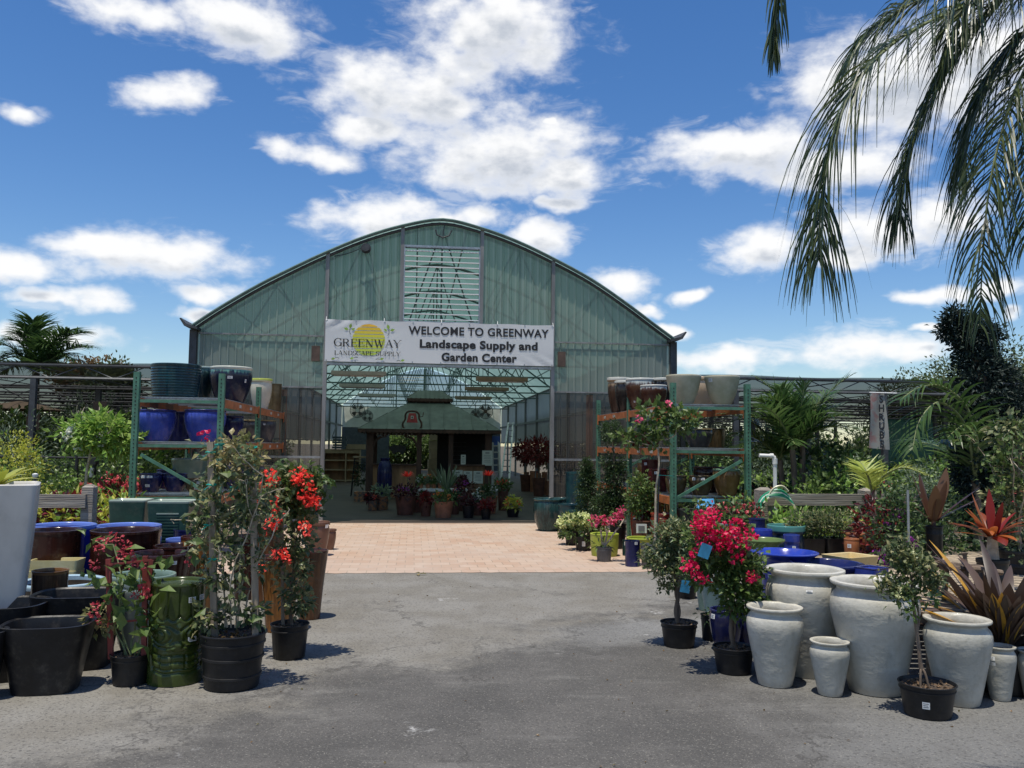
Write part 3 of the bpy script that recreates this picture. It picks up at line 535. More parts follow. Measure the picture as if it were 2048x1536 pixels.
def onb(x, z, d=.007): return (x, float(bdisp(np.array(x), np.array(z)))-d, z)
def text_mb(txt, bold):
    cu = bpy.data.curves.new('lettering', 'FONT'); cu.body = txt; cu.size = 1; cu.offset = bold; cu.space_character = 1.06; cu.resolution_u = 5
    o = bpy.data.objects.new('lettering', cu); COL.objects.link(o); dg = bpy.context.evaluated_depsgraph_get(); dg.update()
    me = bpy.data.meshes.new_from_object(o.evaluated_get(dg)); v = np.zeros(len(me.vertices)*3); me.vertices.foreach_get('co', v); v = v.reshape(-1, 3)
    f = [tuple(p.vertices) for p in me.polygons]; bpy.data.objects.remove(o); bpy.data.curves.remove(cu); bpy.data.meshes.remove(me); return v, f
def banner_text(txt, u0, u1, vb, cap, bold=.042):
    v, f = text_mb(txt, bold); cv_, _ = text_mb('E', bold); ch = cv_[:, 1].max()
    x0, x1 = v[:, 0].min(), v[:, 0].max()
    X_ = (u0+(v[:, 0]-x0)/(x1-x0)*(u1-u0)-.5)*BW; Z_ = (1-vb+v[:, 1]/ch*cap)*BHT
    MB().add([onb(x, z) for x, z in zip(X_, Z_)], f).build('lettering', M['banner_ink'], BN)
banner_text('WELCOME TO GREENWAY', .357, .978, .300, .195, .026); banner_text('Landscape Supply and', .407, .928, .615, .195); banner_text('Garden Center', .503, .836, .925, .195)
# logo: a striped sun with leafy sprigs, serif lettering over it
cx, cz, rr = (.186-.5)*BW, (1-.47)*BHT, .385*BHT
sb = MB()
for k in range(9):
    z0 = cz+rr-2*rr*k/9; z1 = z0-2*rr/9*.80; zs = np.linspace(z0, z1, 5); up_, dn = [], []
    for z in zs:
        wv = math.sqrt(max(0, rr*rr-(z-cz)**2)); up_.append(onb(cx-wv, z, .005)); dn.append(onb(cx+wv, z, .005))
    V = [q for pr in zip(up_, dn) for q in pr]; sb.add(V, [(2*i, 2*i+1, 2*i+3, 2*i+2) for i in range(4)])
sb.build('logo_sun', M['logo_sun'], BN)
def sprig(u, v, flip, sc):
    """a curled stem with pointed leaves"""
    x0, z0 = (u-.5)*BW, (1-v)*BHT; lf = MB(); st_ = MB()
    def lv(x, z, a, L):
        d = np.array([math.cos(a), math.sin(a)]); p = np.array([-d[1], d[0]]); o = np.array([x, z])
        st_pts = [o, o+d*L*.5+p*L*.28, o+d*L, o+d*L*.5-p*L*.28]; lf.add([onb(q[0], q[1], .009) for q in st_pts], [(0, 1, 2, 3)])
    f = -1 if flip else 1
    if sc > .5:
        lv(x0, z0, math.pi/2-.25*f, .11); lv(x0+.03*f, z0-.03, math.pi/2-1.0*f, .085); lv(x0-.02*f, z0-.02, math.pi/2+.95*f+.3*f, .10); pts = [(x0, z0), (x0-.005*f, z0-.05), (x0+.01*f, z0-.10), (x0+.03*f, z0-.11)]
    else:
        lv(x0, z0, math.pi+.3*f if f > 0 else .3, .085); pts = [(x0, z0), (x0+.04*f, z0+.012), (x0+.075*f, z0-.004)]
    for a, c in zip(pts[:-1], pts[1:]): st_.bar(onb(*a, .010), onb(*c, .010), .008, .002, up=(0, 1, 0))
    lf.build('logo_leaf', M['logo_green'], BN); st_.build('logo_stem', M['logo_dark'], BN)
sprig(.104, .21, False, 1); sprig(.272, .21, True, 1); sprig(.045, .92, False, .4); sprig(.125, .90, False, .4); sprig(.235, .93, True, .4); sprig(.325, .955, True, .4)
TH, TN = .155, .055
def seg(x0, y0, x1, y1, w): return ('s', x0, y0, x1, y1, w)
def ser(x, y, w=.26): return ('s', x-w/2, y, x+w/2, y, .05)
def arcs(cx, cy, rx, ry, a0, a1, wt=TH, n=14): return ('a', cx, cy, rx, ry, a0, a1, wt, n)
LET = {'G': (.95, [arcs(.5, .5, .42, .47, 40, 320), seg(.84, .08, .84, .42, TH), ser(.80, .44, .32), seg(.82, .98, .82, .70, .06)]),
       'R': (.95, [seg(.2, 0, .2, 1, TH), ser(.2, .025), ser(.16, .975), arcs(.42, .75, .28, .235, -90, 90), seg(.2, .975, .45, .975, TN), seg(.2, .52, .45, .52, TN), seg(.45, .52, .82, .0, TH), ser(.85, .025, .2)]),
       'E': (.85, [seg(.2, 0, .2, 1, TH), ser(.18, .025), ser(.18, .975), seg(.2, .975, .74, .975, TN), seg(.2, .025, .76, .025, TN), seg(.2, .52, .58, .52, TN), seg(.74, .98, .74, .76, .06), seg(.76, .02, .76, .25, .06), seg(.58, .40, .58, .64, .05)]),
       'N': (1.02, [seg(.2, 0, .2, 1, TN), seg(.2, 1, .82, 0, TH), seg(.82, 0, .82, 1, TN), ser(.2, .025), ser(.14, .975), ser(.82, .975)]),
       'W': (1.3, [seg(.14, 1, .42, 0, TH), seg(.42, 0, .65, .95, TN), seg(.60, 1, .88, 0, TH), seg(.88, 0, 1.14, 1, TN), ser(.14, .975), ser(.60, .975), ser(1.14, .975, .22)]),
       'A': (.95, [seg(.10, 0, .46, 1, TN), seg(.46, 1, .84, 0, TH), seg(.24, .34, .66, .34, TN), ser(.10, .025, .22), ser(.84, .025)]),
       'Y': (.95, [seg(.10, 1, .46, .46, TH), seg(.86, 1, .46, .46, TN), seg(.46, 0, .46, .5, TH), ser(.46, .025), ser(.12, .975), ser(.86, .975, .22)]),
       'L': (.8, [seg(.2, 0, .2, 1, TH), ser(.18, .025), ser(.2, .975), seg(.2, .025, .7, .025, TN), seg(.7, .02, .7, .27, .06)]),
       'D': (.98, [seg(.2, 0, .2, 1, TH), ser(.16, .025, .2), ser(.16, .975, .2), arcs(.40, .5, .46, .475, -90, 90), seg(.2, .975, .42, .975, TN), seg(.2, .025, .42, .025, TN)]),
       'S': (.72, [arcs(.36, .74, .25, .235, 30, 250), arcs(.36, .27, .27, .245, -150, 75), seg(.63, .98, .63, .74, .05), seg(.08, .02, .08, .28, .05)]),
       'C': (.92, [arcs(.5, .5, .42, .47, 45, 315), seg(.82, .98, .82, .68, .06)]),
       'P': (.82, [seg(.2, 0, .2, 1, TH), ser(.2, .025), ser(.16, .975), arcs(.42, .73, .28, .245, -90, 90), seg(.2, .975, .45, .975, TN), seg(.2, .49, .45, .49, TN)]),
       'U': (.98, [seg(.2, 1, .2, .35, TH), arcs(.5, .33, .30, .32, 180, 360, .11), seg(.80, .35, .80, 1, TN), ser(.2, .975), ser(.80, .975, .22)]), ' ': (.45, [])}
def serif_text(txt, u0, u1, vb, cap, big=None):
    wd = [LET[c][0] for c in txt]; tot = sum(wd); b = MB(); x = 0.0; sxx = (u1-u0)*BW/tot; syy = cap*BHT
    for c, wv in zip(txt, wd):
        sy = syy*(big if (big and x == 0) else 1)
        P_ = lambda q: onb((u0-.5)*BW+(x+q[0])*sxx, (1-vb)*BHT+q[1]*sy, .011)
        for e in LET[c][1]:
            if e[0] == 's':
                _, a0, b0, a1, b1, w_ = e; d = np.array([a1-a0, b1-b0]); d = d/np.linalg.norm(d); p = np.array([-d[1], d[0]])*w_/2
                if abs(d[1]) > .25: p = np.array([w_/2, 0])
                b.add([P_((a0-p[0], b0-p[1])), P_((a1-p[0], b1-p[1])), P_((a1+p[0], b1+p[1])), P_((a0+p[0], b0+p[1]))], [(0, 1, 2, 3)])
            else:
                _, ax, ay, rx, ry, a0, a1, wt, n = e; V = []
                for k in range(n+1):
                    a = RAD(a0+(a1-a0)*k/n); th = TN+(wt-TN)*abs(math.cos(a))**1.5; ca, sa = math.cos(a), math.sin(a)
                    V += [P_((ax+ca*(rx-th/2), ay+sa*(ry-th/2))), P_((ax+ca*(rx+th/2), ay+sa*(ry+th/2)))]
                b.add(V, [(2*k, 2*k+1, 2*k+3, 2*k+2) for k in range(n)])
        x += wv
    b.build('logo_lettering', M['banner_ink'], BN)
serif_text('GREENWAY', .037, .327, .640, .185, 1.08); serif_text('LANDSCAPE SUPPLY', .040, .325, .842, .105)
ro = MB()
for k in range(5): ro.tube([(-BW/2+.01+k*(BW-.02)/4, -.004, BHT-.02), (-BW/2+.01+k*(BW-.02)/4, .05, BHT+.06)], .006, 5)
gm = MB()
for k in range(9):
    for zz in (.02, BHT-.02): gm.tube([onb((k/8-.5)*(BW-.06), zz, .002), onb((k/8-.5)*(BW-.06), zz, .007)], .013, 10)
gm.build('grommets', M['galvanised'], BN)
ro.build('tie_cord', M['white_paint'], BN)
# ------------------------------------------------------------------ shade houses: trusses carrying black cloth
def shade_house(name, label, x0, x1, y0, y1, z, posts, step, sub=0):
    """x0..x1 across, y0..y1 deep, in the greenhouse's directions"""
    o = thing(name, label, 'shade house', tuple(bl(x0, y0)), BYAW); W_, D_ = x1-x0, y1-y0
    for i, t in enumerate(np.arange(0, D_+.1, step)):
        a = MB(); a.tube([(0, t, z), (W_, t, z)], .032, 6); a.tube([(0, t, z-.24), (W_, t, z-.24)], .028, 6); n = int(W_/.55)
        for k in range(n): a.tube([(k*W_/n, t, z-.24 if k % 2 else z), ((k+1)*W_/n, t, z if k % 2 else z-.24)], .011, 5)
        a.build('roof_truss', M['truss_gray'], o)
    for s in posts:
        for t in np.arange(0, D_+.1, step): MB().box((s-x0, t, z/2-.13), (.10, .10, z-.26)).build('post', M['dark_steel'], o)
    nx, ny = 24, int(D_/1.1); V = []
    for j in range(ny+1):
        for i in range(nx+1):
            fx = i/nx*W_; fy = j/ny*D_; V.append((fx, fy-.05, z+.05-.10*abs(math.sin(fy/step*math.pi))+.015*math.sin(fx*2.1+fy)))
    MB().add(V, [(j*(nx+1)+i, j*(nx+1)+i+1, (j+1)*(nx+1)+i+1, (j+1)*(nx+1)+i) for j in range(ny) for i in range(nx)]).build('shade_cloth', M['shade_cloth'], o, smooth=True)
    c = MB()
    for s in np.linspace(.4, W_-.4, 6): c.tube([(s, 0, z+.02), (s, D_, z+.02)], .012, 5)
    c.build('cable', M['dark_steel'], o); return o
shade_house('shade_house', 'long black cloth shade house on trusses beside the blue pots rack', -18, -4.95, -.2, 27, 2.93, (-16.6, -13.2, -10.3, -7.5), 3.3)
SHR = shade_house('shade_house', 'black cloth shade house on trusses behind the signed post and palms', 4.95, 20, -.9, 27, 2.90, (5.7, 8.75, 12.2, 16.2), 3.3)
# ------------------------------------------------------------------ kiosk
kc = at(857, 900, 26.8); KO = thing('kiosk', 'dark wood kiosk with two tier green metal roof inside the greenhouse', 'kiosk', (kc[0], kc[1], 0), BYAW)
def hip(z0, h0, z1, h1, name, par):
    b = MB(); v = [(-h0, -h0, z0), (h0, -h0, z0), (h0, h0, z0), (-h0, h0, z0), (-h1, -h1, z1), (h1, -h1, z1), (h1, h1, z1), (-h1, h1, z1)]
    b.add(v, [(0, 1, 5, 4), (1, 2, 6, 5), (2, 3, 7, 6), (3, 0, 4, 7), (4, 5, 6, 7), (3, 2, 1, 0)])
    for k in range(11):   # standing seams
        s = -1+2*k/10
        for rz in range(4):
            ca, sa = math.cos(rz*math.pi/2), math.sin(rz*math.pi/2); R2 = lambda p: (p[0]*ca-p[1]*sa, p[0]*sa+p[1]*ca, p[2])
            sx_ = s*h0; f = min(1.0, (h0-abs(sx_))/(h0-h1)); b.bar(R2((sx_, -h0, z0+.015)), R2((sx_, -h0+(h0-h1)*f, z0+(z1-z0)*f+.015)), .02, .02)
    return b.build(name, M['kiosk_green'], par)
hip(1.97, 2.07, 2.80, .62, 'roof', KO); hip(2.93, .70, 3.20, .34, 'cupola_roof', KO)
MB().box((0, 0, 2.86), (1.1, 1.1, .14)).build('cupola', M['brown_stain'], KO)
def valance(hw, z, d, mat, name):
    b = MB(); n = int(hw*2/.12)
    for rz in range(4):
        ca, sa = math.cos(rz*math.pi/2), math.sin(rz*math.pi/2); V = []
        for k in range(n*4+1):
            x = -hw+2*hw*k/(n*4); dz = d+.035*abs(math.sin(k/4*math.pi)); V += [(x, -hw-.01, z), (x, -hw-.01, z-dz)]
        V = [(x*ca-y*sa, x*sa+y*ca, q) for x, y, q in V]; b.add(V, [(2*k, 2*k+2, 2*k+3, 2*k+1) for k in range(n*4)])
    b.build(name, M[mat], KO)
valance(2.05, 1.975, .09, 'brown_stain', 'valance'); valance(.69, 2.935, .07, 'brown_stain', 'cupola_valance')
for sx_ in (-1.72, 1.72):
    for sy in (-1.72, 1.72): MB().box((sx_, sy, .985), (.20 if sy < 0 else .14, .14, 1.95)).build('post', M['brown_stain'], KO)
for sx_ in (-.30, .62): MB().box((sx_, -1.72, .985), (.14, .14, 1.95)).build('post', M['brown_stain'], KO)
for a, c in ((-1.62, -.37), (.69, 1.62)):
    MB().box(((a+c)/2, -1.72, .46), (c-a, .06, .92)).build('counter_front', M['counter_wood'], KO); MB().box(((a+c)/2, -1.72, .945), (c-a, .34, .05)).build('counter_top', M['brown_stain'], KO)
br = MB()
for x0, x1 in ((-1.62, -1.25), (-.37, -.74)):
    for k in range(7):
        a0 = k/7*math.pi/2; a1 = (k+1)/7*math.pi/2; d = x1-x0
        br.bar((x0+d*(1-math.cos(a0)), -1.72, 1.45+.32*math.sin(a0)), (x0+d*(1-math.cos(a1)), -1.72, 1.45+.32*math.sin(a1)), .05, .07)
br.box((-.995, -1.72, 1.84), (1.25, .05, .10)).build('arched_brace', M['brown_stain'], KO)
MB().box((1.15, 1.2, 1.0), (1.7, .06, 1.98)).build('back_panel', M['iron_black'], KO)
sh_ = MB()
for k in range(5): sh_.box((.95, 1.0, 1.05+k*.14), (.55, .3, .02))
sh_.build('shelves', M['dark_panel'], KO)
def onk(s, t, z): ca, sa = math.cos(BYAW), math.sin(BYAW); return (kc[0]+s*ca-t*sa, kc[1]+s*sa+t*ca, z)
# notices pinned to the counter, ornaments
for i, (s, z, wd, ht, lab) in enumerate(((.82, .62, .30, .36, 'white printed notice pinned beside the kiosk opening post'), (1.12, .60, .26, .36, 'middle white printed notice on the kiosk counter front'), (1.42, .60, .28, .36, 'printed notice with small dark pictures near kiosk corner'), (1.68, 1.16, .30, .44, 'tall white notice on the corner post of the kiosk'), (.98, 1.10, .14, .30, 'narrow white card standing on the kiosk counter'))):
    o = thing('notice', lab, 'notice', onk(s, -1.86, z), BYAW, 'paper notices on the kiosk'); MB().box((0, 0, 0), (wd, .012, ht)).build('paper', M['paper'], o)
    tx = MB(); tx.box((0, -.008, ht*.34), (wd*.4, .003, .03))
    for k in range(5): tx.box((0, -.008, ht*.18-k*ht*.11), (wd*(.7-.1*(k % 2)), .003, .008))
    tx.build('print', M['sticker_ink'], o)
o = thing('iron_ornament', 'rounded iron frame with red plaque hung on the kiosk roof', 'ornament', onk(-.52, -2.0, 2.12), BYAW)
MB().tube(catmull([(-.24, 0, -.12), (-.27, 0, 0), (-.20, 0, .14), (-.19, 0, .28), (-.10, 0, .36), (.10, 0, .36), (.19, 0, .28), (.20, 0, .16), (.27, 0, .02), (.24, 0, -.12), (.1, 0, -.17), (-.1, 0, -.17), (-.24, 0, -.12)], 60), .028, 8).tube([(.2, 0, .2), (.3, 0, .22), (.32, 0, .34)], .014, 6).build('frame', M['brown_stain'], o, smooth=True)
pq = MB().add([(-.10, -.02, .31), (.10, -.02, .31), (.16, -.02, .04), (-.16, -.02, .04), (-.10, .02, .31), (.10, .02, .31), (.16, .02, .04), (-.16, .02, .04)], [(3, 2, 1, 0), (4, 5, 6, 7), (0, 1, 5, 4), (1, 2, 6, 5), (2, 3, 7, 6), (3, 0, 4, 7)]).build('plaque', M['red_plaque'], o)
MB().box((0, -.03, .19), (.08, .012, .09)).build('square', M['paper'], pq); MB().box((0, -.038, .19), (.035, .006, .04)).build('square_mark', M['iron_black'], pq)
o = thing('pig_silhouette', 'black pig shaped hanging board in the kiosk window', 'hanging sign', onk(-.92, -1.74, 1.40), BYAW)
pg = [(-.26, .10), (-.20, .06), (-.16, .10), (-.05, .11), (.10, .10), (.20, .09), (.25, .02), (.22, -.06), (.18, -.09), (.16, -.15), (.10, -.15), (.09, -.10), (-.07, -.10), (-.09, -.15), (-.15, -.15), (-.16, -.08), (-.22, -.03), (-.27, .0)]
n = len(pg); MB().add([(x, -.012, z) for x, z in pg]+[(x, .012, z) for x, z in pg], [tuple(range(n)), tuple(range(2*n-1, n-1, -1))]+[(i, i+n, (i+1) % n+n, (i+1) % n) for i in range(n)]).build('board', M['iron_black'], o)
MB().tube([(-.1, 0, .1), (-.1, 0, .40)], .004, 4).tube([(.1, 0, .1), (.1, 0, .40)], .004, 4).build('cord', M['iron_black'], o)
o = thing('letter_bunting', 'row of small white letters strung under the kiosk eave', 'bunting', onk(-1.0, -1.80, 1.80), BYAW); tb = MB()
for k in range(10):
    x = -.50+k*.11; tb.box((x-.022, 0, 0), (.014, .01, .085)); tb.box((x+.003, 0, .036), (.05, .01, .012)); tb.box((x, 0, (-.036 if k % 2 else 0)), (.045, .01, .012))
tb.build('letters', M['paper'], o); MB().tube([(-.6, 0, .05), (0, 0, .045), (.6, 0, .05)], .003, 4).build('string', M['iron_black'], o)
# fluorescent fixtures and circulation fans hung in the greenhouse
for i, (s, t, z, mt, lab) in enumerate(((-1.75, 2.6, 3.42, 'fixture', 'pale strip light hung just inside the doorway beside the door post'), (-1.9, 6.5, 3.40, 'fixture', 'pale strip light hung above the iron stool'), (-1.7, 11, 3.40, 'fixture', 'pale strip light hung beyond the two round fans'), (1.55, 3.2, 3.40, 'brown_panel', 'large dark strip light hung before the roof trusses near the doorway'), (1.5, 6.8, 3.40, 'brown_panel', 'dark strip light hung beyond the kiosk cupola'), (1.45, 11.5, 3.40, 'brown_panel', 'small dark strip light hung above the round dark fan'))):
    o = thing('strip_light', lab, 'light fixture', tuple(bl(s, t, z-.3)), BYAW, 'strip lights under the greenhouse roof')
    MB().box((0, 0, 0), (1.22, .20, .09)).build('housing', M['carton' if mt == 'brown_panel' else mt], o); MB().tube([(-.45, 0, .05), (-.45, 0, .38)], .006, 4).tube([(.45, 0, .05), (.45, 0, .38)], .006, 4).build('hanger', M['dark_steel'], o)
    MB().tube([(-.55, -.05, -.06), (.55, -.05, -.06)], .014, 6).tube([(-.55, .05, -.06), (.55, .05, -.06)], .014, 6).build('tube_lamp', M['white_paint'], o)
for i, (px, py, Y, rr_, lab) in enumerate(((715, 821, 25, .21, 'round caged fan hung over the shop floor, larger of the pale pair'), (735, 832, 28.5, .18, 'round caged fan hung behind its larger twin beside the kiosk roof'), (971, 823, 26, .22, 'dark round caged fan hung beside the green kiosk roof'), (951, 829, 30, .17, 'small caged fan half hidden by the kiosk roof edge'))):
    p = at(px, py, Y); o = thing('circulation_fan', lab, 'fan', tuple(p), BYAW, 'round fans hung in the greenhouse'); cg = MB()
    for k in range(9): r_ = rr_*(k+1)/9; cg.tube([(r_*math.cos(a), -.06+.03*(k/4)**2, r_*math.sin(a)) for a in np.linspace(0, 2*math.pi, 25)], .004, 4)
    for k in range(32): a = k*math.pi/16; cg.tube([(0, -.06, 0), (rr_*math.cos(a), -.03, rr_*math.sin(a))], .003, 4)
    cg.tube([(rr_*math.cos(a), -.03, rr_*math.sin(a)) for a in np.linspace(0, 2*math.pi, 33)], .011, 6); cg.build('cage', M['mesh_gray'], o); bl_ = MB()
    for k in range(4): a = k*math.pi/2+.4; bl_.quad((.03*math.cos(a), .01, .03*math.sin(a)), (rr_*.9*math.cos(a), .0, rr_*.9*math.sin(a)), (rr_*.9*math.cos(a+.7), .03, rr_*.9*math.sin(a+.7)), (.03*math.cos(a+.8), .03, .03*math.sin(a+.8)))
    bl_.build('blades', M['mesh_gray'], o); MB().tube([(0, -.09, 0), (0, .12, 0)], .06 if i < 2 else .05, 12).build('motor', M['paper' if i < 2 else 'brown_panel'], o, smooth=True); MB().tube([(0, .05, .02), (0, .05, .34)], .012, 5).build('hanger', M['dark_steel'], o)
# ------------------------------------------------------------------ pallet racks
def rack(label, p0, bays, side, levels, H=2.44, W=1.07):
    """p0: foot of the first post beside the driveway; bays run along the greenhouse axis; side +1 goes away to the right of it"""
    o = thing('pallet_rack', label, 'pallet rack', (p0[0], p0[1], 0), BYAW); pos = [0]+list(np.cumsum(bays))
    for t in pos:
        f = MB()
        for s in (0, W*side):
            f.box((s, t-.035, H/2), (.075, .008, H)); f.box((s-.034, t, H/2), (.007, .07, H)); f.box((s+.034, t, H/2), (.007, .07, H)); f.box((s, t, .006), (.13, .12, .012))
        for z in levels: f.box((W*side/2, t, z-.045), (W-.08, .035, .04))
        f.bar((.05*side, t, levels[0]-.75), ((W-.05)*side, t, levels[0]-.08), .035, .035); f.bar((.04*side, t, levels[0]-.02), ((W*.92)*side, t, levels[1]-.16), .03, .04)
        fo = f.build('upright_frame', M['rack_green'], o); hl = MB()
        for s in (0, W*side):
            for k in range(int(H/.05)-1): hl.box((s, t-.0405, .06+k*.05), (.013, .004, .018))
        hl.build('slot_holes', M['black_hole'], fo)
    for k in range(len(bays)):
        for z in levels:
            for s in (0, W*side):
                e = MB(); e.box((s, (pos[k]+pos[k+1])/2, z-.055), (.045, bays[k]-.09, .105)); e.box((s-.024*side, pos[k]+.06, z-.08), (.012, .05, .19)); e.box((s-.024*side, pos[k+1]-.06, z-.08), (.012, .05, .19))
                bo = e.build('beam', M['rack_orange'], o)
                if s == 0: lb_ = MB(); [lb_.box((s-.0235*side if side > 0 else s+.0235, pos[k]+q, z-.055), (.003, .16, .045)) for q in (bays[k]*.42, bays[k]*.72)]; lb_.build('price_strip', M['fixture'], bo)
            d = MB(); y0, y1 = pos[k]+.06, pos[k+1]-.06
            for x in np.arange(.0, W+.01, .0535): d.bar((x*side, y0, z+.004), (x*side, y1, z+.004), .006, .006)
            for y in np.arange(y0, y1, .10): d.bar((0, y, z+.010), (W*side, y, z+.010), .006, .006)
            for y in np.arange(y0+.2, y1, .55): d.box((W*side/2, y, z-.012), (W-.06, .045, .022))
            d.build('wire_deck', M['galvanised'], o)
    return o
RLX, RRX = at(440, 880, 11.25), at(1346, 890, 11.9)
rack('green and orange pallet rack stacked with big blue pots', RLX, (2.7, 2.7), -1, (.85, 1.53, 2.11))
rack('green and orange pallet rack topped with cream and brown pots', RRX, (2.42, 2.42), 1, (.86, 1.53, 2.14))
# ------------------------------------------------------------------ pots
PROF = {'taper': [(.72, 0), (.745, .02), (.86, .5), (.965, .93), (1, .96), (1, 1)], 'cyl': [(.86, 0), (.89, .03), (.96, .5), (.985, .93), (1, .955), (1, 1)], 'straight': [(.94, 0), (.965, .015), (.965, .5), (.97, .955), (1, .965), (1, 1)],
        'jar': [(.585, 0), (.61, .018), (.715, .2), (.83, .42), (.93, .60), (.99, .72), (1.0, .785), (.985, .832), (.945, .872), (.885, .902), (.845, .925), (.865, .95), (.965, .968), (.995, .98), (.99, 1)],
        'belly': [(.60, 0), (.65, .03), (.86, .3), (.985, .6), (.97, .84), (.92, .93), (.96, .945), (1, .975), (.985, 1)], 'bowl': [(.42, 0), (.55, .06), (.80, .42), (.95, .8), (1, .95), (.99, 1)],
        'round': [(.60, 0), (.66, .04), (.86, .33), (.97, .60), (1.0, .78), (.965, .91), (.95, .925), (.99, .94), (1.0, .985), (.98, 1)],
        'flare': [(.52, 0), (.58, .06), (.655, .4), (.67, .75), (.66, .86), (.74, .92), (.92, .965), (1, .985), (.995, 1)], 'dish': [(.40, 0), (.48, .3), (.60, .62), (.66, .74), (.80, .86), (.96, .95), (1, .975), (.995, 1)],
        'lipped': [(.58, 0), (.62, .03), (.80, .3), (.93, .6), (.93, .82), (.88, .88), (.90, .90), (.99, .91), (1, .985), (.985, 1)], 'tall': [(.60, 0), (.62, .02), (.72, .35), (.86, .7), (.98, .95), (1, .965), (1, 1)],
        'urn': [(.60, 0), (.78, .06), (.97, .3), (1, .55), (.96, .75), (.70, .90), (.58, .93), (.60, .965), (.70, .985), (.70, 1)],
        'nursery': [(.80, 0), (.815, .012), (.94, .77), (.945, .79), (.985, .795), (.985, .83), (.96, .84), (.975, .955), (1.02, .962), (1.03, .985), (1.02, 1)]}
def profile(kind, R, H, th=.09, depth=.5, m=44):
    P = np.array(PROF[kind]); out = catmull(P*np.array([R, H]), m) if kind != 'nursery' else P*np.array([R, H]); out[:, 1] = np.clip(np.maximum.accumulate(out[:, 1]), 0, H)
    t = th*R; ri = P[-1, 0]*R; zs = np.linspace(1-.01, depth, 7); body = np.interp(zs, P[:, 1], P[:, 0])*R
    inn = [(ri-t*.35, H+t*.12), (ri-t*.8, H)]+[(max(.02, min(ri-t, bq-t*.7)), z*H) for z, bq in zip(zs, body)]+[(.01, (depth-.005)*H)]
    return np.concatenate([out, np.array(inn)])
def radius_at(kind, R, f): P = np.array(PROF[kind]); return float(np.interp(f, P[:, 1], P[:, 0]))*R
RAT = {k: v[0][0] for k, v in PROF.items()}
def place(px, yt, w, kind, yb=None, Y=None, z0=0.0):
    """centre of the base, rim radius and height of a round pot seen with its rim at row yt"""
    if Y is None:
        yf = gnd(px, yb, z0)[1]; R = w/2*yf/FOC
        for _ in range(4): Y = yf+RAT[kind]*R*.96; R = w/2*Y/FOC
    R = w/2*Y/FOC; p = at(px, yt, Y); return np.array([p[0], Y, z0]), R, max(.05, p[2]-z0)
def stickers(par, R_of, H, face, lst):
    for a, f, wd, ht in lst:
        th = face+a; r = R_of(f)+.003; t_ = np.array([-math.sin(th), math.cos(th), 0]); n_ = np.array([math.cos(th), math.sin(th), 0]); b = MB(); c = n_*r+np.array([0, 0, f*H])
        def patch(x0, x1, z0, z1, d, mi):
            k = max(2, int(abs(x1-x0)/.012)+1); V = []
            for x in np.linspace(x0, x1, k):
                an = th+x/max(r, .05); q = np.array([math.cos(an), math.sin(an), 0])
                for z in (z0, z1): V.append(q*(R_of(f+z/H)+d)+np.array([0, 0, f*H+z]))
            b.add(V, [(2*i, 2*i+2, 2*i+3, 2*i+1) for i in range(k-1)], mi)
        patch(-wd/2, wd/2, -ht/2, ht/2, .003, 0)
        for j in range(3): patch(-wd*.38, wd*(.34-.12*(j % 2)), ht*(.26-.25*j)-ht*.05, ht*(.26-.25*j)+ht*.05, .0045, 1)
        b.build('price_sticker', [M['sticker'], M['sticker_ink']], par)
def pot(label, px, yt, w, kind, mat, yb=None, Y=None, z0=0.0, group='glazed pots for sale', st=(), th=.09, ribs=0, n=48, name='glazed_pot', cat='pot', rz=0.0, flute=0, wob=0.0):
    c, R, H = place(px, yt, w, kind, yb, Y, z0); b = MB(); rf = None
    if flute: rf = lambda t_, z: 1+.012*np.cos(t_*flute)*np.clip((.93-z/H)*20, 0, 1)
    if ribs: rf = lambda t_, z: 1+.012*np.sin(z/H*ribs*2*math.pi)*np.clip((.94-z/H)*20, 0, 1)+0*t_
    if wob: rf = lambda t_, z: 1+wob*np.sin(t_*3+z*9)*np.sin(z*17+1)+wob*.6*np.sin(t_*7-z*23)
    b.lathe(profile(kind, R, H, th, m=110 if ribs else 44), n, rfun=rf)
    o = b.build(name, M[mat], smooth=True, loc=tuple(c), rz=rz, sharp=50); tag(o, label, cat, group)
    if st: stickers(o, lambda f: radius_at(kind, R, min(.92, f))*(1+.004), H, math.atan2(-c[1], -c[0])-rz, st)
    return o
S1 = ((.15, .80, .055, .028),); S2 = ((-.45, .84, .05, .028), (.1, .82, .06, .03))
# white jars
WJ = 'white glazed jars at the driveway edge'
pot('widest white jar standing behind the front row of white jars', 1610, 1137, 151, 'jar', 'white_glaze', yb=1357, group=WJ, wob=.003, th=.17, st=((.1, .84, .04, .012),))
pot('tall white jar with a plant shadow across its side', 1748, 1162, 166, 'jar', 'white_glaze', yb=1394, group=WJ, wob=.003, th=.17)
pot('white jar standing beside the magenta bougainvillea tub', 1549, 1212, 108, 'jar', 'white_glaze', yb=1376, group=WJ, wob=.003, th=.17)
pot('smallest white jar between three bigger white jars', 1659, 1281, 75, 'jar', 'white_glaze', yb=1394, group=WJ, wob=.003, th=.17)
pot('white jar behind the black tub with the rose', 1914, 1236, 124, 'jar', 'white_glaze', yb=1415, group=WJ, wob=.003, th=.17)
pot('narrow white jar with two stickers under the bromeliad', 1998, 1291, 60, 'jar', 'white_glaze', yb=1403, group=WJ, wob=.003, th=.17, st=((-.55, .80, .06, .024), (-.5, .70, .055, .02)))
pot('white jar cut by the picture edge at the end of the row', 2068, 1300, 62, 'jar', 'white_glaze', yb=1404, group=WJ, wob=.003, th=.17)
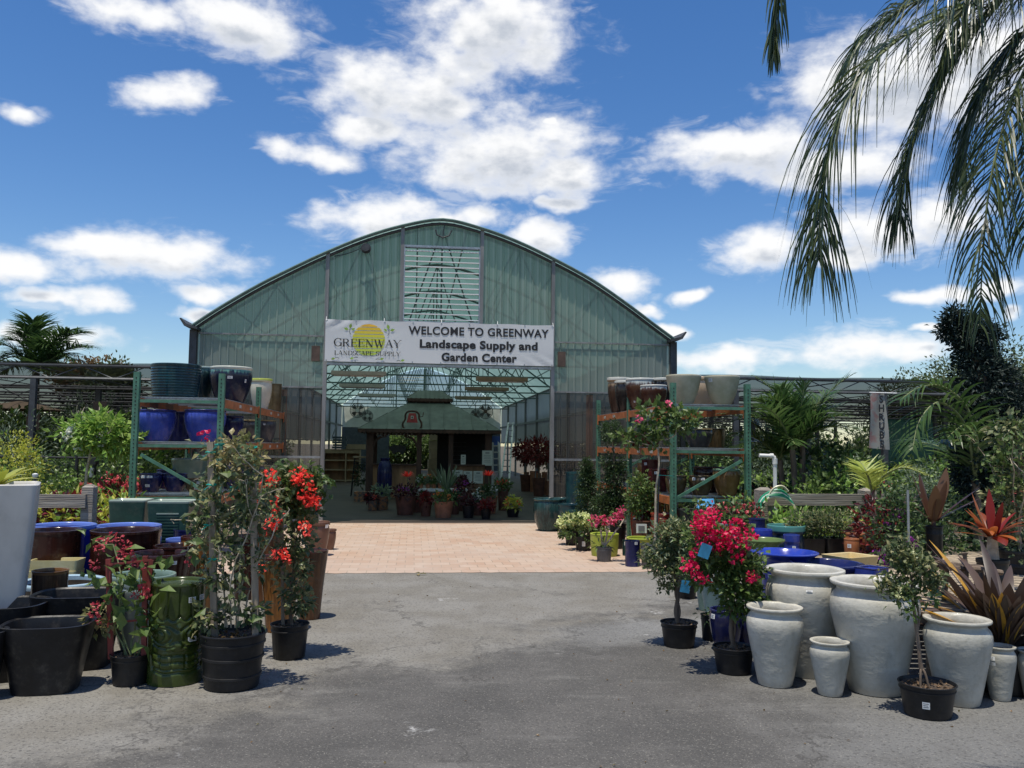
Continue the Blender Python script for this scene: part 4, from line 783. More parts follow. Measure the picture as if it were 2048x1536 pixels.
# glazed pots behind the white jars
GP = 'glazed pots behind the white jars'
pot('navy pot with wide bright blue flaring rim', 1569, 1103, 130, 'flare', 'cobalt', Y=7.1, group=GP, st=((-.62, .74, .06, .03),))
pot('dark navy wide bowl behind two large white jars', 1653, 1125, 142, 'dish', 'navy', Y=6.75, group=GP)
pot('olive green wide rimmed pot behind the magenta bougainvillea', 1525, 1078, 86, 'flare', 'olive_glaze', Y=8.0, group=GP, st=((.9, .97, .03, .02),))
pot('teal blue pot with dark rim beside the shrub trays', 1572, 1050, 74, 'lipped', 'teal_rim', Y=8.7, group=GP)
pot('small dark navy pot with two white stickers beside the hose post', 1514, 1037, 34, 'straight', 'navy', Y=9.2, group=GP, st=((-.3, .86, .05, .03), (-.3, .72, .05, .03)))
pot('blue rimmed pot low between the small navy pot and olive pot', 1522, 1058, 44, 'lipped', 'cobalt', Y=8.5, group=GP)
pot('slim slate blue jar beside the black shrub tray', 1583, 1069, 32, 'lipped', 'mid_blue', Y=8.2, group=GP, st=((.3, .85, .03, .02),))
pot('tall celadon pot behind the magenta bougainvillea trunk', 1428, 1164, 56, 'tall', 'celadon_tall', yb=1234, group=GP)
pot('second celadon pot peeking past the taller celadon pot', 1412, 1158, 46, 'tall', 'celadon', yb=1222, group=GP)
pot('navy round pot with sticker behind the magenta bougainvillea tub', 1452, 1217, 64, 'round', 'navy', yb=1304, group=GP, st=((-.9, .84, .045, .035),))
pot('dark navy pot half hidden between bougainvillea tub and white jar', 1492, 1226, 62, 'lipped', 'navy', yb=1298, group=GP)
pot('small navy drum pot with dotted sides on the paving', 1265, 1081, 30, 'straight', 'navy', yb=1134, group=GP, st=((.5, .92, .04, .035),))
pot('teal pot half hidden behind the navy drum pot', 1254, 1080, 20, 'cyl', 'teal_deep', yb=1112, group=GP, st=((-.2, .8, .05, .05),))
pot('lime green thick rimmed pot on the paving', 1209, 1067, 57, 'cyl', 'lime', yb=1114, group=GP, th=.16)
pot('lime green wide bowl behind the grey nursery tub', 1282, 1075, 58, 'bowl', 'lime', Y=12.3, group=GP, th=.14)
pot('red glazed pot under the green shrub', 1284, 1021, 46, 'round', 'red_glaze', Y=13.0, group=GP, st=((-.7, .8, .04, .04),))
pot('red glazed pot beside its shrub filled twin', 1326, 1026, 50, 'round', 'red_glaze', Y=12.4, group=GP, st=((-.6, .78, .04, .04),))
pot('terracotta jar with sticker, smaller and in front of its twin', 1703, 1077, 29, 'round', 'terracotta', Y=8.1, z0=.49, group=GP, st=((-.3, .72, .035, .035),))
pot('larger terracotta jar behind the one with a sticker', 1712, 1067, 40, 'round', 'terracotta', Y=8.45, z0=.49, group=GP)
DG = 'teal pots beside the doorway'
pot('teal ribbed pot in front beside the doorway post', 1097, 997, 60, 'belly', 'teal_deep', yb=1063, group=DG, flute=26); pot('teal pot partly behind the front teal pot at the doorway', 1122, 996, 44, 'belly', 'teal_deep', Y=15.9, group=DG, flute=26)
pot('tall dark blue urn against the corrugated wall', 1157, 944, 52, 'cyl', 'teal_ribbed', Y=15.7, group=DG, flute=22, th=.06); pot('short teal pot in front of the tall blue urn', 1141, 1008, 50, 'cyl', 'teal_ribbed', Y=14.9, group=DG); pot('lowest teal pot rim behind the cream hydrangeas', 1150, 1021, 38, 'cyl', 'green_bluepot', Y=14.3, group=DG)
# pots of the left display
LG = 'glazed pots of the crowded display'
pot('light blue rimmed wide bowl behind the black planters', 126, 1161, 160, 'bowl', 'light_blue_rim', Y=7.0, group=LG, th=.13)
pot('small brown cylinder pot in front of the yellow planters', 101, 1140, 67, 'straight', 'brown_small', Y=6.45, group=LG, th=.07)
pot('tall cobalt blue pot behind the white planter', 128, 1049, 119, 'cyl', 'cobalt_rim', Y=8.3, group=LG); pot('cobalt blue pot behind the larger oxblood pot', 258, 1050, 121, 'cyl', 'cobalt_rim', Y=8.55, group=LG)
pot('oxblood brown pot in front of the tall cobalt pot', 108, 1059, 104, 'cyl', 'oxblood', Y=7.7, group=LG); pot('larger oxblood brown pot with shining rim before cobalt pot', 253, 1059, 132, 'cyl', 'oxblood', Y=7.9, group=LG)
pot('blue pot with pale scalloped band beside the green planters', 367, 1077, 66, 'cyl', 'cobalt_rim', Y=8.7, group=LG); pot('dark blue pot behind the scalloped blue pot', 375, 1058, 52, 'cyl', 'navy', Y=9.2, group=LG)
pot('wide low oxblood bowl behind the flowering vine frame', 322, 1105, 118, 'bowl', 'oxblood', Y=7.3, group=LG, st=((.4, .9, .06, .03),)); pot('oxblood pot with glinting rim behind the tiki pot', 352, 1090, 84, 'cyl', 'oxblood', Y=7.7, group=LG)
pot('orange streaked pot beside the trellis stakes', 400, 1072, 72, 'cyl', 'orange_streak', Y=8.0, group=LG)
pot('celadon green shallow bowl behind the flowering vine', 286, 1148, 124, 'bowl', 'celadon', Y=6.75, group=LG); pot('gray green bowl low beside the flowering vine', 284, 1171, 118, 'bowl', 'gray_green', Y=6.35, group=LG)
BG = 'brown streaked pots along the driveway'
pot('large amber streaked pot behind the red bougainvillea', 562, 1112, 84, 'tall', 'orange_streak', yb=1266, group=BG, flute=40); pot('tall rust brown pot at the driveway edge', 622, 1100, 68, 'tall', 'rust_streak', yb=1240, group=BG, flute=40)
pot('dark ribbed rust pot behind the red bougainvillea flowers', 535, 1054, 56, 'cyl', 'rust_streak', Y=8.3, group=BG, flute=40); pot('rounded brown jar with lip and sticker on the paving', 636, 1043, 48, 'lipped', 'brown_jar', yb=1113, group=BG, st=((.85, .88, .06, .05),))
pot('small brown jar at the paving beside the lipped jar', 660, 1058, 26, 'lipped', 'brown_jar', yb=1100, group=BG); pot('dark rust pot between the trellis and amber pot', 500, 1070, 60, 'cyl', 'oxblood', Y=8.7, group=BG)
# pots on the rack with blue pots
RL = 'pots on the rack beside the shade house'; z1, z2, z3 = .865, 1.545, 2.125
pot('huge dark teal ribbed pot on the top rack shelf', 353, 730, 96, 'cyl', 'teal_ribbed', Y=11.95, z0=z3, group=RL, ribs=13); pot('dark green pot with pale rim behind the teal ribbed pot', 402, 734, 50, 'round', 'green_drip', Y=12.9, z0=z3, group=RL, st=((-.1, .86, .05, .03),))
pot('dark pot with cream rim and celadon drips on top shelf', 463, 735, 82, 'round', 'celadon_drip', Y=12.7, z0=z3, group=RL, st=((-.05, .68, .07, .04), (.75, .60, .03, .05))); pot('cream pot with yellow rim on top rack shelf', 523, 758, 44, 'lipped', 'cream_rim', Y=15.3, z0=z3, group=RL); pot('dark pot behind the yellow rimmed cream pot', 549, 768, 30, 'cyl', 'olive_brown', Y=16.1, z0=z3, group=RL)
pot('blue round pot with reflections in the shelf corner', 314, 820, 74, 'round', 'bright_blue', Y=11.85, z0=z2, group=RL); pot('dark blue pot between the two bright blue pots', 357, 824, 48, 'cyl', 'navy', Y=12.6, z0=z2, group=RL); pot('bright blue round pot beside the green rack post', 411, 820, 80, 'round', 'bright_blue', Y=12.0, z0=z2, group=RL)
pot('dark blue rimmed pot stacked behind the vine top', 462, 832, 50, 'round', 'navy', Y=13.2, z0=z2, group=RL); pot('black wide pot under the orange beam', 492, 840, 52, 'round', 'charcoal_glaze', Y=14.6, z0=z2, group=RL); pot('dark slate jar with a pale reflection by the far post', 531, 840, 42, 'round', 'charcoal_glaze', Y=15.6, z0=z2, group=RL, st=((-.1, .80, .04, .03),))
pot('dark navy pot with stickers on the lowest rack shelf', 303, 947, 44, 'round', 'navy', Y=11.65, z0=z1, group=RL, st=((-.75, .84, .06, .035), (-.15, .84, .07, .03), (-.35, .35, .06, .035))); pot('second navy pot with one sticker on the lowest shelf', 351, 947, 46, 'round', 'navy', Y=11.75, z0=z1, group=RL, st=((.55, .76, .06, .035),))
pot('navy pot standing behind the two stickered navy pots', 338, 939, 46, 'round', 'navy', Y=12.5, z0=z1, group=RL); pot('brown black pot with stickers beside the diagonal brace', 394, 957, 46, 'round', 'olive_brown', Y=11.7, z0=z1, group=RL, st=((.15, .72, .05, .03), (.5, .72, .04, .03), (.0, .3, .06, .03)))
pot('pale celadon bowl above the brown pot on lowest shelf', 382, 917, 74, 'bowl', 'celadon', Y=12.6, z0=z1, group=RL); pot('navy pot seen through the trellis vine', 462, 925, 56, 'round', 'navy', Y=12.7, z0=z1, group=RL); pot('dark jar at the far end of the lowest rack shelf', 520, 930, 40, 'round', 'charcoal_glaze', Y=14.8, z0=z1, group=RL)
# pots on the rack with cream pots
RR = 'pots on the rack beside the hibiscus'; z1, z2, z3 = .875, 1.545, 2.155
pot('large cream stoneware pot behind the near rack post', 1367, 751, 70, 'bowl', 'cream_stone', Y=12.35, z0=z3, group=RR); pot('large cream stoneware pot with sticker over the rack corner', 1444, 753, 70, 'bowl', 'cream_stone', Y=12.3, z0=z3, group=RR, st=((-.72, .84, .07, .05),)); pot('peach pot between the two cream pots', 1405, 755, 56, 'lipped', 'peach', Y=13.3, z0=z3, group=RR)
pot('tan and black dripped pot at the far end of top shelf', 1238, 756, 48, 'lipped', 'tan_drip', Y=15.7, z0=z3, group=RR); pot('black pot with white rim beside the tan dripped pot', 1251, 762, 44, 'lipped', 'black_white_drip', Y=15.0, z0=z3, group=RR); pot('brown pot with white streaked shoulder on the top shelf', 1283, 758, 64, 'round', 'brown_white_drip', Y=14.3, z0=z3, group=RR, st=((-.55, .25, .03, .03),))
pot('squat brown ribbed pot with cream rim on top shelf', 1307, 771, 54, 'round', 'brown_white_drip', Y=13.3, z0=z3, group=RR, flute=36); pot('white rimmed pot behind the squat brown ribbed pot', 1327, 757, 50, 'lipped', 'black_white_drip', Y=14.2, z0=z3, group=RR)
pot('reddish pot behind the hibiscus leaves', 1298, 862, 50, 'round', 'maroon', Y=13.5, z0=z2, group=RR); pot('maroon pot deeper on the middle shelf', 1262, 868, 40, 'round', 'maroon', Y=14.4, z0=z2, group=RR); pot('charcoal pot with tan rim on the middle shelf', 1398, 858, 54, 'round', 'charcoal_glaze', Y=12.8, z0=z2, group=RR); pot('dark pot beside the charcoal pot on the middle shelf', 1428, 857, 46, 'cyl', 'olive_brown', Y=13.2, z0=z2, group=RR)
pot('amber pot with green rim at the rack corner', 1453, 938, 54, 'round', 'amber_green', Y=12.2, z0=z1, group=RR); pot('olive brown pot with sticker on the lowest shelf', 1401, 951, 46, 'round', 'olive_brown', Y=12.25, z0=z1, group=RR, st=((-.6, .84, .05, .04), (.2, .84, .05, .03))); pot('dark olive jar behind the near rack post', 1352, 951, 42, 'round', 'olive_brown', Y=12.3, z0=z1, group=RR, st=((-.5, .7, .05, .05),))
pot('dark rust pot on top of the lowest shelf row', 1418, 934, 62, 'round', 'oxblood', Y=13.0, z0=z1, group=RR); pot('maroon pot with sticker behind the hibiscus stem', 1302, 919, 38, 'cyl', 'maroon', Y=13.6, z0=z1, group=RR, st=((-.6, .86, .05, .04),)); pot('maroon pot lower in front of its maroon twin', 1316, 938, 40, 'cyl', 'maroon', Y=13.1, z0=z1, group=RR, st=((-.2, .84, .05, .04),))
pot('amber jar on the lowest shelf by the topiary', 1286, 922, 24, 'lipped', 'amber_green', Y=14.2, z0=z1, group=RR); pot('tan jar behind the maroon pots', 1266, 932, 26, 'lipped', 'cream_stone', Y=14.6, z0=z1, group=RR)
# square and boxy pots
def boxpot(name, label, cat, loc, rz, sx, sy, H, mat, group=None, tb=.75, wall=.03, bow=0.0, corner=.25, n=64, flat=True, fl=.5, lean=0.0):
    """open planter with a rounded rectangular plan, tapering to tb at its foot"""
    th = np.linspace(0, 2*math.pi, n, endpoint=False); e = corner
    cx = np.sign(np.cos(th))*np.abs(np.cos(th))**e; cy = np.sign(np.sin(th))*np.abs(np.sin(th))**e; b = MB(); V = []; hs = np.linspace(0, 1, 9)
    rings = [(tb+(1-tb)*(h**(1+bow)), h*H, 0) for h in hs]+[(1, H, wall*.5), (1-0, H*.985, wall)]+[(tb+(1-tb)*(h**(1+bow)), h*H, wall) for h in (.9, .7, fl)]
    for k, z, inn in rings: V.append(np.stack([cx*(sx/2*k-inn), cy*(sy/2*k-inn), np.full(n, z)+(.006*H if inn == wall*.5 else 0)], 1))
    m = len(rings); k = np.arange(n); k2 = (k+1) % n
    b.add(np.concatenate(V), np.concatenate([np.stack([i*n+k, i*n+k2, (i+1)*n+k2, (i+1)*n+k], 1) for i in range(m-1)]))
    b.F.append((np.array([list(range(n))[::-1]]), 0)); b.F.append((np.array([list(range((m-1)*n, m*n))]), 0))
    o = b.build(name, M[mat], smooth=True, loc=loc, rz=rz, sharp=35); return tag(o, label, cat, group)
BP = 'matt black tapered planters'
def blk(label, px, yt, w, Y, rz, f=.72):
    p = at(px, yt, Y); W_ = w*Y/FOC; return boxpot('black_planter', label, 'planter', (p[0], Y, 0), rz, W_*.98, W_*.80, p[2], 'black_glaze', BP, tb=f, wall=.022, corner=.62, bow=.1)
blk('black pointed planter standing foremost on the driveway edge', 98, 1244, 168, 5.47, .20, .70); blk('black planter behind the foremost one, under the white planter', -6, 1205, 190, 5.75, .16, .74); blk('black planter behind, below the light blue bowl', 158, 1185, 168, 6.05, .16, .74); blk('black planter cut by the picture edge near the ground', -46, 1262, 110, 5.25, .3, .7)
p = at(-10, 968, 6.1); WP = boxpot('white_planter', 'tall white tapered planter holding a yellow green bromeliad', 'planter', (p[0], 6.1, 0), .47, .56, .56, p[2], 'white_planter', None, tb=.56, wall=.035, corner=.13, bow=-.35, fl=.8, n=96)
sc_ = MB().lathe([(.25, p[2]*.9), (.01, p[2]*.9+.01)], 20).build('soil', M['soil'], WP)
for i, (px, yt, Y, w_) in enumerate(((264, 999, 9.75, 70), (346, 1001, 9.35, 80))):
    p = at(px, yt, Y); o = boxpot('green_planter', ('plain dark green square planter beside the rack post', 'dark green square planter with ribbed front panel')[i], 'planter', (p[0], Y, 0), (.12, .12)[i], w_*Y/FOC, w_*Y/FOC*.9, p[2], 'green_planter', 'green square planters', tb=.74, wall=.03, corner=.12, n=96)
    if i == 1:
        W_ = w_*Y/FOC; rp = MB()
        for k in range(22):
            z = p[2]*(.86-k*.035); f = .74+.26*(z/p[2]); rp.box((0, -W_*.45*f-.002, z), (W_*.52, .012, .013))
        rp.build('ribbed_panel', M['green_planter'], o)
for k in range(4):
    p = at(114, 1118, 7.45); hh = .10; boxpot('rectangular_planter', ('lowest yellow glazed rectangular planter of the stack', 'second yellow rectangular planter up in the stack', 'third yellow rectangular planter up in the stack', 'topmost yellow glazed rectangular planter, open and empty')[k], 'planter', (p[0]+.004*(k % 2), 7.45, p[2]-.01-(4-k)*hh*.9), .12, .40, .22, hh, 'yellow_glaze', 'stacked yellow planters', tb=.93, wall=.02, corner=.14, n=64)
o = boxpot('display_stand', 'dark square pot upside down under the yellow planters', 'pot', (p[0], 7.45, 0), .12, .34, .20, max(.06, p[2]-.01-.36), 'oxblood', None, tb=1.0, corner=.3)
p = at(1700, 1110, 7.1); boxpot('square_tray', 'yellow glazed square shallow tray on the plank table', 'tray', (p[0], 7.1, .487), .5, .36, .30, p[2]-.487, 'yellow_tray', None, tb=.72, wall=.02, corner=.12, n=64, fl=.35)
p = at(1742, 1134, 6.5); o = boxpot('square_planter', 'blue square planter with sandy filling beside the white jar', 'planter', (p[0], 6.5, .487), .6, .20, .18, max(.1, p[2]-.487), 'bright_blue', None, tb=.8, wall=.02, corner=.14, n=64, fl=.8); MB().box((0, 0, max(.1, p[2]-.487)*.82), (.15, .13, .01)).build('sand', M['cream_stone'], o)
# tiki cylinder with a carved face
c, R, H = place(357, 1166, 107, 'straight', 1374); nt_, nz2_ = 220, 170
face = math.atan2(-c[1], -c[0])+.10; th = np.arange(nt_)*2*math.pi/nt_; zz = np.linspace(0, 1, nz2_); TT, ZZ = np.meshgrid(th, zz)
U = ((TT-face+math.pi) % (2*math.pi)-math.pi)*R/H; D = np.zeros_like(U)
def groove(pts, wd=.011, dp=1.0):
    global D
    P_ = np.array(pts); best = np.full(U.shape, 9.0)
    for a, b_ in zip(P_[:-1], P_[1:]):
        d = b_-a; t_ = np.clip(((U-a[0])*d[0]+(ZZ-a[1])*d[1])/max(1e-9, d@d), 0, 1); best = np.minimum(best, np.hypot(U-a[0]-t_*d[0], ZZ-a[1]-t_*d[1]))
    D -= dp*np.exp(-(best/wd)**2)
def bulge(x, z, rx, rz_, h):
    global D
    D += h*np.clip(1-((U-x)/rx)**2-((ZZ-z)/rz_)**2, 0, 1)**.7
for k in range(-4, 5):
    x = k*.13; groove([(x, .98), (x, .70)]); groove([(x+.13*q, .70-.045*math.sin(q*math.pi)) for q in np.linspace(0, 1, 10)])
for sgn in (-1, 1):
    groove([(sgn*(.155+.008*a)*1+sgn*.115*(1-a/26)*math.cos(a), .50+.085*(1-a/26)*math.sin(a)) for a in np.linspace(0, 19, 90)])
    groove([(sgn*.02, .56), (sgn*.10, .605), (sgn*.20, .615), (sgn*.30, .58)], .014); groove([(sgn*.05, .40), (sgn*.13, .385), (sgn*.24, .40), (sgn*.30, .43)], .012); bulge(sgn*.155, .50, .15, .12, .9)
    groove([(sgn*.38, .95), (sgn*.40, .06)], .012, .8)
bulge(0, .40, .095, .055, 2.2); bulge(-.085, .385, .05, .035, 1.2); bulge(.085, .385, .05, .035, 1.2); bulge(0, .50, .05, .13, 1.2)
for z in (.315, .245, .175): groove([(-.30, z+.02), (-.15, z-.012), (0, z), (.15, z-.012), (.30, z+.02)], .011)
for x in (-.2, -.07, .07, .2): groove([(x, .31), (x, .18)], .010)
groove([(-.34, .30), (-.30, .16), (-.15, .125), (0, .14), (.15, .125), (.30, .16), (.34, .30)], .014, 1.2); bulge(0, .24, .33, .12, .6)
RAD_ = R*(.965+.0*ZZ)+.009*D; V = np.stack([RAD_*np.cos(TT), RAD_*np.sin(TT), ZZ*H], -1).reshape(-1, 3); k = np.arange(nt_); k2 = (k+1) % nt_
b = MB().add(V, np.concatenate([np.stack([i*nt_+k, i*nt_+k2, (i+1)*nt_+k2, (i+1)*nt_+k], 1) for i in range(nz2_-1)]))
b.lathe([(R*.965, H-.001), (R*1.0, H), (R*1.005, H+.010), (R*.98, H+.017), (R*.90, H+.012), (R*.87, H-.01), (R*.86, H*.4), (.01, H*.39)], 90)
TK = tag(b.build('carved_pot', M['olive_tiki'], smooth=True, loc=tuple(c), sharp=60), 'olive green glazed cylinder pot carved with a grinning face', 'pot'); stickers(TK, lambda f: R*.975, H, face, ((.42, .86, .05, .035), (.88, .87, .05, .035), (.48, .46, .062, .03)))
# ------------------------------------------------------------------ potted plants
def RNG(s): return np.random.default_rng(s)
def tub(label, px, yt, w, yb=None, Y=None, z0=0.0, mat='black_plastic', cat='potted plant', name='potted_plant', group=None, ribs=0, tagst=(), litter=False):
    """an Empty at the tub's foot with the tub and its soil; plants are added in its own coordinates"""
    c, R, H = place(px, yt, w/1.03, 'nursery', yb, Y, z0); o = thing(name, label, cat, tuple(c), 0, group); b = MB()
    rf = (lambda t_, z: 1+.012*np.sign(np.sin(t_*ribs))*np.clip((.77-z/H)*30, 0, 1)) if ribs else None
    b.lathe(profile('nursery', R, H, .05, .8), 72 if ribs else 40, rfun=rf); q = b.build('nursery_pot', M[mat], o, smooth=True, sharp=30)
    rs = RNG(int(px*7+yt)); s = MB(); r1 = R*.93; n = 26; V = [(0, 0, H*.90)]
    for r_ in (.35, .7, 1.0):
        for a in np.arange(n)*2*math.pi/n: V.append((r1*r_*math.cos(a), r1*r_*math.sin(a), H*(.89+.03*rs.random())))
    F = [(0, 1+i, 1+(i+1) % n) for i in range(n)]+[(1+k*n+i, 1+(k+1)*n+i, 1+(k+1)*n+(i+1) % n, 1+k*n+(i+1) % n) for k in range(2) for i in range(n)]
    s.add(V, F).build('soil', M['soil'], o)
    if litter:
        l = MB(); a = rs.random(90)*6.28; r_ = np.sqrt(rs.random(90))*r1*.9; P = np.stack([r_*np.cos(a), r_*np.sin(a), np.full(90, H*.925)], 1); leaves(l, P, rs.normal(size=(90, 3))*[1, 1, .3], .028, .02, rs); l.build('leaf_litter', M['lf_rusty' if litter == 1 else 'mulch'], o)
    if tagst: stickers(q, lambda f: radius_at('nursery', R, f), H, math.atan2(-c[1], -c[0]), tagst)
    o['_H'] = H; return o, c, R, H
def rel(c, px, py, Y=None): return at(px, py, c[1] if Y is None else Y)-c
def fol(par, name, mat, ell, L, W, seed, tpl='oval', shell=.5, upb=.8, droop=0.0):
    r_ = RNG(seed); b = MB()
    for (c, r, nc, per, cs) in ell:
        P, D = clumps(r_, c, r, nc, per, cs, shell); D = D+np.array([0, 0, -droop]); n = len(P); leaves(b, P, D, L*(.6+.8*r_.random(n)), W*(.6+.8*r_.random(n)), r_, tpl, upb)
    return b.build(name, M[mat], par)
def blooms(par, name, mat, spots, s, per, seed, tpl='petal', flat=(1, 1, 1)):
    """clusters of petals: spots = (centre, radius)"""
    r_ = RNG(seed); b = MB()
    for c, r in spots:
        n = int(per*(r/.05)**1.6)+6; d = nrm(r_.normal(size=(n, 3))); P = np.array(c)+d*r*np.array(flat)*(.35+.65*r_.random((n, 1))**.5); leaves(b, P, d+r_.normal(size=(n, 3))*.7, s*(.7+.6*r_.random(n)), s*.9*(.7+.6*r_.random(n)), r_, tpl)
    return b.build(name, M[mat], par)
def stem(par, name, mat, pts, r, n=8, m=14): return MB().tube(catmull(pts, m), np.linspace(r, r*.6, m), n).build(name, M[mat], par, smooth=True)
def vines(par, mat, starts, seed, r=.006, kids=2, L=.35, depth=1, spread=.6, up=.1, name='stem', shrink=.30):
    r_ = RNG(seed); b = MB(); tips = []
    for p, d, l in starts: branch(b, r_, p, d, l, r, depth, tips, spread, 7, kids, .14, up, 6, shrink)
    b.build(name, M[mat], par, smooth=True); return np.array(tips)
def leaf_on(par, name, mat, tips, per, jit, L, W, seed, tpl='oval', droop=.2):
    r_ = RNG(seed); P = np.repeat(tips, per, 0)+r_.normal(size=(len(tips)*per, 3))*jit; D = r_.normal(size=P.shape)+np.array([0, 0, -droop]); n = len(P); b = MB()
    leaves(b, P, D, L*(.5+r_.random(n)), W*(.5+r_.random(n)), r_, tpl); return b.build(name, M[mat], par)
def hang_tag(par, p, wd, ht, mat, tilt=.1, yaw=0.0):
    b = MB().box((0, 0, 0), (wd, .003, ht)); ca, sa = math.cos(tilt), math.sin(tilt); b.xform([[ca, 0, -sa], [0, 1, 0], [sa, 0, ca]], p); b.build('plant_tag', M[mat], par)
# 1 climbing bougainvillea on two stakes
o, c, R, H = tub('large black tub with a leggy bougainvillea tied to two wooden stakes', 467, 1262, 130, 1385, litter=1, name='trellised_bougainvillea')
q = bpy.data.objects[o.children[0].name]
bb = MB()
for f in (.55, .22): bb.lathe([(radius_at('nursery', R, f-.03)+.001, H*(f-.03)), (radius_at('nursery', R, f)+.008, H*(f-.02)), (radius_at('nursery', R, f)+.008, H*(f+.02)), (radius_at('nursery', R, f+.03)+.001, H*(f+.03))], 40)
bb.build('pot_band', M['black_plastic'], q, smooth=True)
for px0, py0, px1, py1 in ((430, 1262, 421, 884), (512, 1252, 506, 950)):
    a = rel(c, px0, py0, c[1]-.03); z = rel(c, px1, py1, c[1]-.03); MB().bar(a-[0, 0, .06], z, .040, .022, up=(0, 1, 0)).build('stake', M['stake_wood'], o)
for py in (1178, 1090, 990): MB().bar(rel(c, 424, py, c[1]-.02), rel(c, 512, py, c[1]-.02), .008, .006).build('cross_wire', M['dark_steel'], o)
st_ = [(rel(c, x, 1255), rel(c, x2, y2)-rel(c, x, 1255), .92*np.linalg.norm(rel(c, x2, y2)-rel(c, x, 1255))) for x, x2, y2 in ((450, 430, 930), (462, 470, 900), (470, 500, 905), (478, 462, 1000), (486, 520, 1010), (455, 415, 1060), (474, 490, 950))]
tp = vines(o, 'pale_stem', st_, 11, .006, 4, depth=2, spread=.9, up=.02, shrink=.2)
tp = tp[(tp[:, 2] > H)]; tp[:, 0] = np.clip(tp[:, 0], -.27, .27); tp[:, 1] *= .7
leaf_on(o, 'foliage', 'lf_boug', tp, 2, (.035, .035, .035), .045, .03, 12)
r_ = RNG(5); ell = [(rel(c, x, y), (.10, .09, .08), 8, 7, .025) for x, y in ((455, 895), (490, 890), (430, 905), (510, 920), (470, 925), (440, 950), (420, 1040), (500, 960), (480, 1045), (415, 1010), (450, 1100), (510, 1000), (430, 1150), (490, 1130), (425, 1238), (505, 1225), (470, 1190), (412, 1232))]
fol(o, 'foliage', 'lf_dry', ell[:5], .05, .032, 13, shell=.2); fol(o, 'foliage', 'lf_boug', ell[5:], .058, .04, 14, shell=.2)
big = [rel(c, x, y, c[1]-.1) for x, y in ((400, 1035), (408, 1085), (470, 945), (477, 950), (412, 1215), (488, 1235), (495, 1240), (505, 1215), (390, 1135))]
b = MB(); leaves(b, np.array(big), RNG(3).normal(size=(len(big), 3))*[1, .5, .5]+[0, 0, .2], .10, .065, RNG(4)); b.build('leaves', M['lf_mid'], o)
blooms(o, 'blossoms', 'fl_magenta', [(rel(c, 410, 872), .03)], .03, 20, 6)
for x, y in ((421, 905), (440, 890), (505, 895), (423, 970), (470, 975), (418, 1050), (426, 1118)):
    p = rel(c, x, y, c[1]-.04); tt_ = MB(); tt_.tube([p+[-.03, 0, .0], p+[-.01, -.02, .005], p+[.015, -.02, -.004], p+[.03, 0, .004]], .005, 5)
    for s in (-1, 1): tt_.bar(p+[0, -.02, 0], p+[s*.035, -.035, .02*s-.01], .012, .003)
    tt_.build('plant_tie', M['teal_tie'], o)
# 2 red bougainvillea
o, c, R, H = tub('black tub with a tall bougainvillea in vivid red flower', 580, 1246, 76, 1321, ribs=24, litter=2, name='red_bougainvillea', group='bougainvilleas in black tubs')
stem(o, 'trunk', 'bark', [rel(c, 583, 1250), rel(c, 580, 1190), rel(c, 590, 1120), rel(c, 588, 1050)], .014); MB().bar(rel(c, 566, 1262, c[1]-.02), rel(c, 563, 980, c[1]-.02), .022, .015, up=(0, 1, 0)).build('stake', M['stake_wood'], o)
tp = vines(o, 'green_stem', [(rel(c, 588, 1080), rel(c, x, y)-rel(c, 588, 1080), .38) for x, y in ((552, 965), (598, 955), (622, 985), (562, 1000), (612, 1040), (552, 1080), (588, 950))], 21, .006, 4, depth=2)
leaf_on(o, 'foliage', 'lf_mid', tp, 2, (.04, .04, .04), .055, .038, 22)
fol(o, 'foliage', 'lf_boug', [(rel(c, x, y), (r1, .12, r2), 16, 10, .028) for x, y, r1, r2 in ((560, 985, .11, .18), (592, 965, .12, .15), (615, 1010, .10, .2), (578, 1060, .13, .18), (598, 1110, .10, .14), (590, 1170, .10, .14), (570, 1125, .12, .13), (598, 1205, .06, .06), (552, 1020, .1, .2))], .05, .035, 23)
blooms(o, 'blossoms', 'fl_red', [(rel(c, x, y, c[1]-dy), r) for x, y, r, dy in ((541, 948, .045, .16), (534, 966, .035, .16), (546, 962, .035, .18), (596, 948, .045, .12), (609, 958, .05, .14), (590, 962, .035, .15), (622, 980, .035, .14), (604, 990, .03, .18), (626, 998, .04, .14), (631, 1005, .035, .12), (616, 1003, .025, .15), (546, 1043, .045, .2), (556, 1032, .035, .2), (538, 1054, .035, .2), (548, 1012, .02, .18), (516, 1002, .018, .1), (609, 1050, .03, .2), (614, 1062, .025, .18), (556, 1108, .035, .2), (568, 1110, .025, .2), (576, 1120, .022, .2), (522, 1136, .028, .15), (548, 1002, .02, .2))], .028, 38, 24)
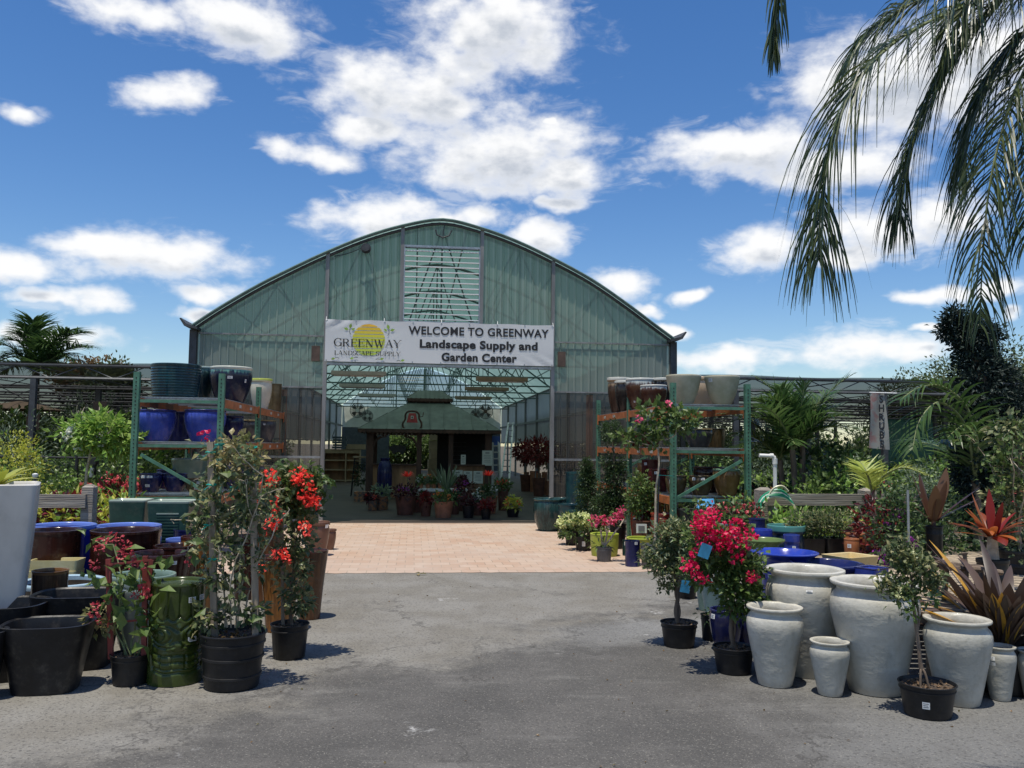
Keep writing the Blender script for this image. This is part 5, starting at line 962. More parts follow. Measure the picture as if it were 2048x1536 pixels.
# 3 clerodendrum on a red wooden frame
o, c, R, H = tub('small black tub with a coral flowered vine on a red frame', 262, 1306, 78, 1374, ribs=0, litter=2, name='flowering_vine')
for x, y in ((217, 1118), (291, 1112)): MB().bar(rel(c, 222 if x < 250 else 288, 1318, c[1]-.02), rel(c, x, y, c[1]-.02), .032, .018, up=(0, 1, 0)).build('frame_post', M['red_wood'], o)
MB().bar(rel(c, 214, 1130, c[1]-.03), rel(c, 304, 1120, c[1]-.03), .012, .012).bar(rel(c, 218, 1246, c[1]-.03), rel(c, 300, 1238, c[1]-.03), .012, .012).build('frame_rail', M['red_wood'], o); MB().bar(rel(c, 303, 1120, c[1]-.03), rel(c, 296, 1195, c[1]-.03), .026, .014, up=(0, 1, 0)).build('frame_post', M['red_wood'], o)
tp = vines(o, 'green_stem', [(rel(c, x, 1312), rel(c, x2, y2)-rel(c, x, 1312), np.linalg.norm(rel(c, x2, y2)-rel(c, x, 1312))) for x, x2, y2 in ((250, 235, 1080), (262, 230, 1140), (270, 300, 1180), (255, 200, 1220), (275, 310, 1240), (262, 265, 1130))], 31, .006, 2, depth=1, spread=.6)
leaf_on(o, 'foliage', 'lf_mid', tp[tp[:, 2] > H*1.05], 2, (.05, .05, .04), .075, .045, 32)
pl = np.array([rel(c, x, y, c[1]-.12) for x, y in ((238, 1200), (250, 1215), (240, 1262), (285, 1255), (262, 1300), (275, 1205), (232, 1150), (262, 1140), (208, 1130), (285, 1290), (250, 1100), (300, 1215), (318, 1180), (312, 1235), (300, 1270), (262, 1170), (248, 1240), (270, 1232))]); b = MB()
dd = RNG(33).normal(size=pl.shape)*[.8, .3, .6]+[.2, -.3, .3]; leaves(b, pl, dd, .13, .075, RNG(34)); b.build('leaves', M['lf_mid'], o)
blooms(o, 'blossoms', 'fl_coral', [(rel(c, x, y, c[1]-.1), r) for x, y, r in ((205, 1085, .03), (222, 1075, .03), (238, 1080, .03), (196, 1100, .025), (255, 1092, .02), (240, 1110, .03), (255, 1105, .03), (262, 1112, .025), (190, 1130, .025), (268, 1132, .025), (280, 1135, .025), (284, 1182, .035), (272, 1190, .03), (296, 1186, .03), (190, 1212, .025), (202, 1205, .03), (186, 1225, .02), (380, 1125, .02), (195, 1240, .02))], .022, 26, 35); fol(o, 'foliage', 'lf_dry', [(rel(c, 200, 1235), (.07, .07, .07), 12, 7, .02), (rel(c, 225, 1235), (.05, .05, .05), 8, 6, .02)], .045, .025, 36)
# 4 little tree with grey green crown
o, c, R, H = tub('black tub with a small standard tree of grey green leaves', 1358, 1243, 74, 1297, litter=2, name='standard_tree')
stem(o, 'trunk', 'bark', [rel(c, 1360, 1255), rel(c, 1352, 1225), rel(c, 1356, 1190), rel(c, 1350, 1150), rel(c, 1346, 1100)], .020, 9, 20); MB().tube(catmull([rel(c, 1353, 1255), rel(c, 1359, 1222), rel(c, 1351, 1185), rel(c, 1355, 1150)], 16), .011, 7).build('trunk', M['bark'], o, smooth=True)
tp = vines(o, 'bark', [(rel(c, 1348, 1130), rel(c, x, y)-rel(c, 1348, 1140), .25) for x, y in ((1320, 1080), (1375, 1070), (1350, 1050), (1325, 1110), (1380, 1110))], 41, .007, 4, depth=2)
leaf_on(o, 'foliage', 'lf_boug', tp, 3, (.03, .03, .03), .035, .022, 42)
fol(o, 'foliage', 'lf_boug', [(rel(c, x, y), (.12, .12, .08), 20, 10, .022) for x, y in ((1345, 1068), (1370, 1075), (1325, 1085), (1350, 1095), (1328, 1120), (1372, 1115), (1350, 1125), (1340, 1145), (1378, 1140), (1315, 1130))]+[(rel(c, x, y), (.04, .04, .04), 6, 6, .015) for x, y in ((1298, 1112), (1285, 1112), (1330, 1165), (1325, 1175))], .040, .022, 43)
fol(o, 'foliage', 'lf_gray', [(rel(c, 1345, 1075), (.16, .16, .09), 30, 7, .022), (rel(c, 1330, 1105), (.15, .15, .07), 20, 6, .022)], .036, .02, 44)
# 5 magenta bougainvillea
o, c, R, H = tub('black tub with a standard bougainvillea in dense magenta flower', 1467, 1292, 82, 1351, litter=2, name='magenta_bougainvillea', group='bougainvilleas in black tubs')
stem(o, 'trunk', 'bark', [rel(c, 1470, 1298), rel(c, 1462, 1260), rel(c, 1466, 1220), rel(c, 1458, 1180), rel(c, 1455, 1120)], .018, 9, 18); MB().tube(catmull([rel(c, 1462, 1298), rel(c, 1470, 1255), rel(c, 1460, 1215), rel(c, 1466, 1170)], 14), .009, 7).build('trunk', M['bark'], o, smooth=True)
tp = vines(o, 'bark', [(rel(c, 1458, 1175), rel(c, x, y)-rel(c, 1458, 1180), l) for x, y, l in ((1400, 1060, .4), (1430, 1050, .45), (1490, 1080, .4), (1420, 1120, .3), (1390, 1120, .3), (1490, 1140, .25))], 51, .007, 3, depth=2); leaf_on(o, 'foliage', 'lf_mid', tp, 2, (.04, .04, .03), .045, .03, 52)
fol(o, 'foliage', 'lf_mid', [(rel(c, x, y), (.14, .14, .10), 26, 12, .026) for x, y in ((1440, 1115), (1470, 1130), (1415, 1140), (1490, 1145), (1450, 1155), (1475, 1165), (1415, 1075), (1480, 1190), (1485, 1205))], .042, .03, 53)
mg = [(1405, 1040, .07), (1425, 1035, .07), (1395, 1055, .06), (1440, 1050, .06), (1415, 1060, .07), (1400, 1078, .05), (1430, 1072, .06), (1455, 1060, .06), (1470, 1050, .05), (1485, 1060, .06), (1495, 1075, .05), (1465, 1075, .07), (1485, 1090, .06), (1450, 1090, .06), (1430, 1088, .045), (1475, 1100, .05), (1500, 1072, .045), (1425, 1095, .04), (1440, 1105, .03), (1385, 1135, .045), (1372, 1130, .04), (1390, 1145, .04), (1402, 1155, .03), (1412, 1160, .03), (1378, 1118, .025), (1390, 1105, .03), (1475, 1118, .045), (1468, 1128, .03), (1500, 1155, .03), (1512, 1150, .025), (1510, 1160, .02), (1440, 1145, .025), (1408, 1050, .06)]
blooms(o, 'blossoms', 'fl_magenta', [(rel(c, x, y, c[1]+(-.17 if i % 3 else -.05)), r*.74) for i, (x, y, r) in enumerate(mg) if i % 7 != 3], .033, 34, 54); hang_tag(o, rel(c, 1410, 1102, c[1]-.22), .075, .095, 'tag_blue', -.35)
# 6 tub with blue tag and bare stems
o, c, R, H = tub('small black tub with bare pale stems and a blue tag', 1374, 1152, 42, 1198, name='bare_stem_plant'); vines(o, 'pale_stem', [(rel(c, 1376, 1155), rel(c, x, y)-rel(c, 1376, 1155), l) for x, y, l in ((1355, 1110, .2), (1390, 1120, .15), (1362, 1130, .14))], 61, .010, 2, depth=0, up=0); hang_tag(o, rel(c, 1371, 1173, c[1]-.13), .098, .125, 'tag_blue', -.18)
o, c, R, H = tub('small black tub with low leaves under the celadon pot', 1421, 1228, 40, 1282, name='potted_seedling'); fol(o, 'foliage', 'lf_dark', [((0, 0, H), (.08, .08, .05), 10, 6, .02)], .04, .025, 62)
# 7 rose standard
o, c, R, H = tub('wide black tub with a thin trunked rose tree', 1854, 1364, 108, 1441, litter=2, name='rose_standard', tagst=((-.05, .45, .04, .04),))
sp_ = MB()
for k in range(4):
    a = rel(c, 1842, 1335); e = rel(c, 1836+k*9, 1378); e[1] += (k % 2)*.06-.03; sp_.tube(catmull([a, a*.5+e*.5+[.0, 0, .03], e], 8), .007, 6)
sp_.tube(catmull([rel(c, 1842, 1338), rel(c, 1838, 1300), rel(c, 1832, 1250), rel(c, 1826, 1200), rel(c, 1822, 1150)], 14), np.linspace(.013, .008, 14), 8).tube(catmull([rel(c, 1846, 1338), rel(c, 1834, 1280), rel(c, 1838, 1235), rel(c, 1828, 1180)], 12), .006, 6).build('trunk', M['bark'], o, smooth=True)
tp = vines(o, 'green_stem', [(rel(c, 1826, 1190), rel(c, x, y)-rel(c, 1826, 1200), l) for x, y, l in ((1790, 1140, .2), (1840, 1120, .25), (1810, 1110, .25), (1860, 1190, .15), (1790, 1190, .15), (1830, 1130, .2), (1800, 1215, .1))], 71, .005, 5, depth=2, spread=.8); leaf_on(o, 'foliage', 'lf_boug', tp, 2, (.025, .025, .025), .034, .022, 72)
fol(o, 'foliage', 'lf_mid', [(rel(c, x, y), (.07, .07, .05), 6, 6, .014) for x, y in ((1800, 1150), (1840, 1140), (1815, 1180), (1845, 1190), (1828, 1215), (1795, 1200), (1855, 1175), (1820, 1125))], .036, .024, 73); blooms(o, 'blossoms', 'fl_cream', [(rel(c, 1797, 1192, c[1]-.1), .018), (rel(c, 1830, 1112, c[1]-.05), .015)], .02, 40, 74); MB().bar(rel(c, 1865, 1190), rel(c, 1876, 1180), .03, .004).bar(rel(c, 1862, 1200), rel(c, 1866, 1175), .02, .004).build('plant_tie', M['teal_tie'], o)
# 8 desert rose
o, c, R, H = tub('grey black tub with a pink desert rose on the paving', 1208, 1094, 33, 1124, mat='gray_plastic', ribs=20, name='desert_rose', litter=2); tp = vines(o, 'pale_stem', [(rel(c, 1208, 1096), rel(c, x, y)-rel(c, 1208, 1096), np.linalg.norm(rel(c, x, y)-rel(c, 1208, 1096))) for x, y in ((1190, 1055), (1205, 1055), (1222, 1050), (1240, 1028), (1215, 1060))], 81, .014, 2, depth=0, up=.02); fol(o, 'foliage', 'lf_mid', [(rel(c, x, y), (.1, .1, .04), 6, 6, .03) for x, y in ((1195, 1048), (1215, 1048), (1240, 1028), (1205, 1090))], .07, .03, 82)
blooms(o, 'blossoms', 'fl_pink', [(rel(c, x, y, c[1]-.06), .05) for x, y in ((1193, 1038), (1202, 1043), (1212, 1045), (1224, 1040), (1187, 1042), (1240, 1030), (1243, 1022), (1232, 1036))], .055, 12, 83)
# 9 hydrangeas
for i, (px, yt, yb, w, fx, fy, rr_, lab) in enumerate(((1145, 1060, 1091, 32, 1138, 1046, .16, 'black tub of cream hydrangea closest to the teal pots'), (1166, 1072, 1102, 34, 1160, 1050, .22, 'black tub with label and the fullest cream hydrangea'), (1188, 1058, 1088, 28, 1186, 1050, .15, 'cream hydrangea tub behind the lime green pot'))):
    o, c, R, H = tub(lab, px, yt, w, yb, name='hydrangea', group='cream hydrangeas in black tubs', tagst=((.1, .5, .05, .07),) if i == 1 else ()); fol(o, 'foliage', 'lf_mid', [(rel(c, fx, fy+8), (rr_, rr_, rr_*.8), 26, 10, .04)], .07, .05, 91+i); r_ = RNG(95+i); d = nrm(r_.normal(size=(16, 3))); d[:, 2] = abs(d[:, 2])*.9-.15
    blooms(o, 'blossoms', 'fl_cream', [(rel(c, fx, fy)+q*rr_*.8, .06) for q in d], .04, 26, 97+i)
# 10 topiaries and standard hibiscus
o, c, R, H = tub('conical clipped juniper beside the tall blue urn', 1178, 1075, 34, Y=13.6, name='cone_topiary', group='clipped topiary shrubs'); fol(o, 'foliage', 'lf_topiary', [(rel(c, 1178-(1030-y)*.1*.5, y), (r1, r1, .12), 30, 26, .035) for y, r1 in ((935, .06), (950, .09), (968, .13), (985, .16), (1003, .19), (1022, .21), (1040, .22))], .035, .018, 101); stem(o, 'trunk', 'bark', [rel(c, 1178, 1080), rel(c, 1176, 1000)], .02)
o, c, R, H = tub('two tiered topiary with a round clipped ball on top', 1236, 1048, 34, 1098, name='ball_topiary', group='clipped topiary shrubs'); stem(o, 'trunk', 'bark', [rel(c, 1234, 1052), rel(c, 1230, 980), rel(c, 1227, 900), rel(c, 1226, 870)], .022)
fol(o, 'foliage', 'lf_topiary', [(rel(c, 1225, 864), (.16, .16, .16), 90, 22, .03)], .03, .016, 102, shell=.75); fol(o, 'foliage', 'lf_dark', [(rel(c, x, y), (.17, .17, .13), 40, 18, .035) for x, y in ((1225, 925), (1232, 950), (1222, 975), (1236, 995), (1220, 1005), (1205, 1010), (1232, 1020))], .04, .025, 103)
o, c, R, H = tub('grey tub with a tall standard hibiscus before the cream pot rack', 1301, 1088, 42, 1138, mat='gray_plastic', name='standard_hibiscus'); stem(o, 'trunk', 'pale_stem', [rel(c, 1309, 1092), rel(c, 1311, 1040), rel(c, 1312, 980), rel(c, 1318, 930), rel(c, 1316, 895)], .017, 9, 20)
MB().bar(rel(c, 1313, 1090, c[1]+.03), rel(c, 1319, 930, c[1]+.03), .018, .018).build('stake', M['dark_steel'], o)
br_ = MB()
for pts in (((1316, 897), (1290, 888), (1262, 884), (1250, 880)), ((1316, 915), (1318, 890), (1330, 870), (1340, 860)), ((1312, 880), (1302, 850), (1306, 840)), ((1330, 880), (1350, 870), (1352, 850), (1345, 838)), ((1316, 900), (1300, 880), (1280, 866))): br_.tube(catmull([rel(c, *q) for q in pts], 10), .009, 6)
br_.build('branches', M['pale_stem'], o, smooth=True)
fol(o, 'foliage', 'lf_mid', [(rel(c, x, y), (.11, .10, .07), 5, 5, .04) for x, y in ((1325, 820), (1300, 826), (1350, 822), (1368, 840), (1350, 845), (1290, 842), (1310, 855), (1275, 866), (1254, 872), (1330, 862), (1382, 838))], .085, .07, 104); fol(o, 'foliage', 'lf_mid', [(rel(c, x, y), (.12, .11, .07), 5, 5, .04) for x, y in ((1330, 825), (1302, 832), (1355, 832), (1286, 866), (1262, 876), (1316, 866), (1338, 848), (1320, 884), (1376, 842), (1246, 880), (1390, 850))], .085, .065, 105); blooms(o, 'blossoms', 'fl_pink', [(rel(c, 1277, 838, c[1]-.1), .03), (rel(c, 1337, 808, c[1]-.1), .03)], .04, 20, 106)
MB().bar(rel(c, 1314, 950), rel(c, 1348, 952), .02, .006).build('plant_tie', M['teal_tie'], o)
# shrubs in the red pots and the pink flowered bush in a celadon pot
o, c, R, H = tub('leafy shrub with white card in front of the red pots', 1288, 1040, 48, Y=12.7, mat='clay_dark', name='leafy_shrub'); fol(o, 'foliage', 'lf_mid', [(rel(c, x, y), (.16, .16, .13), 18, 10, .04) for x, y in ((1285, 985), (1300, 998), (1272, 1000), (1290, 1010), (1285, 970))], .065, .04, 111); MB().box(rel(c, 1283, 1057, c[1]-.28), (.15, .006, .13)).build('card', M['paper'], o); MB().box(rel(c, 1283, 1057, c[1]-.288), (.09, .006, .075)).build('card_print', M['sticker_ink'], o)
o, c, R, H = tub('crown of pink flowers in a low pot behind the magenta bougainvillea', 1452, 1045, 60, Y=9.6, mat='white_planter', name='pink_flower_bush'); fol(o, 'foliage', 'lf_dark', [(rel(c, x, 1030), (.2, .2, .1), 22, 9, .04) for x in (1430, 1460, 1490)], .06, .04, 112); blooms(o, 'blossoms', 'fl_coral', [(rel(c, 1415+k*6.5, 1018+7*math.sin(k*2.1)+(4 if k > 12 else 0), c[1]-.1+.1*(k % 3)), .04) for k in range(17)], .035, 16, 113)
# ------------------------------------------------------------------ big leaved plants
def straps(par, name, mat, base, lst, seed, seg=10, fold=.16):
    """strap leaves: (azimuth, start elevation, length, width, droop)"""
    r_ = RNG(seed); b = MB()
    for a, e, L, W, dr in lst:
        d = np.array([math.cos(a)*math.cos(e), math.sin(a)*math.cos(e), math.sin(e)]); p = np.array(base, float)+np.array([math.cos(a), math.sin(a), 0])*.02; s = np.array([-math.sin(a), math.cos(a), 0]); s = s+r_.normal(size=3)*.12; V = []
        for i in range(seg+1):
            t = i/seg; wd = W*(.55+.45*math.sin(min(1, t*1.7)*math.pi/2))*(1-t**4.5)*.5*(1+.08*math.sin(t*9+L*40))+.001; up = nrm(np.cross(s, d)); V += [p-s*wd+up*wd*fold, p.copy(), p+s*wd+up*wd*fold]
            p = p+d*L/seg; d = d+np.array([0, 0, -dr/seg]); d /= np.linalg.norm(d)
        F = [q for i in range(seg) for q in ((i*3, i*3+1, i*3+4, i*3+3), (i*3+1, i*3+2, i*3+5, i*3+4))]; b.add(V, F)
    return b.build(name, M[mat], par, smooth=True, sharp=70)
o, c, R, H = tub('huge bromeliad with brown and yellow strap leaves in a dark tub', 2008, 1285, 120, Y=5.7, mat='black_plastic', name='giant_bromeliad'); r_ = RNG(7)
ls = [(r_.random()*6.28, .35+1.0*r_.random(), .60+.26*r_.random(), .052+.03*r_.random(), .4+1.6*r_.random()) for k in range(70)]
ls += [(math.pi+.05, .62, .80, .10, .35), (math.pi-.25, .85, .84, .11, .25), (math.pi+.35, .45, .74, .10, .55), (math.pi-.1, .25, .66, .09, .5), (math.pi+.5, .30, .60, .10, .7), (math.pi+.25, .55, .72, .11, .35), (math.pi-.1, .35, .66, .10, .25), (math.pi+.6, .75, .60, .12, .3), (math.pi+.1, .95, .70, .12, .15), (math.pi-.4, .6, .62, .11, .5), (-1.3, .9, .55, .12, .8), (-1.7, .75, .5, .12, .9), (math.pi+.9, .5, .55, .11, .9), (math.pi+1.2, 1.1, .62, .12, .2), (-2.1, .4, .55, .11, .4)]
ls = [(a, max(e, 1.0), min(L, .52), W, min(d, .5)) if math.sin(a) < -.25 else (a, e, L, W, d) for a, e, L, W, d in ls]
straps(o, 'leaves', 'bromeliad', (0, 0, H*.9), ls, 121)
o, c, R, H = tub('red and orange bromeliad towering behind the brown one', 1985, 1118, 60, Y=6.7, name='red_bromeliad'); straps(o, 'leaves', 'brom_red', rel(c, 1985, 1075), [(math.pi+.2, 1.0, .30, .05, .5), (math.pi-.2, .55, .34, .035, .5), (2.4, 1.25, .36, .06, .1), (1.2, 1.35, .38, .065, .1), (-1.4, 1.3, .30, .06, .5), (-.4, .9, .26, .06, 1.0), (.3, 1.0, .30, .07, .9), (math.pi+.7, .8, .26, .05, 1.2), (-2.0, .9, .26, .06, 1.3), (-.9, .9, .26, .06, 1.2), (math.pi+.1, .3, .30, .045, .4), (-1.7, .4, .24, .10, 1.3), (-.7, .3, .22, .09, 1.2)]+[(k*.7, .5+.7*((k*5) % 7)/7, .22+.12*((k*3) % 5)/5, .05+.03*((k*2) % 3)/3, .6+.9*((k*4) % 5)/5) for k in range(14)], 122); stem(o, 'stem', 'pale_stem', [rel(c, 1985, 1118), rel(c, 1985, 1060)], .05)
o, c, R, H = tub('dark purple cordyline with upright broad leaves on the plank table', 1868, 1052, 34, Y=8.0, z0=.49, name='purple_cordyline'); stem(o, 'stem', 'brown_stain', [rel(c, 1868, 1055), rel(c, 1866, 1030)], .025); straps(o, 'leaves', 'brom_dark', rel(c, 1866, 1042), [(2.7, 1.25, .48, .12, .05), (2.2, 1.35, .45, .12, .05), (.4, 1.25, .52, .13, .05), (0, .55, .50, .08, .2), (-.3, .8, .5, .09, .3), (math.pi, .8, .42, .07, .7), (math.pi+.4, .7, .36, .07, .9), (-1.4, 1.2, .42, .10, .4), (-1.9, 1.1, .4, .1, .3), (.9, .9, .45, .1, .3)], 123)
straps(WP, 'bromeliad', 'brom_green', (0, 0, WP.dimensions.z*.98), [(a, .5+.5*RNG(int(a*9)).random(), .30, .06, .9) for a in np.arange(0, 6.28, .42)], 124)
# ------------------------------------------------------------------ palms
def frond(lb, rb, pts, n, L, W, hang, seed, r0=.018, vee=.25, seg=5, fwd=.62, t0=.06, jit=.12, tas=.2):
    """a feather leaf along control points: rachis into rb, leaflets into lb"""
    r_ = RNG(seed); P = catmull(pts, 40); rb.tube(P, np.linspace(r0, r0*.22, 40), 6); T = nrm(np.gradient(P, axis=0)); S0 = None
    for side in (-1, 1):
        for k in range(n):
            t = t0+(1-t0)*(k+.5*r_.random())/n; i = min(38, int(t*39)); p = P[i]+(P[i+1]-P[i])*(t*39-i); d0 = T[i]; s = np.cross(d0, [0, 0, 1.0])
            if np.linalg.norm(s) < .15: s = np.cross(d0, [0, -1.0, 0])
            s = nrm(s)*side; u_ = nrm(np.cross(s*side, d0)); prof = (math.sin(math.pi*min(1, (.10+.9*t)))**.55+.12)*(.85+.3*r_.random()); l = L*prof
            d = nrm(d0*(fwd+.25*t)+s*.85*(1-tas*max(0.0, -d0[2]))+u_*vee*(1-tas)+r_.normal(size=3)*jit); wv = nrm(np.cross(d, u_)); an = (r_.random()-.5)*2.2*(tas > .2); wv = wv*math.cos(an)+np.cross(d, wv)*math.sin(an); V = []; q = p.copy(); hg = hang*(.7+.6*r_.random())
            for j in range(seg+1):
                w_ = W*.5*(1-(j/seg)**1.6)*(.55+.45*min(1, j*1.2))+.0006; V += [q-wv*w_, q+wv*w_]; q = q+d*l/seg; d = nrm(d+np.array([0, 0, -hg/seg])); 
            lb.add(V, [(2*j, 2*j+1, 2*j+3, 2*j+2) for j in range(seg)])
def palm(name, label, cat, base, trunk_top, fronds, mat, tmat='bark', tr=.08, n=40, L=.4, W=.03, hang=.5, seed=1, group=None, trunks=None, r0=.018, seg=4, tas=None):
    o = thing(name, label, cat, tuple(base), 0, group); lb, rb = MB(), MB(); base = np.array(base)
    for i, pts in enumerate(fronds): frond(lb, rb, [np.array(p)-base for p in pts], n, L[i] if isinstance(L, tuple) else L, W, hang, seed*31+i, r0, seg=seg, tas=tas[i] if tas and i < len(tas) else .2)
    lb.build('leaflets', M[mat], o); rb.build('leaf_stalks', M['green_stem'], o, smooth=True)
    for k, (a, z) in enumerate(trunks or [((0, 0, 0), np.array(trunk_top)-base)]): MB().tube(catmull([a, np.array(a)*.5+np.array(z)*.5+[.02, 0, 0], z], 12), np.linspace(tr, tr*.75, 12), 12).build('trunk', M[tmat], o, smooth=True)
    return o
def arch(c0, az, elv, L, droop, n=7):
    """control points of an arching leaf stalk"""
    d = np.array([math.cos(az)*math.cos(elv), math.sin(az)*math.cos(elv), math.sin(elv)]); p = np.array(c0, float); out = [p.copy()]
    for i in range(n): p = p+d*L/n; out.append(p.copy()); d = nrm(d+np.array([0, 0, -droop/n]))
    return out
# queen palm over the driveway: crown just out of frame, leaves hanging in
CR = np.array([2.47, 3.43, 3.66])
fr = [[CR, at(2120, -60, 3.30), at(1960, 0, 3.17), at(1810, 70, 3.07), at(1715, 165, 3.04), at(1662, 290, 3.04), at(1642, 420, 3.04), at(1637, 520, 3.04)],
      [CR, at(2150, -90, 3.23), at(2040, -30, 3.23), at(1950, 60, 3.27), at(1880, 170, 3.30), at(1830, 280, 3.33), at(1808, 370, 3.37), at(1800, 440, 3.37)],
      [CR, at(2200, -20, 3.23), at(2120, 60, 3.14), at(2045, 150, 3.07), at(2005, 260, 3.04), at(1978, 380, 3.00), at(1965, 520, 3.00), at(1960, 650, 3.00)],
      [CR, at(2120, -330, 3.04), at(1950, -420, 2.77), at(1760, -380, 2.61), at(1640, -260, 2.54), at(1575, -110, 2.54), at(1555, 10, 2.54), at(1546, 118, 2.54)],
      [CR, at(2220, -60, 3.17), at(2160, 40, 3.04), at(2110, 180, 2.94), at(2075, 330, 2.90), at(2060, 480, 2.87)], [CR, at(2180, -180, 3.3), at(2080, -140, 3.25), at(1980, -60, 3.2), at(1920, 30, 3.15), at(1890, 130, 3.15)]]
fr += [[CR, at(2130, -110, 3.50), at(2010, -70, 3.43), at(1880, -20, 3.37), at(1770, 40, 3.37), at(1700, 120, 3.37)], [CR, at(2150, 0, 3.30), at(2060, 60, 3.30), at(1990, 150, 3.33), at(1945, 250, 3.37), at(1925, 340, 3.37)]]
for k in range(6): fr.append(arch(CR, -1.7+k*.38, .5+.15*(k % 2), 1.7, 2.0))
palm('queen_palm', 'tall queen palm whose dark feathery leaves hang over the driveway', 'palm tree', (2.57, 3.46, 0), CR, fr, 'lf_palmdark', tas=(.55, .55, .30, .75, .35, .4, .5, .5), tr=.09, n=136, L=(0.52, 0.43, 0.36, 0.21, 0.40, 0.33, 0.45, 0.42, 0.36, 0.36, 0.36, 0.36, 0.36, 0.36), W=.0066, hang=2.1, seed=2, r0=.009, seg=6)
# clustered palm in the right garden
pc = at(1600, 1000, 12.2); base = (pc[0], 12.2, 0); fr = []; r_ = RNG(8); tops = []
for k, (px, py) in enumerate(((1585, 900), (1605, 880), (1560, 920))):
    p = at(px, py, 12.1+.2*k); tops.append((np.array([(px-1600)/FOC*6, .1*k, 0]), p-np.array(base)))
    for j in range(9): fr.append(arch(p, r_.random()*6.28, .75+.65*r_.random(), .85+.35*r_.random(), 1.1+.9*r_.random()))
for px, py in ((1520, 800), (1560, 775), (1610, 765), (1650, 790), (1500, 830), (1680, 810)):
    e = at(px, py, 12.1); s = at(1595, 890, 12.2); fr.append([s, s*.6+e*.4+[0, 0, .12], e])
palm('clustered_palm', 'bushy multi stemmed palm between the rack and the sign post', 'palm tree', base, None, fr, 'lf_palm', 'bark', .05, 26, .36, .038, .5, 3, None, tops)
# arching palm at the shade house edge
pc = at(1930, 900, 9.6); fr = [[at(1950, 960, 9.7), at(1940, 830, 9.6), at(1890, 775, 9.5), at(1840, 775, 9.4), at(1800, 800, 9.3)], [at(1950, 960, 9.7), at(1930, 850, 9.5), at(1880, 805, 9.3), at(1840, 840, 9.2), at(1825, 900, 9.1)], [at(1950, 960, 9.7), at(1955, 880, 9.5), at(1930, 850, 9.3), at(1895, 875, 9.1)]]+[arch(at(1950, 960, 9.7), a, .9, 1.1, 1.4) for a in (.3, 1.2, 2.0)]
palm('arching_palm', 'young palm arching out of the dark juniper with split leaves', 'palm tree', (at(1950, 960, 9.7)[0], 9.7, 0), at(1950, 960, 9.7), fr, 'lf_palm', tr=.06, n=26, L=.46, W=.034, hang=.9, seed=4)
pc = at(1755, 960, 9.0); palm('yellow_palm', 'small yellow green palm leaning past the sign post foot', 'palm tree', (at(1745, 990, 9.0)[0], 9.0, 0), at(1745, 985, 9.0), [[at(1745, 985, 9.0), at(1770, 950, 8.9), at(1810, 935, 8.8), at(1850, 950, 8.7)], [at(1745, 985, 9.0), at(1735, 950, 8.9), at(1725, 945, 8.8)], arch(at(1745, 985, 9.0), 1.5, 1.0, .5, 1.0)], 'lf_palmyellow', tr=.03, n=22, L=.22, W=.022, hang=.4, seed=5)
pc = at(70, 730, 30); fr = []
tp_ = at(72, 745, 30)
for e in ((-20, 690), (5, 715), (35, 668), (66, 640), (60, 655), (100, 690), (140, 660), (165, 664), (185, 695), (150, 720), (20, 680), (-5, 725)):
    q = at(e[0], e[1], 29.5); m_ = tp_*.45+q*.55+[0, 0, .35]; fr.append([tp_, m_, q])
for k in range(5): fr.append(arch(tp_, k*1.25+.3, .5, 1.9, 1.3))
palm('royal_palm', 'palm crown with upright spear rising over the shade house roof', 'palm tree', (tp_[0], 30, 0), tp_, fr, 'lf_palm', tr=.16, n=60, L=.85, W=.05, hang=.8, seed=6, r0=.045, seg=3)
# ------------------------------------------------------------------ trees
def tree(name, label, base, H, cr, th, mat, seed, nclump=150, per=26, L=.16, W=.10, group=None, shell=.35, trunk_r=.16, lobes=None):
    o = thing(name, label, 'tree', tuple(base), 0, group); r_ = RNG(seed); b = MB(); tips = []
    branch(b, r_, (0, 0, 0), (0, 0, 1), H*.40, trunk_r, 3, tips, .55, 6, 3, .08, .10, 9, .55); b.build('trunk', M['bark'], o, smooth=True); e = []
    cs = lobes or [(0, 0, H-cr[2], 1.0)]+[(cr[0]*.7*math.cos(a), cr[1]*.7*math.sin(a), H-cr[2]*(1.0+.5*r_.random()), .55+.2*r_.random()) for a in np.arange(5)*1.256+r_.random()]
    for x, y, z, k in cs: e.append(((x, y, z), (cr[0]*k, cr[1]*k, cr[2]*k), int(nclump*k/2.5), per, .055*cr[0]+.08))
    fol(o, 'crown', mat, e, L, W, seed+1, shell=shell); return o
p = at(190, 760, 38); tree('rusty_tree', 'rusty brown crowned tree beyond the shade house roof', (p[0], 38, 0), 5.2, (1.5, 1.5, 1.0), 3.2, 'lf_rusty', 201); p = at(228, 760, 36); tree('small_oak', 'small green tree beyond the shade house near the rusty one', (p[0], 36, 0), 4.8, (.9, .9, .9), 3.0, 'lf_oak', 203)
for i, (px, Y, H_, cr, lab) in enumerate(((1990, 31, 5.9, (2.2, 2.0, 1.2), 'broad oak crown rising behind the dark juniper'), (1835, 33, 5.0, (1.5, 1.5, 1.2), 'smaller airy oak crown above the shade house roof'), (2080, 30, 5.6, (2.0, 2.0, 1.6), 'oak crown partly cut by the picture edge'), (1354, 44, 5.3, (.7, .7, .9), 'tiny tree top showing past the greenhouse corner'))):
    p = at(px, 740, Y); H_ -= .35; tree('oak_tree', lab, (p[0], Y, 0), H_, cr, H_*.55, 'lf_oak', 210+3*i, 230, 24, .13, .07, 'oaks beyond the shade house', .25)
r_ = RNG(77)
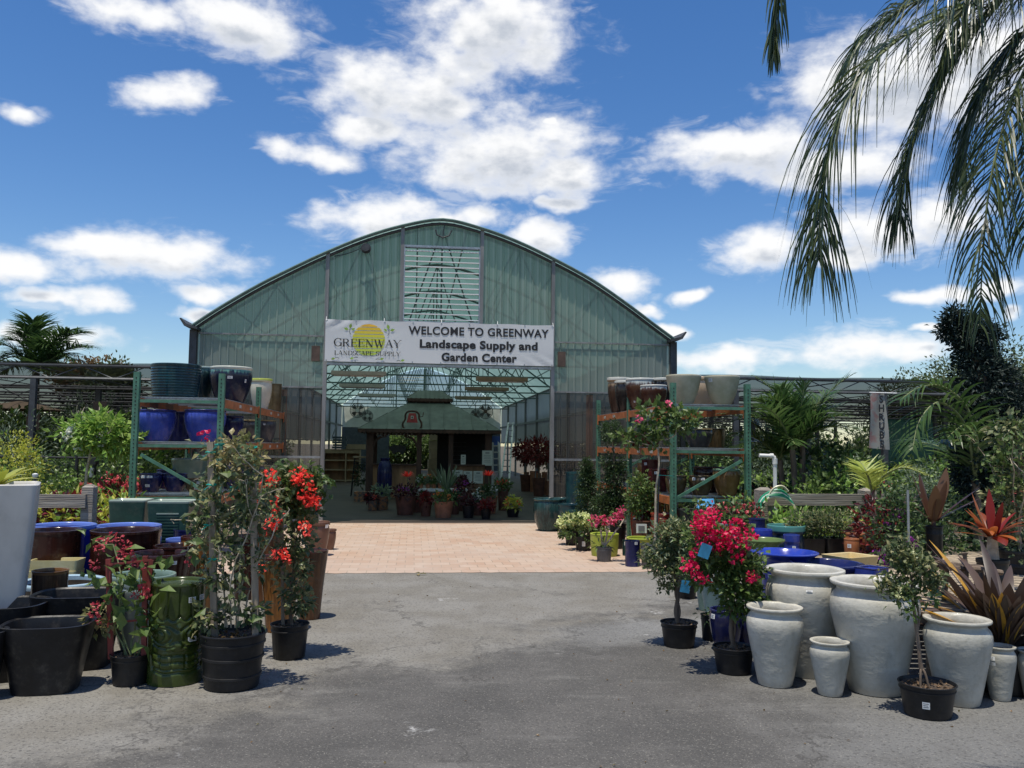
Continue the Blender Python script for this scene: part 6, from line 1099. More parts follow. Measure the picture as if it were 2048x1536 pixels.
for i in range(26):
    sd = -1 if i < 12 else 1; k = i if i < 12 else i-12; x = (-27+k*2.0 if sd < 0 else 3+k*2.6); Y = 44+4*r_.random()
    if abs(to_b((x, Y, 0))[0]) < 6.8 and to_b((x, Y, 0))[1] < 36: continue
    if 'proto' not in dir(): proto = tree('background_tree', 'bushy green tree in the row beyond the shade cloth', (x, Y, 0), 3.2, (1.6, 1.4, 1.5), 1.2, 'lf_oak', 230+i, 160, 26, .16, .11, 'row of trees closing the nursery'); 
    else: dup(proto, (x, Y, 0), r_.random()*6, .8+.35*r_.random())
# leaning juniper
jb = at(1960, 1060, 9.9); o = thing('juniper', 'dark twisting juniper towering over the shade house edge', 'tree', (jb[0], 9.9, 0)); jc = np.array([jb[0], 9.9, 0]); pts = [at(1965, 1100, 9.9)-jc, at(1965, 980, 9.9)-jc, at(1975, 860, 9.9)-jc, at(1965, 760, 9.9)-jc, at(1940, 690, 9.9)-jc, at(1915, 625, 9.9)-jc]; pts[0][2] = 0
MB().tube(catmull(pts, 24), np.linspace(.09, .015, 24), 8).build('trunk', M['bark'], o, smooth=True); ell = []; tw = MB(); r_ = RNG(99)
for px, py, rx, rz, dy in ((1908, 640, .12, .14, 0), (1900, 660, .14, .12, .05), (1925, 660, .14, .14, 0), (1950, 648, .11, .10, .1), (1958, 668, .13, .12, -.1), (1985, 668, .10, .08, .1), (1935, 690, .20, .14, 0), (1965, 695, .2, .12, .1), (1950, 720, .26, .16, 0), (1985, 730, .24, .18, .1), (1955, 755, .28, .2, 0), (2000, 770, .28, .2, .1), (1960, 795, .30, .2, -.1), (2010, 810, .3, .2, 0), (1975, 835, .34, .22, 0), (2015, 850, .28, .2, .1), (1950, 870, .24, .2, -.1), (1980, 890, .34, .22, 0), (1955, 920, .26, .2, -.15), (1990, 935, .3, .22, 0), (1965, 965, .28, .2, 0), (1950, 995, .22, .18, -.1), (1985, 1000, .26, .2, 0), (1960, 1040, .24, .2, 0), (1985, 1060, .2, .2, 0), (1930, 950, .16, .14, -.1)):
    q = at(px, py, 9.9+dy)-jc; rx *= (.8 if py < 740 else 1.0); ell.append((q, (rx, rx, rz), int(18+130*rx), 22, .035))
    z_ = min(range(6), key=lambda i: abs(pts[i][2]-q[2]+.15)); tw.tube([pts[z_], pts[z_]*.4+q*.6+[0, 0, -.03], q], [.02, .014, .006], 5)
tw.build('branches', M['bark'], o); fol(o, 'crown', 'lf_juniper', ell, .055, .026, 131, shell=.3)
# ------------------------------------------------------------------ plank table, fences, posts, hose, sign
o = thing('plank_table', 'low weathered slatted plank table behind the white jars', 'table', (2.72, 5.72, 0)); TW, TD, TZ = 2.5, 3.5, .475
for k in range(24): MB().box((TW/2+.01*math.sin(k*2.3), .07+k*.143, TZ), (TW+.03*math.sin(k*1.7), .115, .024)).build('plank', M['deck_wood'], o)
for x in (.06, TW*.5, TW-.06): MB().box((x, TD/2-.05, TZ-.065), (.06, TD-.1, .10)).build('joist', M['deck_wood'], o)
for x in (.06, TW*.5, TW-.06):
    for y in (.10, TD*.5, TD-.2): MB().box((x+.061, y, (TZ-.02)/2-.01), (.09, .09, TZ-.035)).build('leg', M['deck_wood'], o)
def rail_fence(name, label, p, q, posts, rails, H, pw=.10, rh=.135, group=None, mat='weathered_wood'):
    p = np.array(p[:2]); q = np.array(q[:2]); L = np.linalg.norm(q-p); o = thing(name, label, 'fence', (p[0], p[1], 0), math.atan2(q[1]-p[1], q[0]-p[0]), group)
    for f in posts:
        b = MB(); x = f*L; b.box((x, 0, (H-.03)/2), (pw, pw, H-.03)); b.add([(x-pw/2, -pw/2, H-.03), (x+pw/2, -pw/2, H-.03), (x+pw/2, pw/2, H-.03), (x-pw/2, pw/2, H-.03), (x-pw*.2, -pw*.2, H), (x+pw*.2, -pw*.2, H), (x+pw*.2, pw*.2, H), (x-pw*.2, pw*.2, H)], [(0, 1, 5, 4), (1, 2, 6, 5), (2, 3, 7, 6), (3, 0, 4, 7), (4, 5, 6, 7)]); b.build('post', M[mat], o)
    for z in rails: MB().box((L/2, -pw/2-.02, z), (L, .038, rh)).build('rail', M[mat], o)
    return o
a = at(179, 990, 8.9); rail_fence('rail_fence', 'grey weathered post and rail fence behind the cobalt pot', (a[0]-2.6, 8.75), (a[0], 8.9), (.02, 1.0), (.925,), 1.095, .115)
a = at(1528, 990, 10.1); e = at(1860, 1000, 10.4); rail_fence('rail_fence', 'grey weathered rail fence with a green hose draped over its post', (a[0], 10.1), (e[0], 10.4), (0.0, .62), (.955,), 1.09, .17, .135)
a = at(1690, 1052, 9.5); e = at(1880, 1060, 9.7); rail_fence('rail_fence', 'short lower weathered rail fence behind the terracotta jars', (a[0], 9.5), (e[0], 9.7), (.12, .95), (.66, .54), .76, .10, .11)
# hose looped over the post
hp = at(1532, 1000, 10.0); o = thing('garden_hose', 'green and pale striped garden hoses draped over the fence post', 'hose', (hp[0]+.02, 9.98, 0)); 
for k in range(7):
    dx = .012*k; x0 = -.14+dx*.6; b = MB(); b.tube(catmull([(x0-.06, -.02-.016*k, .50), (x0-.02, -.03-.014*k, .80), (x0+.06, -.06-.008*k, 1.0-.004*k), (.09+dx, -.10, 1.075-.016*k), (.20+dx, -.10, 1.00-.02*k), (.27+dx*.4, -.06, .88-.02*k), (.30, 0, .70)], 26), .013, 7); b.build('hose_loop', M[('hose_green', 'hose_green', 'hose_white', 'hose_green', 'hose_green', 'hose_green', 'hose_pale')[k]], o, smooth=True)
MB().tube(catmull([(-.02, -.12, 1.03), (.03, -.14, 1.10), (.12, -.14, 1.12), (.19, -.13, 1.06)], 12), .012, 6).build('hose_clip', M['hose_pale'], o, smooth=True)
pp = at(1550, 960, 10.6); o = thing('standpipe', 'white plastic water pipe bent over at the top', 'pipe', (pp[0], 10.6, 0)); zt = at(1548, 912, 10.6)[2]
MB().tube([(0, 0, 0), (0, 0, zt-.06), (-.008, 0, zt-.015), (-.04, 0, zt), (-.19, 0, zt+.005)], .024, 10).tube([(0, 0, zt-.10), (0, 0, zt-.03)], .032, 10).tube([(-.02, 0, zt), (-.06, 0, zt+.001)], .032, 10).build('pipe', M['pvc'], o, smooth=True)
# vertical cloth sign
sp = at(1749, 840, 16.0); o = thing('hanging_sign', 'faded pink and white hanging sign reading SHRUBS on the post', 'sign', (sp[0], 15.85, 0)); zt, zb = at(1745, 786, 15.85)[2], at(1745, 896, 15.85)[2]; n = 10; V = []
for j in range(n+1):
    t = j/n; hw = .135+.05*t; z = zt+(zb-zt)*t
    for i in range(5): V.append((-hw+2*hw*i/4+.02*t, -.03*math.sin(i*1.3+t*4), z-.03*t*(i/4)))
MB().add(V, [(j*5+i, (j+1)*5+i, (j+1)*5+i+1, j*5+i+1) for j in range(n) for i in range(4)]).build('cloth', M['sign_cloth'], o, smooth=True); MB().tube([(-.15, .0, zt+.01), (.36, .0, zt)], .012, 6).build('hanger', M['white_paint'], o)
for k, ch in enumerate('SHRUBS'):
    v, f = text_mb(ch, .035); v = v-[(v[:, 0].min()+v[:, 0].max())/2, 0, 0]; z = zt-.10-(zt-zb)*(.02+k*.162); MB().add([(.05+x*.155, -.045, z-.06+y*.185) for x, y, _ in v], f).build('letter', M['banner_ink'], o)
MB().box((0, 0, 0), (.15, .012, .15), mi=0).build('card', M['paper'], o).location = (-.30, 0, zb-1.0)
# chain link fence, lamp, screens in the left garden
fp = at(-60, 912, 13.6); fq = at(268, 912, 13.2); o = thing('chain_fence', 'black wire mesh fence across the shrubs behind the rack', 'fence', (fp[0], 13.6, 0)); L = fq[0]-fp[0]; zt = fp[2]
for f in (.0, .33, .66, 1.0): MB().tube([(f*L, -.4*f, 0), (f*L, -.4*f, zt+.03)], .028, 8).build('post', M['iron_black'], o)
MB().tube([(0, 0, zt), (L, -.4, zt)], .018, 6).build('top_rail', M['iron_black'], o); wm = MB()
for k in range(int((L+zt)/.12)):
    for s in (0, 1):
        x0 = k*.12-zt; x1 = x0+zt; a = max(0, x0); e = min(L, x1); 
        if e > a: za, ze = (a-x0, e-x0) if s == 0 else (zt-(a-x0), zt-(e-x0)); wm.bar((a, -.4*a/L, za), (e, -.4*e/L, ze), .005, .005)
wm.build('wire_mesh', M['iron_black'], o)
lp = at(70, 960, 10.6); o = thing('garden_light', 'small dark stake light with white lens beside the fence rail', 'garden light', (lp[0], 10.6, 0)); zt = at(70, 950, 10.6)[2]; MB().tube([(0, 0, 0), (0, 0, zt-.03)], .018, 8).build('stake', M['dark_steel'], o); MB().lathe([(.022, zt-.03), (.034, zt-.01), (.034, zt+.012), (.01, zt+.022)], 14).build('lens', M['white_paint'], o, smooth=True)
lp = at(189, 935, 12.9); o = thing('water_tap', 'black tap post with a pale valve against the wire fence', 'tap', (lp[0], 12.9, 0)); zt = at(189, 922, 12.9)[2]; MB().tube([(0, 0, 0), (0, 0, zt)], .03, 8).box((0, -.02, zt), (.09, .1, .10)).build('post', M['iron_black'], o); MB().tube([(0, -.06, zt-.10), (-.01, -.07, zt-.24)], .03, 8).build('valve', M['galvanised'], o)
gp = at(1790, 850, 19.5); o = thing('green_screen', 'dark green screen cloth hanging in the shade house', 'screen', (gp[0], 19.5, 0), .05); MB().add([(-.55, 0, 1.0), (.9, 0, 1.0), (.9, 0.05, 2.25), (-.55, .05, 2.25)], [(0, 1, 2, 3)]).build('cloth', M['green_screen'], o)
MB().tube([(-.55, .05, 2.25), (.9, .05, 2.25)], .015, 6).build('top_pole', M['dark_steel'], o)
for i, (px, py, Y, lab) in enumerate(((200, 818, 17, 'brown board hung high in the shade house by the rack post'), (66, 842, 18.5, 'brown faded board hung lower between shade house posts'))):
    p = at(px, py, Y); o = thing('hanging_board', lab, 'sign', tuple(p), BYAW, 'brown boards in the shade house'); MB().box((0, 0, -.02), (.27, .02, .34)).build('board', M['brown_panel'], o); MB().tube([(-.1, 0, .15), (-.1, 0, .55)], .005, 4).tube([(.1, 0, .15), (.1, 0, .55)], .005, 4).build('cord', M['iron_black'], o)
p = at(40, 812, 27); o = thing('tan_parasol', 'wide tan parasol glimpsed under the shade house roof', 'parasol', (p[0], 27, 0)); MB().lathe([(1.25, p[2]-.12), (.7, p[2]+.03), (.02, p[2]+.16), (.01, p[2]+.14), (.68, p[2]+.01), (1.23, p[2]-.14)], 16).build('canopy', M['carton'], o); MB().tube([(0, 0, 0), (0, 0, p[2]+.1)], .03, 8).build('pole', M['stake_wood'], o)
# rustic branch stool on the table
p = at(1915, 1150, 6.2); o = thing('branch_chair', 'rustic chair of bent brown branches standing on the plank table', 'chair', (p[0], 6.25, .487)); b = MB()
for x, y in ((-.10, -.08), (.12, -.08), (-.10, .10), (.12, .10)): MB().tube(catmull([(x*1.15, y, 0), (x, y, .12), (x*.9, y, .22)], 8), .018, 7).build('leg', M['bark'], o, smooth=True)
MB().tube(catmull([(-.24, -.10, .27), (-.1, -.12, .235), (.12, -.1, .225), (.3, -.08, .20)], 12), .02, 7).tube(catmull([(-.2, .06, .26), (0, .07, .235), (.25, .08, .21)], 10), .02, 7).tube([(-.1, -.1, .23), (-.1, .1, .23)], .02, 7).tube([(.1, -.1, .22), (.1, .1, .22)], .02, 7).build('seat', M['bark'], o, smooth=True); MB().tube(catmull([(.02, -.1, .02), (.03, -.12, .2), (.02, -.11, .34)], 10), [.014]*9+[.028], 7).build('knobbed_branch', M['bark'], o, smooth=True)
# low things on the lowest level of the cream pot rack
for i, (px, w_, mt) in enumerate(((1322, 13, 'orange_streak'), (1336, 13, 'amber_green'), (1350, 13, 'white_glaze'), (1308, 13, 'orange_streak'))): pot(('white and orange drip cylinder vase, second of the row', 'amber cylinder vase beside the near rack post', 'white cylinder vase behind the near rack post', 'white and orange drip cylinder vase closest to the shrub')[i], px, 1004, w_, 'straight', mt, Y=12.7, group='row of cylinder vases under the rack', z0=.45)
p = at(1330, 1040, 12.75); boxpot('display_plinth', 'dark low plinth carrying the row of cylinder vases', 'plinth', (p[0], 12.75, 0), BYAW, .62, .4, .445, 'black_glaze', None, tb=1.0, corner=.1, fl=.95)
p = at(1412, 1004, 11.75); o = thing('blue_folder', 'bright blue plastic sheet propped on the lowest rack level', 'sheet', (p[0], 11.8, p[2]-.05), .2); MB().add([(-.14, -.03, -.04), (.12, -.06, -.04), (.15, .06, .09), (-.06, .10, .08)], [(0, 1, 2, 3)]).build('sheet', M['tarp_blue'], o); MB().bar((-.1, .05, 0), (-.1, .12, -.04), .02, .02).bar((.1, .0, -.02), (.1, .1, -.04), .02, .02).build('prop', M['carton'], o)
boxpot('storage_crate', 'dark crate under the rack beneath the blue sheet', 'crate', (p[0], 11.85, 0), BYAW, .7, .45, max(.2, p[2]-.11), 'black_glaze', None, tb=.92, corner=.12, fl=.8)
# ------------------------------------------------------------------ inside the greenhouse
p = at(692, 930, 34.5); o = thing('bookcase', 'empty light wood bookcase standing at the back of the shop', 'bookcase', (p[0], 34.5, 0), BYAW); W_, H_ = 85*34.5/FOC, 1.30; zs = (.06, .48, .86, 1.22)
for x in (-W_/2, W_*.0, W_*.32): MB().box((x, 0, H_/2), (.05, .4, H_)).build('side_panel', M['birch'], o)
for z in zs: MB().box((-W_*.09, .01, z), (W_*.80, .38, .05 if z < 1.2 else .16)).build('shelf', M['birch'], o)
MB().box((-W_*.09, .19, H_/2), (W_*.80, .02, H_)).build('back_panel', M['counter_wood'], o)
p = at(757, 890, 34); o = thing('cardboard_carton', 'tan cardboard carton lying on top of the bookcase', 'box', (p[0]-1.0, 34.5, 1.305), BYAW); MB().box((0, 0, .10), (.8, .36, .2)).build('carton', M['carton'], o)
p = at(690, 880, 35); o = thing('stacked_trays', 'dark pile of trays lying on top of the bookcase', 'trays', (p[0]-.1, 34.4, 1.305), BYAW); tb = MB()
for k in range(5): tb.box((.03*(k % 2), 0, .06+k*.10), (.55, .36, .08))
tb.build('trays', M['dark_panel'], o); MB().bar((-.3, .1, .5), (-.12, .1, .02+1.0), .05, .04).build('slat', M['galvanised'], o)
p = at(873, 940, 30.5); o = thing('block_column', 'stack of tan stone blocks standing behind the kiosk', 'stone blocks', (p[0], 30.5, 0), BYAW); r_ = RNG(4)
for k in range(6): MB().box((.03*r_.normal(), .02*r_.normal(), .17+k*.335), (.44+.08*r_.random(), .45, .325), rz=.05*r_.normal()).build('block', M['carton'], o)
# barstool of black iron
p = gnd(717, 993); o = thing('iron_stool', 'tall black iron bar stool with pale wooden seat', 'stool', (p[0], p[1]+.2, 0), BYAW); zs = at(717, 914, p[1]+.2)[2]; MB().box((0, 0, zs), (.42, .36, .05)).build('seat', M['birch'], o)
for sx_ in (-1, 1):
    for sy in (-1, 1): MB().tube([(sx_*.17, sy*.14, zs-.02), (sx_*.25, sy*.2, 0)], .014, 6).build('leg', M['iron_black'], o)
MB().tube([(-.2, -.17, .45), (.2, -.17, .45), (.2, .17, .45), (-.2, .17, .45), (-.2, -.17, .45)], .010, 5).build('foot_ring', M['iron_black'], o); lt = MB()
for k in range(7): lt.bar((-.18+k*.06, -.17, zs-.03), (-.18+k*.06, -.17, zs-.42), .010, .010)
for k in range(5): lt.bar((-.18, -.172, zs-.08-k*.08), (.18, -.172, zs-.08-k*.08), .010, .010)
lt.build('lattice', M['iron_black'], o); fol(o, 'fern', 'lf_dark', [((0, 0, .62), (.16, .16, .3), 24, 9, .05)], .10, .04, 301)
pot('tall blue green glazed urn before the kiosk counter', 770, 916, 30, 'urn', 'navy', Y=24.0, group='large pots in the shop')
# ladders
def ladder(label, a0, a1, b0, b1, n, mat, top=None, back=None):
    a0, a1, b0, b1 = [np.array(q, float) for q in (a0, a1, b0, b1)]; c = (a0+b0)/2; c[2] = 0; o = thing('ladder', label, 'ladder', tuple(c), 0, 'ladders in the greenhouse')
    for p, q in ((a0, a1), (b0, b1)): MB().bar(p-c, q-c, .07, .03).build('rail', M[mat], o)
    for k in range(n): t = (k+.6)/n; MB().bar(a0+(a1-a0)*t-c, b0+(b1-b0)*t-c, .06, .035).build('rung', M[mat], o)
    if top: t = np.array(a1+b1)/2-c; MB().box((t[0], t[1]+.05, t[2]-.12), (.27, .2, .28), taper=1.1).build('top_cap', M[top], o)
    if back: 
        for p, s in ((a1, -1), (b1, 1)): q = p-c+np.array([0, .9, 0]); q[2] = 0; MB().bar(p-c, q, .04, .02).build('back_leg', M[mat], o)
Yl = 27.0; ladder('white step ladder with a blue top beside the kiosk', at(985, 977, Yl), at(985, 874, Yl+.4), at(1002, 977, Yl), at(997, 874, Yl+.4), 8, 'white_paint', 'ladder_blue', True); ladder('tall aluminium extension ladder leaning on a greenhouse post', at(1001, 965, 34), at(1017, 845, 35.5), at(1018, 965, 34), at(1026, 845, 35.5), 10, 'galvanised')
# white bench with small potted flowers
p = at(884, 977, 21.0); o = thing('display_bench', 'narrow white topped display bench holding small flower pots', 'bench', (p[0], 21.0, 0), BYAW); zt = p[2]; L = 100*21/FOC; MB().box((0, 0, zt-.03), (L, .45, .06)).build('top', M['white_paint'], o)
for x in (-L*.42, L*.42):
    for y in (-.17, .17): MB().box((x, y, (zt-.06)/2), (.06, .06, zt-.06)).build('leg', M['brown_stain'], o)
def shop_plant(label, px, py_top_pot, w, Y, z0, pm, fm, flm, seed, fr=1.0, fh=1.0, name='potted_flowers', kind='taper', fl=4, L=.09, W=.05, tpl='oval', group='potted flowers in the shop entrance'):
    c, R, H = place(px, py_top_pot, w, kind, None, Y, z0); o = thing(name, label, 'potted plant', tuple(c), 0, group); MB().lathe(profile(kind, R, H, .08, .85), 28).build('pot', M[pm], o, smooth=True, sharp=40)
    fol(o, 'foliage', fm, [((0, 0, H+R*.7*fh), (R*1.15*fr, R*1.15*fr, R*.9*fh), 22, 8, R*.22)], L, W, seed, tpl, .3)
    if flm: r_ = RNG(seed+5); d = nrm(r_.normal(size=(fl, 3))); d[:, 2] = abs(d[:, 2]); blooms(o, 'blossoms', flm, [(np.array([0, 0, H+R*.7*fh])+q*[R*fr, R*fr, R*fh], .04) for q in d], .04, 12, seed+7)
    return o, c, R, H
zb = zt
for i, (px, fm, flm) in enumerate(((842, 'lf_mid', 'fl_white'), (856, 'lf_gray', 'fl_orange'), (868, 'lf_mid', 'fl_coral'), (880, 'lf_gray', 'fl_white'), (912, 'lf_dark', None), (925, 'lf_maroon', None))): shop_plant(('small clay pot with white blooms at the bench end', 'small clay pot with grey leaves and orange blooms on bench', 'small clay pot with coral blooms on the white bench', 'small clay pot with pale blooms at the bench middle', 'small clay pot with dark leaves on the white bench', 'small clay pot with maroon leaves at the other bench end')[i], px, 966, 10, 21.0, zb, 'clay', fm, flm, 310+i*9, 1.5, 1.6, L=.07, W=.04)
SP = ((811, 992, 42, 18.9, 0, 'clay_dark', 'lf_maroon', 'fl_purple', 'big dark clay pot with maroon leaves and purple flowers'), (887, 1003, 40, 18.3, 0, 'clay', 'lf_mid', 'fl_orange', 'terracotta pot with sunlit orange red flowers in the doorway'), (852, 1004, 24, 18.6, 0, 'clay_dark', 'lf_red', None, 'small dark clay pot with red leaves in the doorway'), (976, 992, 40, 19.5, 0, 'clay', 'lf_dark', 'fl_white', 'terracotta pot of white flowers below the red plume'), (937, 1012, 26, 18.3, 0, 'black_plastic', 'lf_maroon', None, 'black pot of maroon leaves beside the terracotta pots'), (972, 1018, 22, 18.1, 0, 'black_plastic', 'lf_red', None, 'black pot with a red bromeliad rosette in the doorway'), (1026, 1016, 28, 18.7, 0, 'black_plastic', 'lf_yellow', 'fl_red', 'black pot of red and yellow flowers by the walkway'), (1006, 975, 22, 20.5, 0, 'clay_dark', 'lf_mid', 'fl_red', 'pot of red flowers near the stone trough'), (762, 992, 36, 20.3, 0, 'talavera', 'lf_gray', None, 'painted teal pot with a pale agave in the shop'), (745, 1001, 22, 20.0, 0, 'talavera', 'lf_maroon', 'fl_red', 'painted round pot with a red flower beside the agave'), (908, 1000, 26, 19.2, 0, 'clay_dark', 'lf_dark', 'fl_coral', 'dark pot behind the sunlit orange flowers'), (930, 985, 30, 20.2, 0, 'clay_dark', 'lf_maroon', 'fl_purple', 'dark pot of bluish leaves below the white bench'), (955, 1005, 24, 19.0, 0, 'clay_dark', 'lf_dark', 'fl_white', 'dark pot with tiny white flowers between terracotta pots'), (833, 998, 24, 19.6, 0, 'clay_dark', 'lf_dark', 'fl_white', 'dark pot with white flowers behind the maroon leaves'))
for i, (px, py, w_, Y, z0, pm, fm, flm, lab) in enumerate(SP): shop_plant(lab, px, py, w_, Y, z0, pm, fm, flm, 400+i*9, 1.0, .5 if w_ > 30 else .8)
for px, py, Y, mt, lab in ((815, 948, 19.6, 'fl_red', 'tall stem topped with a bright red bloom behind maroon pot'), (977, 946, 20.2, 'fl_red', 'tall stem topped with a round red plume by the ladder')):
    c = np.array([at(px, py, Y)[0], Y, 0]); o = thing('red_bloom', lab, 'potted plant', tuple(c), 0, 'tall red blooms in the shop'); z = at(px, py, Y)[2]; boxp = MB().lathe(profile('taper', .14, .3, .08, .85), 24).build('pot', M['clay_dark'], o, smooth=True); stem(o, 'stem', 'green_stem', [(0, 0, .25), (.02, 0, z*.6), (0, 0, z-.03)], .014); straps(o, 'leaves', 'lf_dark', (0, 0, z*.5), [(a, .8, .34, .07, .8) for a in np.arange(0, 6.2, .6)], 411, 6)
    straps(o, 'blossom', mt, (0, 0, z-.06), [(a, .3+.9*((i*7) % 5)/5, .17, .045, .5) for i, a in enumerate(np.arange(0, 12.5, .5))], 412, 5)
c = np.array([at(893, 990, 20.0)[0], 20.0, 0]); o = thing('flax_plant', 'striped flax with upright pale leaves over the bench', 'potted plant', tuple(c)); MB().lathe(profile('taper', .18, .42, .08, .85), 24).build('pot', M['clay_dark'], o, smooth=True); straps(o, 'leaves', 'lf_gray', (0, 0, .42), [(a, 1.0+.35*((i*3) % 4)/4, .62+.06*(i % 3), .035, .35) for i, a in enumerate(np.arange(0, 12, .45))], 413)
p = gnd(1017, 1011); boxpot('stone_trough', 'pale carved stone trough beside the walkway', 'trough', (p[0]-.02, p[1]+.2, 0), .2, .42, .3, .25, 'stone_trough', None, tb=.7, corner=.2, fl=.8); p = gnd(721, 1004); o = boxpot('ceramic_box', 'painted reddish ceramic box under the iron stool', 'planter', (p[0], p[1]+.15, 0), 0, .38, .28, .27, 'talavera', None, tb=.97, corner=.15, fl=.8)
# red cordyline on stands and terracotta stacks beyond the open side
for i, (px, py, Y, r1, lab) in enumerate(((1078, 903, 26.5, .42, 'large dark red foliage plant beside the open greenhouse side'), (1052, 905, 29, .36, 'dark red foliage plant behind its larger red twin'))):
    c = np.array([at(px, py, Y)[0], Y, 0]); z = at(px, py, Y)[2]; o = thing('red_foliage_plant', lab, 'potted plant', tuple(c), 0, 'dark red plants by the open side'); MB().lathe(profile('taper', .2, .55, .08, .85), 24).build('pot', M['clay_dark'], o, smooth=True); stem(o, 'stem', 'bark', [(0, 0, .5), (0.02, 0, z)], .03); fol(o, 'foliage', 'lf_red', [((0, 0, z), (r1, r1, r1*.8), 60, 14, .07)], .14, .05, 420+i)
for i in range(9):
    px = 1047+i*6; pot('plain terracotta pot in the rows outside the open greenhouse side', px, 958+(i % 3)*2-(16 if i % 2 else 0), 11, 'taper', 'clay', Y=30.0-i*.4, z0=.0, group='terracotta pots outside the greenhouse', n=20)
for i, (x, y) in enumerate(((-2.0, 39), (0.3, 40), (2.2, 38.5), (-.6, 37.5))): q = bl(x, y-.5); tree('yard_tree', 'sunlit leafy tree seen through the opening at the far end', (q[0], q[1], 0), 3.0, (1.5, 1.2, 1.4), 1.0, 'lf_mid' if i % 2 else 'lf_bright', 500+i*4, 130, 22, .20, .12, 'trees beyond the far opening')
# ------------------------------------------------------------------ nursery rows
def shrub(name, label, Hh, rx, mats, seed, L=.07, W=.045, group=None, flm=None, fl=10, tpl='oval', nc=60, per=14, potm='black_plastic', ph=.26, fs=.05, shell=.35):
    o = thing(name, label, 'shrub', (0, 0, 0), 0, group); MB().lathe(profile('nursery', .16, ph, .06, .85), 24).build('nursery_pot', M[potm], o, smooth=True)
    zc = ph+(Hh-ph)/2; fol(o, 'foliage', mats[0], [((0, 0, zc), (rx, rx, (Hh-ph)*.52), nc, per, rx*.16)], L, W, seed, tpl, shell)
    if len(mats) > 1: fol(o, 'new_leaves', mats[1], [((0, 0, zc+.06), (rx*1.02, rx*1.02, (Hh-ph)*.52), nc//3, 8, rx*.14)], L, W, seed+1, tpl, .7)
    if flm: r_ = RNG(seed+2); d = nrm(r_.normal(size=(fl, 3))); blooms(o, 'blossoms', flm, [(np.array([0, 0, zc])+q*[rx, rx, (Hh-ph)*.52], fs) for q in d], .05, 14, seed+3)
    return o
GL_, GR_ = 'nursery shrubs behind the rail fence', 'nursery shrubs under the shade cloth'
def kinds(side):
    g_ = ('nursery shrubs behind the blue pot rack', 'nursery shrubs behind the hose fence')[side]; w_ = ('behind the blue pot rack', 'beyond the hose post')[side]; s = 600+100*side
    return {'dark': shrub('dark_shrub', 'dark green bushy shrub in the nursery rows '+w_, 1.15, .48, ('lf_dark', 'lf_mid'), s, group=g_+', dark'), 'mid': shrub('green_shrub', 'mid green leafy shrub in the nursery rows '+w_, 1.0, .46, ('lf_mid', 'lf_bright'), s+5, group=g_+', green'),
            'bright': shrub('bright_shrub', 'bright green young shrub in the nursery rows '+w_, .75, .40, ('lf_bright',), s+10, .09, .05, group=g_+', bright'), 'croton': shrub('yellow_croton', 'yellow leaved croton in the nursery rows '+w_, .70, .38, ('lf_yellow', 'lf_bright'), s+15, .10, .045, group=g_+', yellow', nc=40, per=10),
            'red': shrub('red_croton', 'red leaved croton in the nursery rows '+w_, .75, .36, ('lf_maroon', 'lf_red'), s+20, .10, .05, group=g_+', red', nc=40, per=10), 'fern': shrub('airy_shrub', 'airy grey green shrub in the nursery rows '+w_, 1.35, .45, ('lf_gray',), s+25, .06, .018, group=g_+', grey', nc=70),
            'flower': shrub('flowering_shrub', 'dark shrub dotted with red flowers in the rows '+w_, .80, .42, ('lf_dark',), s+30, group=g_+', red flowers', flm='fl_coral', fl=26), 'white': shrub('white_flowering_shrub', 'shrub dotted with cream flowers in the rows '+w_, .75, .42, ('lf_mid',), s+35, group=g_+', cream flowers', flm='fl_cream', fl=24)}
KL, KR = kinds(0), kinds(1); used = set()
def put(side, k, x, y, rz=0.0, sc=1.0):
    p = (KL, KR)[side][k]
    if (side, k) in used: dup(p, (x, y, 0), rz, sc)
    else: used.add((side, k)); p.location = (x, y, 0); p.rotation_euler = (0, 0, rz); p.scale = (sc, sc, sc)
r_ = RNG(2024)
for px, py, Y, k, sc in ((100, 1040, 10.3, 'croton', 1.1), (88, 1030, 10.8, 'croton', 1), (135, 1030, 10.2, 'red', 1.05), (112, 1030, 10.6, 'red', 1), (212, 1030, 10.3, 'croton', 1.0), (236, 1030, 11.0, 'croton', 1.1), (236, 980, 12.6, 'flower', 1.25), (255, 985, 12.2, 'red', 1.1), (130, 990, 12.3, 'white', 1.0), (170, 990, 12.6, 'mid', .95), (100, 985, 12.8, 'mid', 1.0), (45, 960, 12.5, 'mid', 1.1), (10, 980, 12.6, 'dark', 1.1), (215, 960, 13.0, 'mid', 1.05), (60, 1000, 12.0, 'white', .9)): put(0, k, at(px, py, Y)[0], Y, r_.random()*6, sc)
for Y in (14.8, 16.5, 18.4, 20.5, 23, 26, 30, 35):
    for px in range(-60, 330, int(620/Y*2.1)):
        k = ('dark', 'mid', 'bright', 'fern', 'bright', 'mid', 'dark', 'red')[int(r_.integers(8))]; q = at(px+r_.normal()*9, 900, Y+r_.normal()*.3)
        if to_b(q)[0] > -5.4: continue
        put(0, k, q[0], q[1], r_.random()*6, (.9+.6*r_.random())*(1.0 if Y < 20 else 1.5))
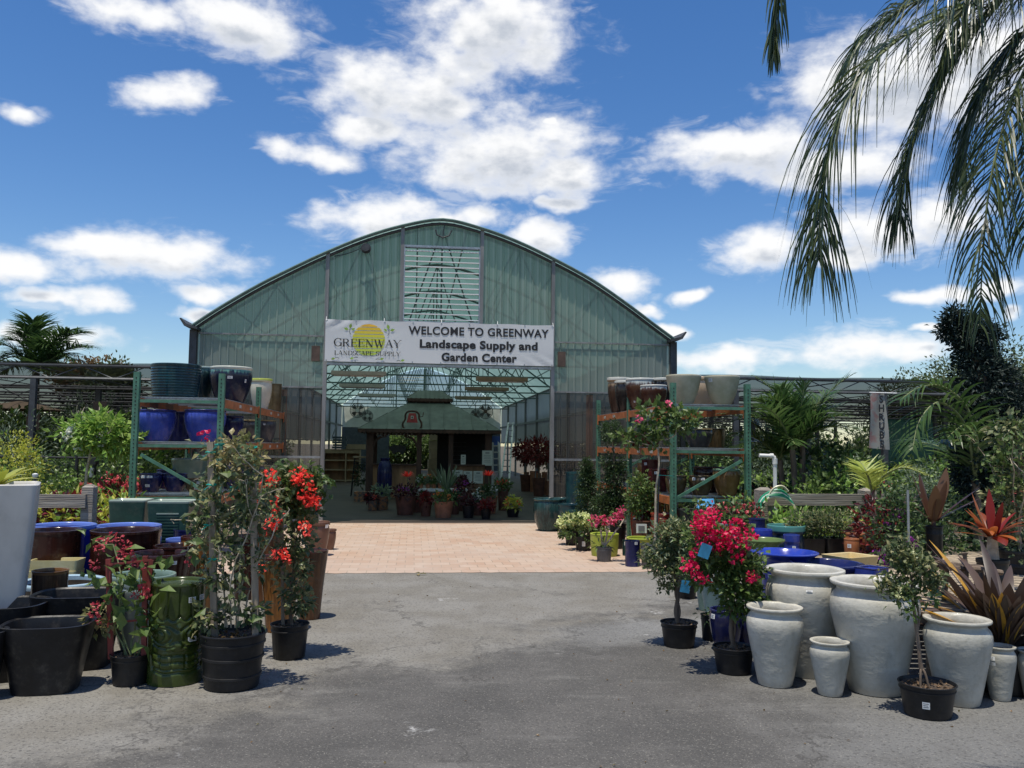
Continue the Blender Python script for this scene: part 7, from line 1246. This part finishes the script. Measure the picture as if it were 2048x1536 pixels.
for px, py, Y, k, sc in ((1500, 1060, 10.6, 'bright', .8), (1510, 1010, 11.3, 'mid', .9), (1575, 1040, 9.8, 'bright', 1.0), (1610, 1040, 10.0, 'bright', .9), (1560, 1020, 10.6, 'bright', 1.0), (1655, 1030, 10.0, 'bright', .85), (1690, 1030, 9.9, 'croton', .9), (1725, 1040, 9.8, 'croton', .95), (1670, 1030, 10.6, 'croton', .9), (1620, 1000, 11.0, 'white', .9), (1700, 985, 11.0, 'white', 1.0), (1780, 990, 10.6, 'croton', .8), (1650, 960, 11.6, 'mid', 1.15), (1690, 940, 12.0, 'mid', 1.35), (1660, 920, 12.6, 'dark', 1.4), (1720, 930, 12.6, 'fern', 1.1), (1830, 950, 11.6, 'fern', .95), (1850, 930, 12.5, 'fern', 1.0), (1880, 1000, 9.4, 'dark', .9), (1790, 1040, 9.3, 'dark', .9), (1840, 1060, 9.0, 'dark', .75), (1500, 960, 12.6, 'flower', 1.1), (1530, 965, 13.0, 'flower', 1.15), (1512, 940, 14, 'fern', 1.0), (1560, 950, 13.6, 'mid', 1.1), (1640, 980, 12.4, 'mid', .9), (1590, 975, 12.9, 'dark', .9), (1400, 1000, 14.5, 'mid', 1.1), (1440, 1000, 14.8, 'red', 1.1), (1470, 1000, 14.4, 'mid', 1.0), (1420, 1000, 16, 'dark', 1.3)): put(1, k, at(px, py, Y)[0], Y, r_.random()*6, sc)
for Y in (14.5, 16.6, 18.6, 21, 24, 28, 33):
    for px in range(1400, 2120, int(620/Y*2.1)):
        k = ('dark', 'mid', 'mid', 'fern', 'bright', 'mid', 'flower', 'fern')[int(r_.integers(8))]; q = at(px+r_.normal()*9, 900, Y+r_.normal()*.3)
        if to_b(q)[0] < 5.3: continue
        put(1, k, q[0], q[1], r_.random()*6, (.85+.5*r_.random())*(1.0 if Y < 20 else 1.4))
# single plants that stand out
def solo(name, label, px, py_top, py_mid, Y, rx, mats, seed, **k):
    o = shrub(name, label, at(px, py_top, Y)[2], rx, mats, seed, **k); o.location = (at(px, py_mid, Y)[0], Y, 0); return o
solo('golden_shrub', 'round golden green shrub at the edge by the shade house posts', 32, 868, 915, 11.4, .36, ('lf_yellow', 'lf_bright'), 701, L=.045, W=.022, nc=120, per=20, shell=.55)
c = np.array([at(178, 900, 11.6)[0], 11.6, 0]); o = thing('plumeria', 'small pale trunked tree with white flowers by the wire fence', 'tree', tuple(c)); stem(o, 'trunk', 'pale_stem', [(0, 0, 0), at(172, 960, 11.6)-c, at(178, 920, 11.6)-c, at(182, 895, 11.6)-c], .022); tp = vines(o, 'pale_stem', [(at(182, 900, 11.6)-c, at(x, y, 11.6)-at(182, 900, 11.6), .5) for x, y in ((150, 860), (240, 860), (200, 845), (170, 860), (220, 880))], 711, .012, 3, depth=1)
fol(o, 'foliage', 'lf_bright', [(at(x, y, 11.6)-c, (.22, .2, .15), 18, 9, .05) for x, y in ((150, 868), (175, 860), (205, 850), (232, 862), (250, 880), (160, 885), (210, 885), (235, 895), (190, 870))], .10, .055, 712); blooms(o, 'blossoms', 'fl_white', [(at(x, y, 11.5)-c, .04) for x, y in ((132, 868), (140, 862), (150, 858), (183, 878), (200, 870), (156, 893), (198, 888), (135, 872))], .05, 14, 713)
for i, (px, w_) in enumerate(((1618, 50), (1668, 52))):
    c = np.array([at(px, 1060, 8.75)[0], 8.75, .487]); zt = at(px, 1075, 8.75)[2]-.487; o = boxpot('shrub_tray', ('square black tray of dense olive shrubs near the teal pot', 'square black tray of dense olive shrubs near the terracotta jars')[i], 'planter', tuple(c), .1, w_*8.75/FOC, .26, max(.1, zt), 'black_plastic', 'black trays of olive shrubs', tb=.85, corner=.12, fl=.85); fol(o, 'foliage', 'lf_boug', [((x, 0, zt+.13), (.10, .14, .12), 34, 14, .028) for x in (-.09, .07)], .042, .018, 720+i); fol(o, 'foliage', 'lf_dark', [((0, 0, zt+.10), (.16, .14, .10), 20, 12, .028)], .042, .018, 724+i)
solo('red_leaf_shrub', 'red leaved shrub leaning at the lower fence rail', 1750, 992, 1050, 8.3, .18, ('lf_red', 'lf_maroon'), 731, L=.07, W=.03, nc=60, per=10); solo('purple_bougainvillea', 'slim dark vine with purple flowers beside a grey stake', 1790, 980, 1060, 7.9, .19, ('lf_dark', 'lf_mid'), 735, L=.05, W=.032, nc=70, per=12, flm='fl_purple', fl=8, fs=.025)
c = np.array([at(1818, 1100, 7.6)[0], 7.6, .487]); o = thing('metal_stake', 'thin grey metal stake standing on the plank table', 'stake', tuple(c)); MB().tube([(0, 0, 0), (.0, 0, at(1815, 980, 7.6)[2]-.487)], .011, 8).box((0, 0, .01), (.12, .12, .02)).build('stake', M['galvanised'], o)
o, c, R, H = tub('rambling shrub on a wooden trellis at the picture edge', 2035, 1100, 70, Y=7.6, name='trellised_shrub'); MB().bar(rel(c, 2040, 1100), rel(c, 2034, 845), .03, .02).bar(rel(c, 2062, 1100), rel(c, 2058, 845), .03, .02).bar(rel(c, 2030, 905), rel(c, 2066, 908), .02, .02).build('trellis', M['stake_wood'], o)
tp = vines(o, 'pale_stem', [(rel(c, 2035, 1080), rel(c, x, y)-rel(c, 2035, 1080), .8) for x, y in ((2000, 880), (2030, 850), (2045, 900), (2010, 960), (2060, 880))], 741, .007, 3, depth=2); leaf_on(o, 'foliage', 'lf_mid', tp, 3, (.05, .05, .05), .055, .036, 742); fol(o, 'foliage', 'lf_boug', [(rel(c, x, y), (.13, .13, .13), 20, 9, .04) for x, y in ((2010, 860), (2035, 880), (2005, 1000), (2040, 960), (2030, 1040), (2045, 1090))], .055, .036, 743)
# ------------------------------------------------------------------ litter and loose bits
g_ = MB(); r_ = RNG(55); n = 230; P = np.stack([r_.uniform(-3.2, 3.4, n), r_.uniform(3.6, 10.2, n), np.full(n, .003)], 1); leaves(g_, P, r_.normal(size=(n, 3))*[1, 1, .05], .012+.012*r_.random(n), .008+.008*r_.random(n), r_); o = g_.build('leaf_litter', M['lf_rusty']); o['kind'] = 'stuff'; o['label'] = 'scattered bits of dry leaf on the driveway'; o['category'] = 'leaf litter'
c = gnd(840, 1150); o = MB(); leaves(o, np.array([(0, 0, .012), (.02, .01, .015), (-.03, 0, .01)]), np.array([(1, .2, .1), (-1, .3, .2), (.3, -1, .1)]), .09, .05, RNG(1)); tag(o.build('fallen_leaf', M['lf_dry'], loc=tuple(c)), 'curled dry leaf lying at the paving edge', 'leaf')
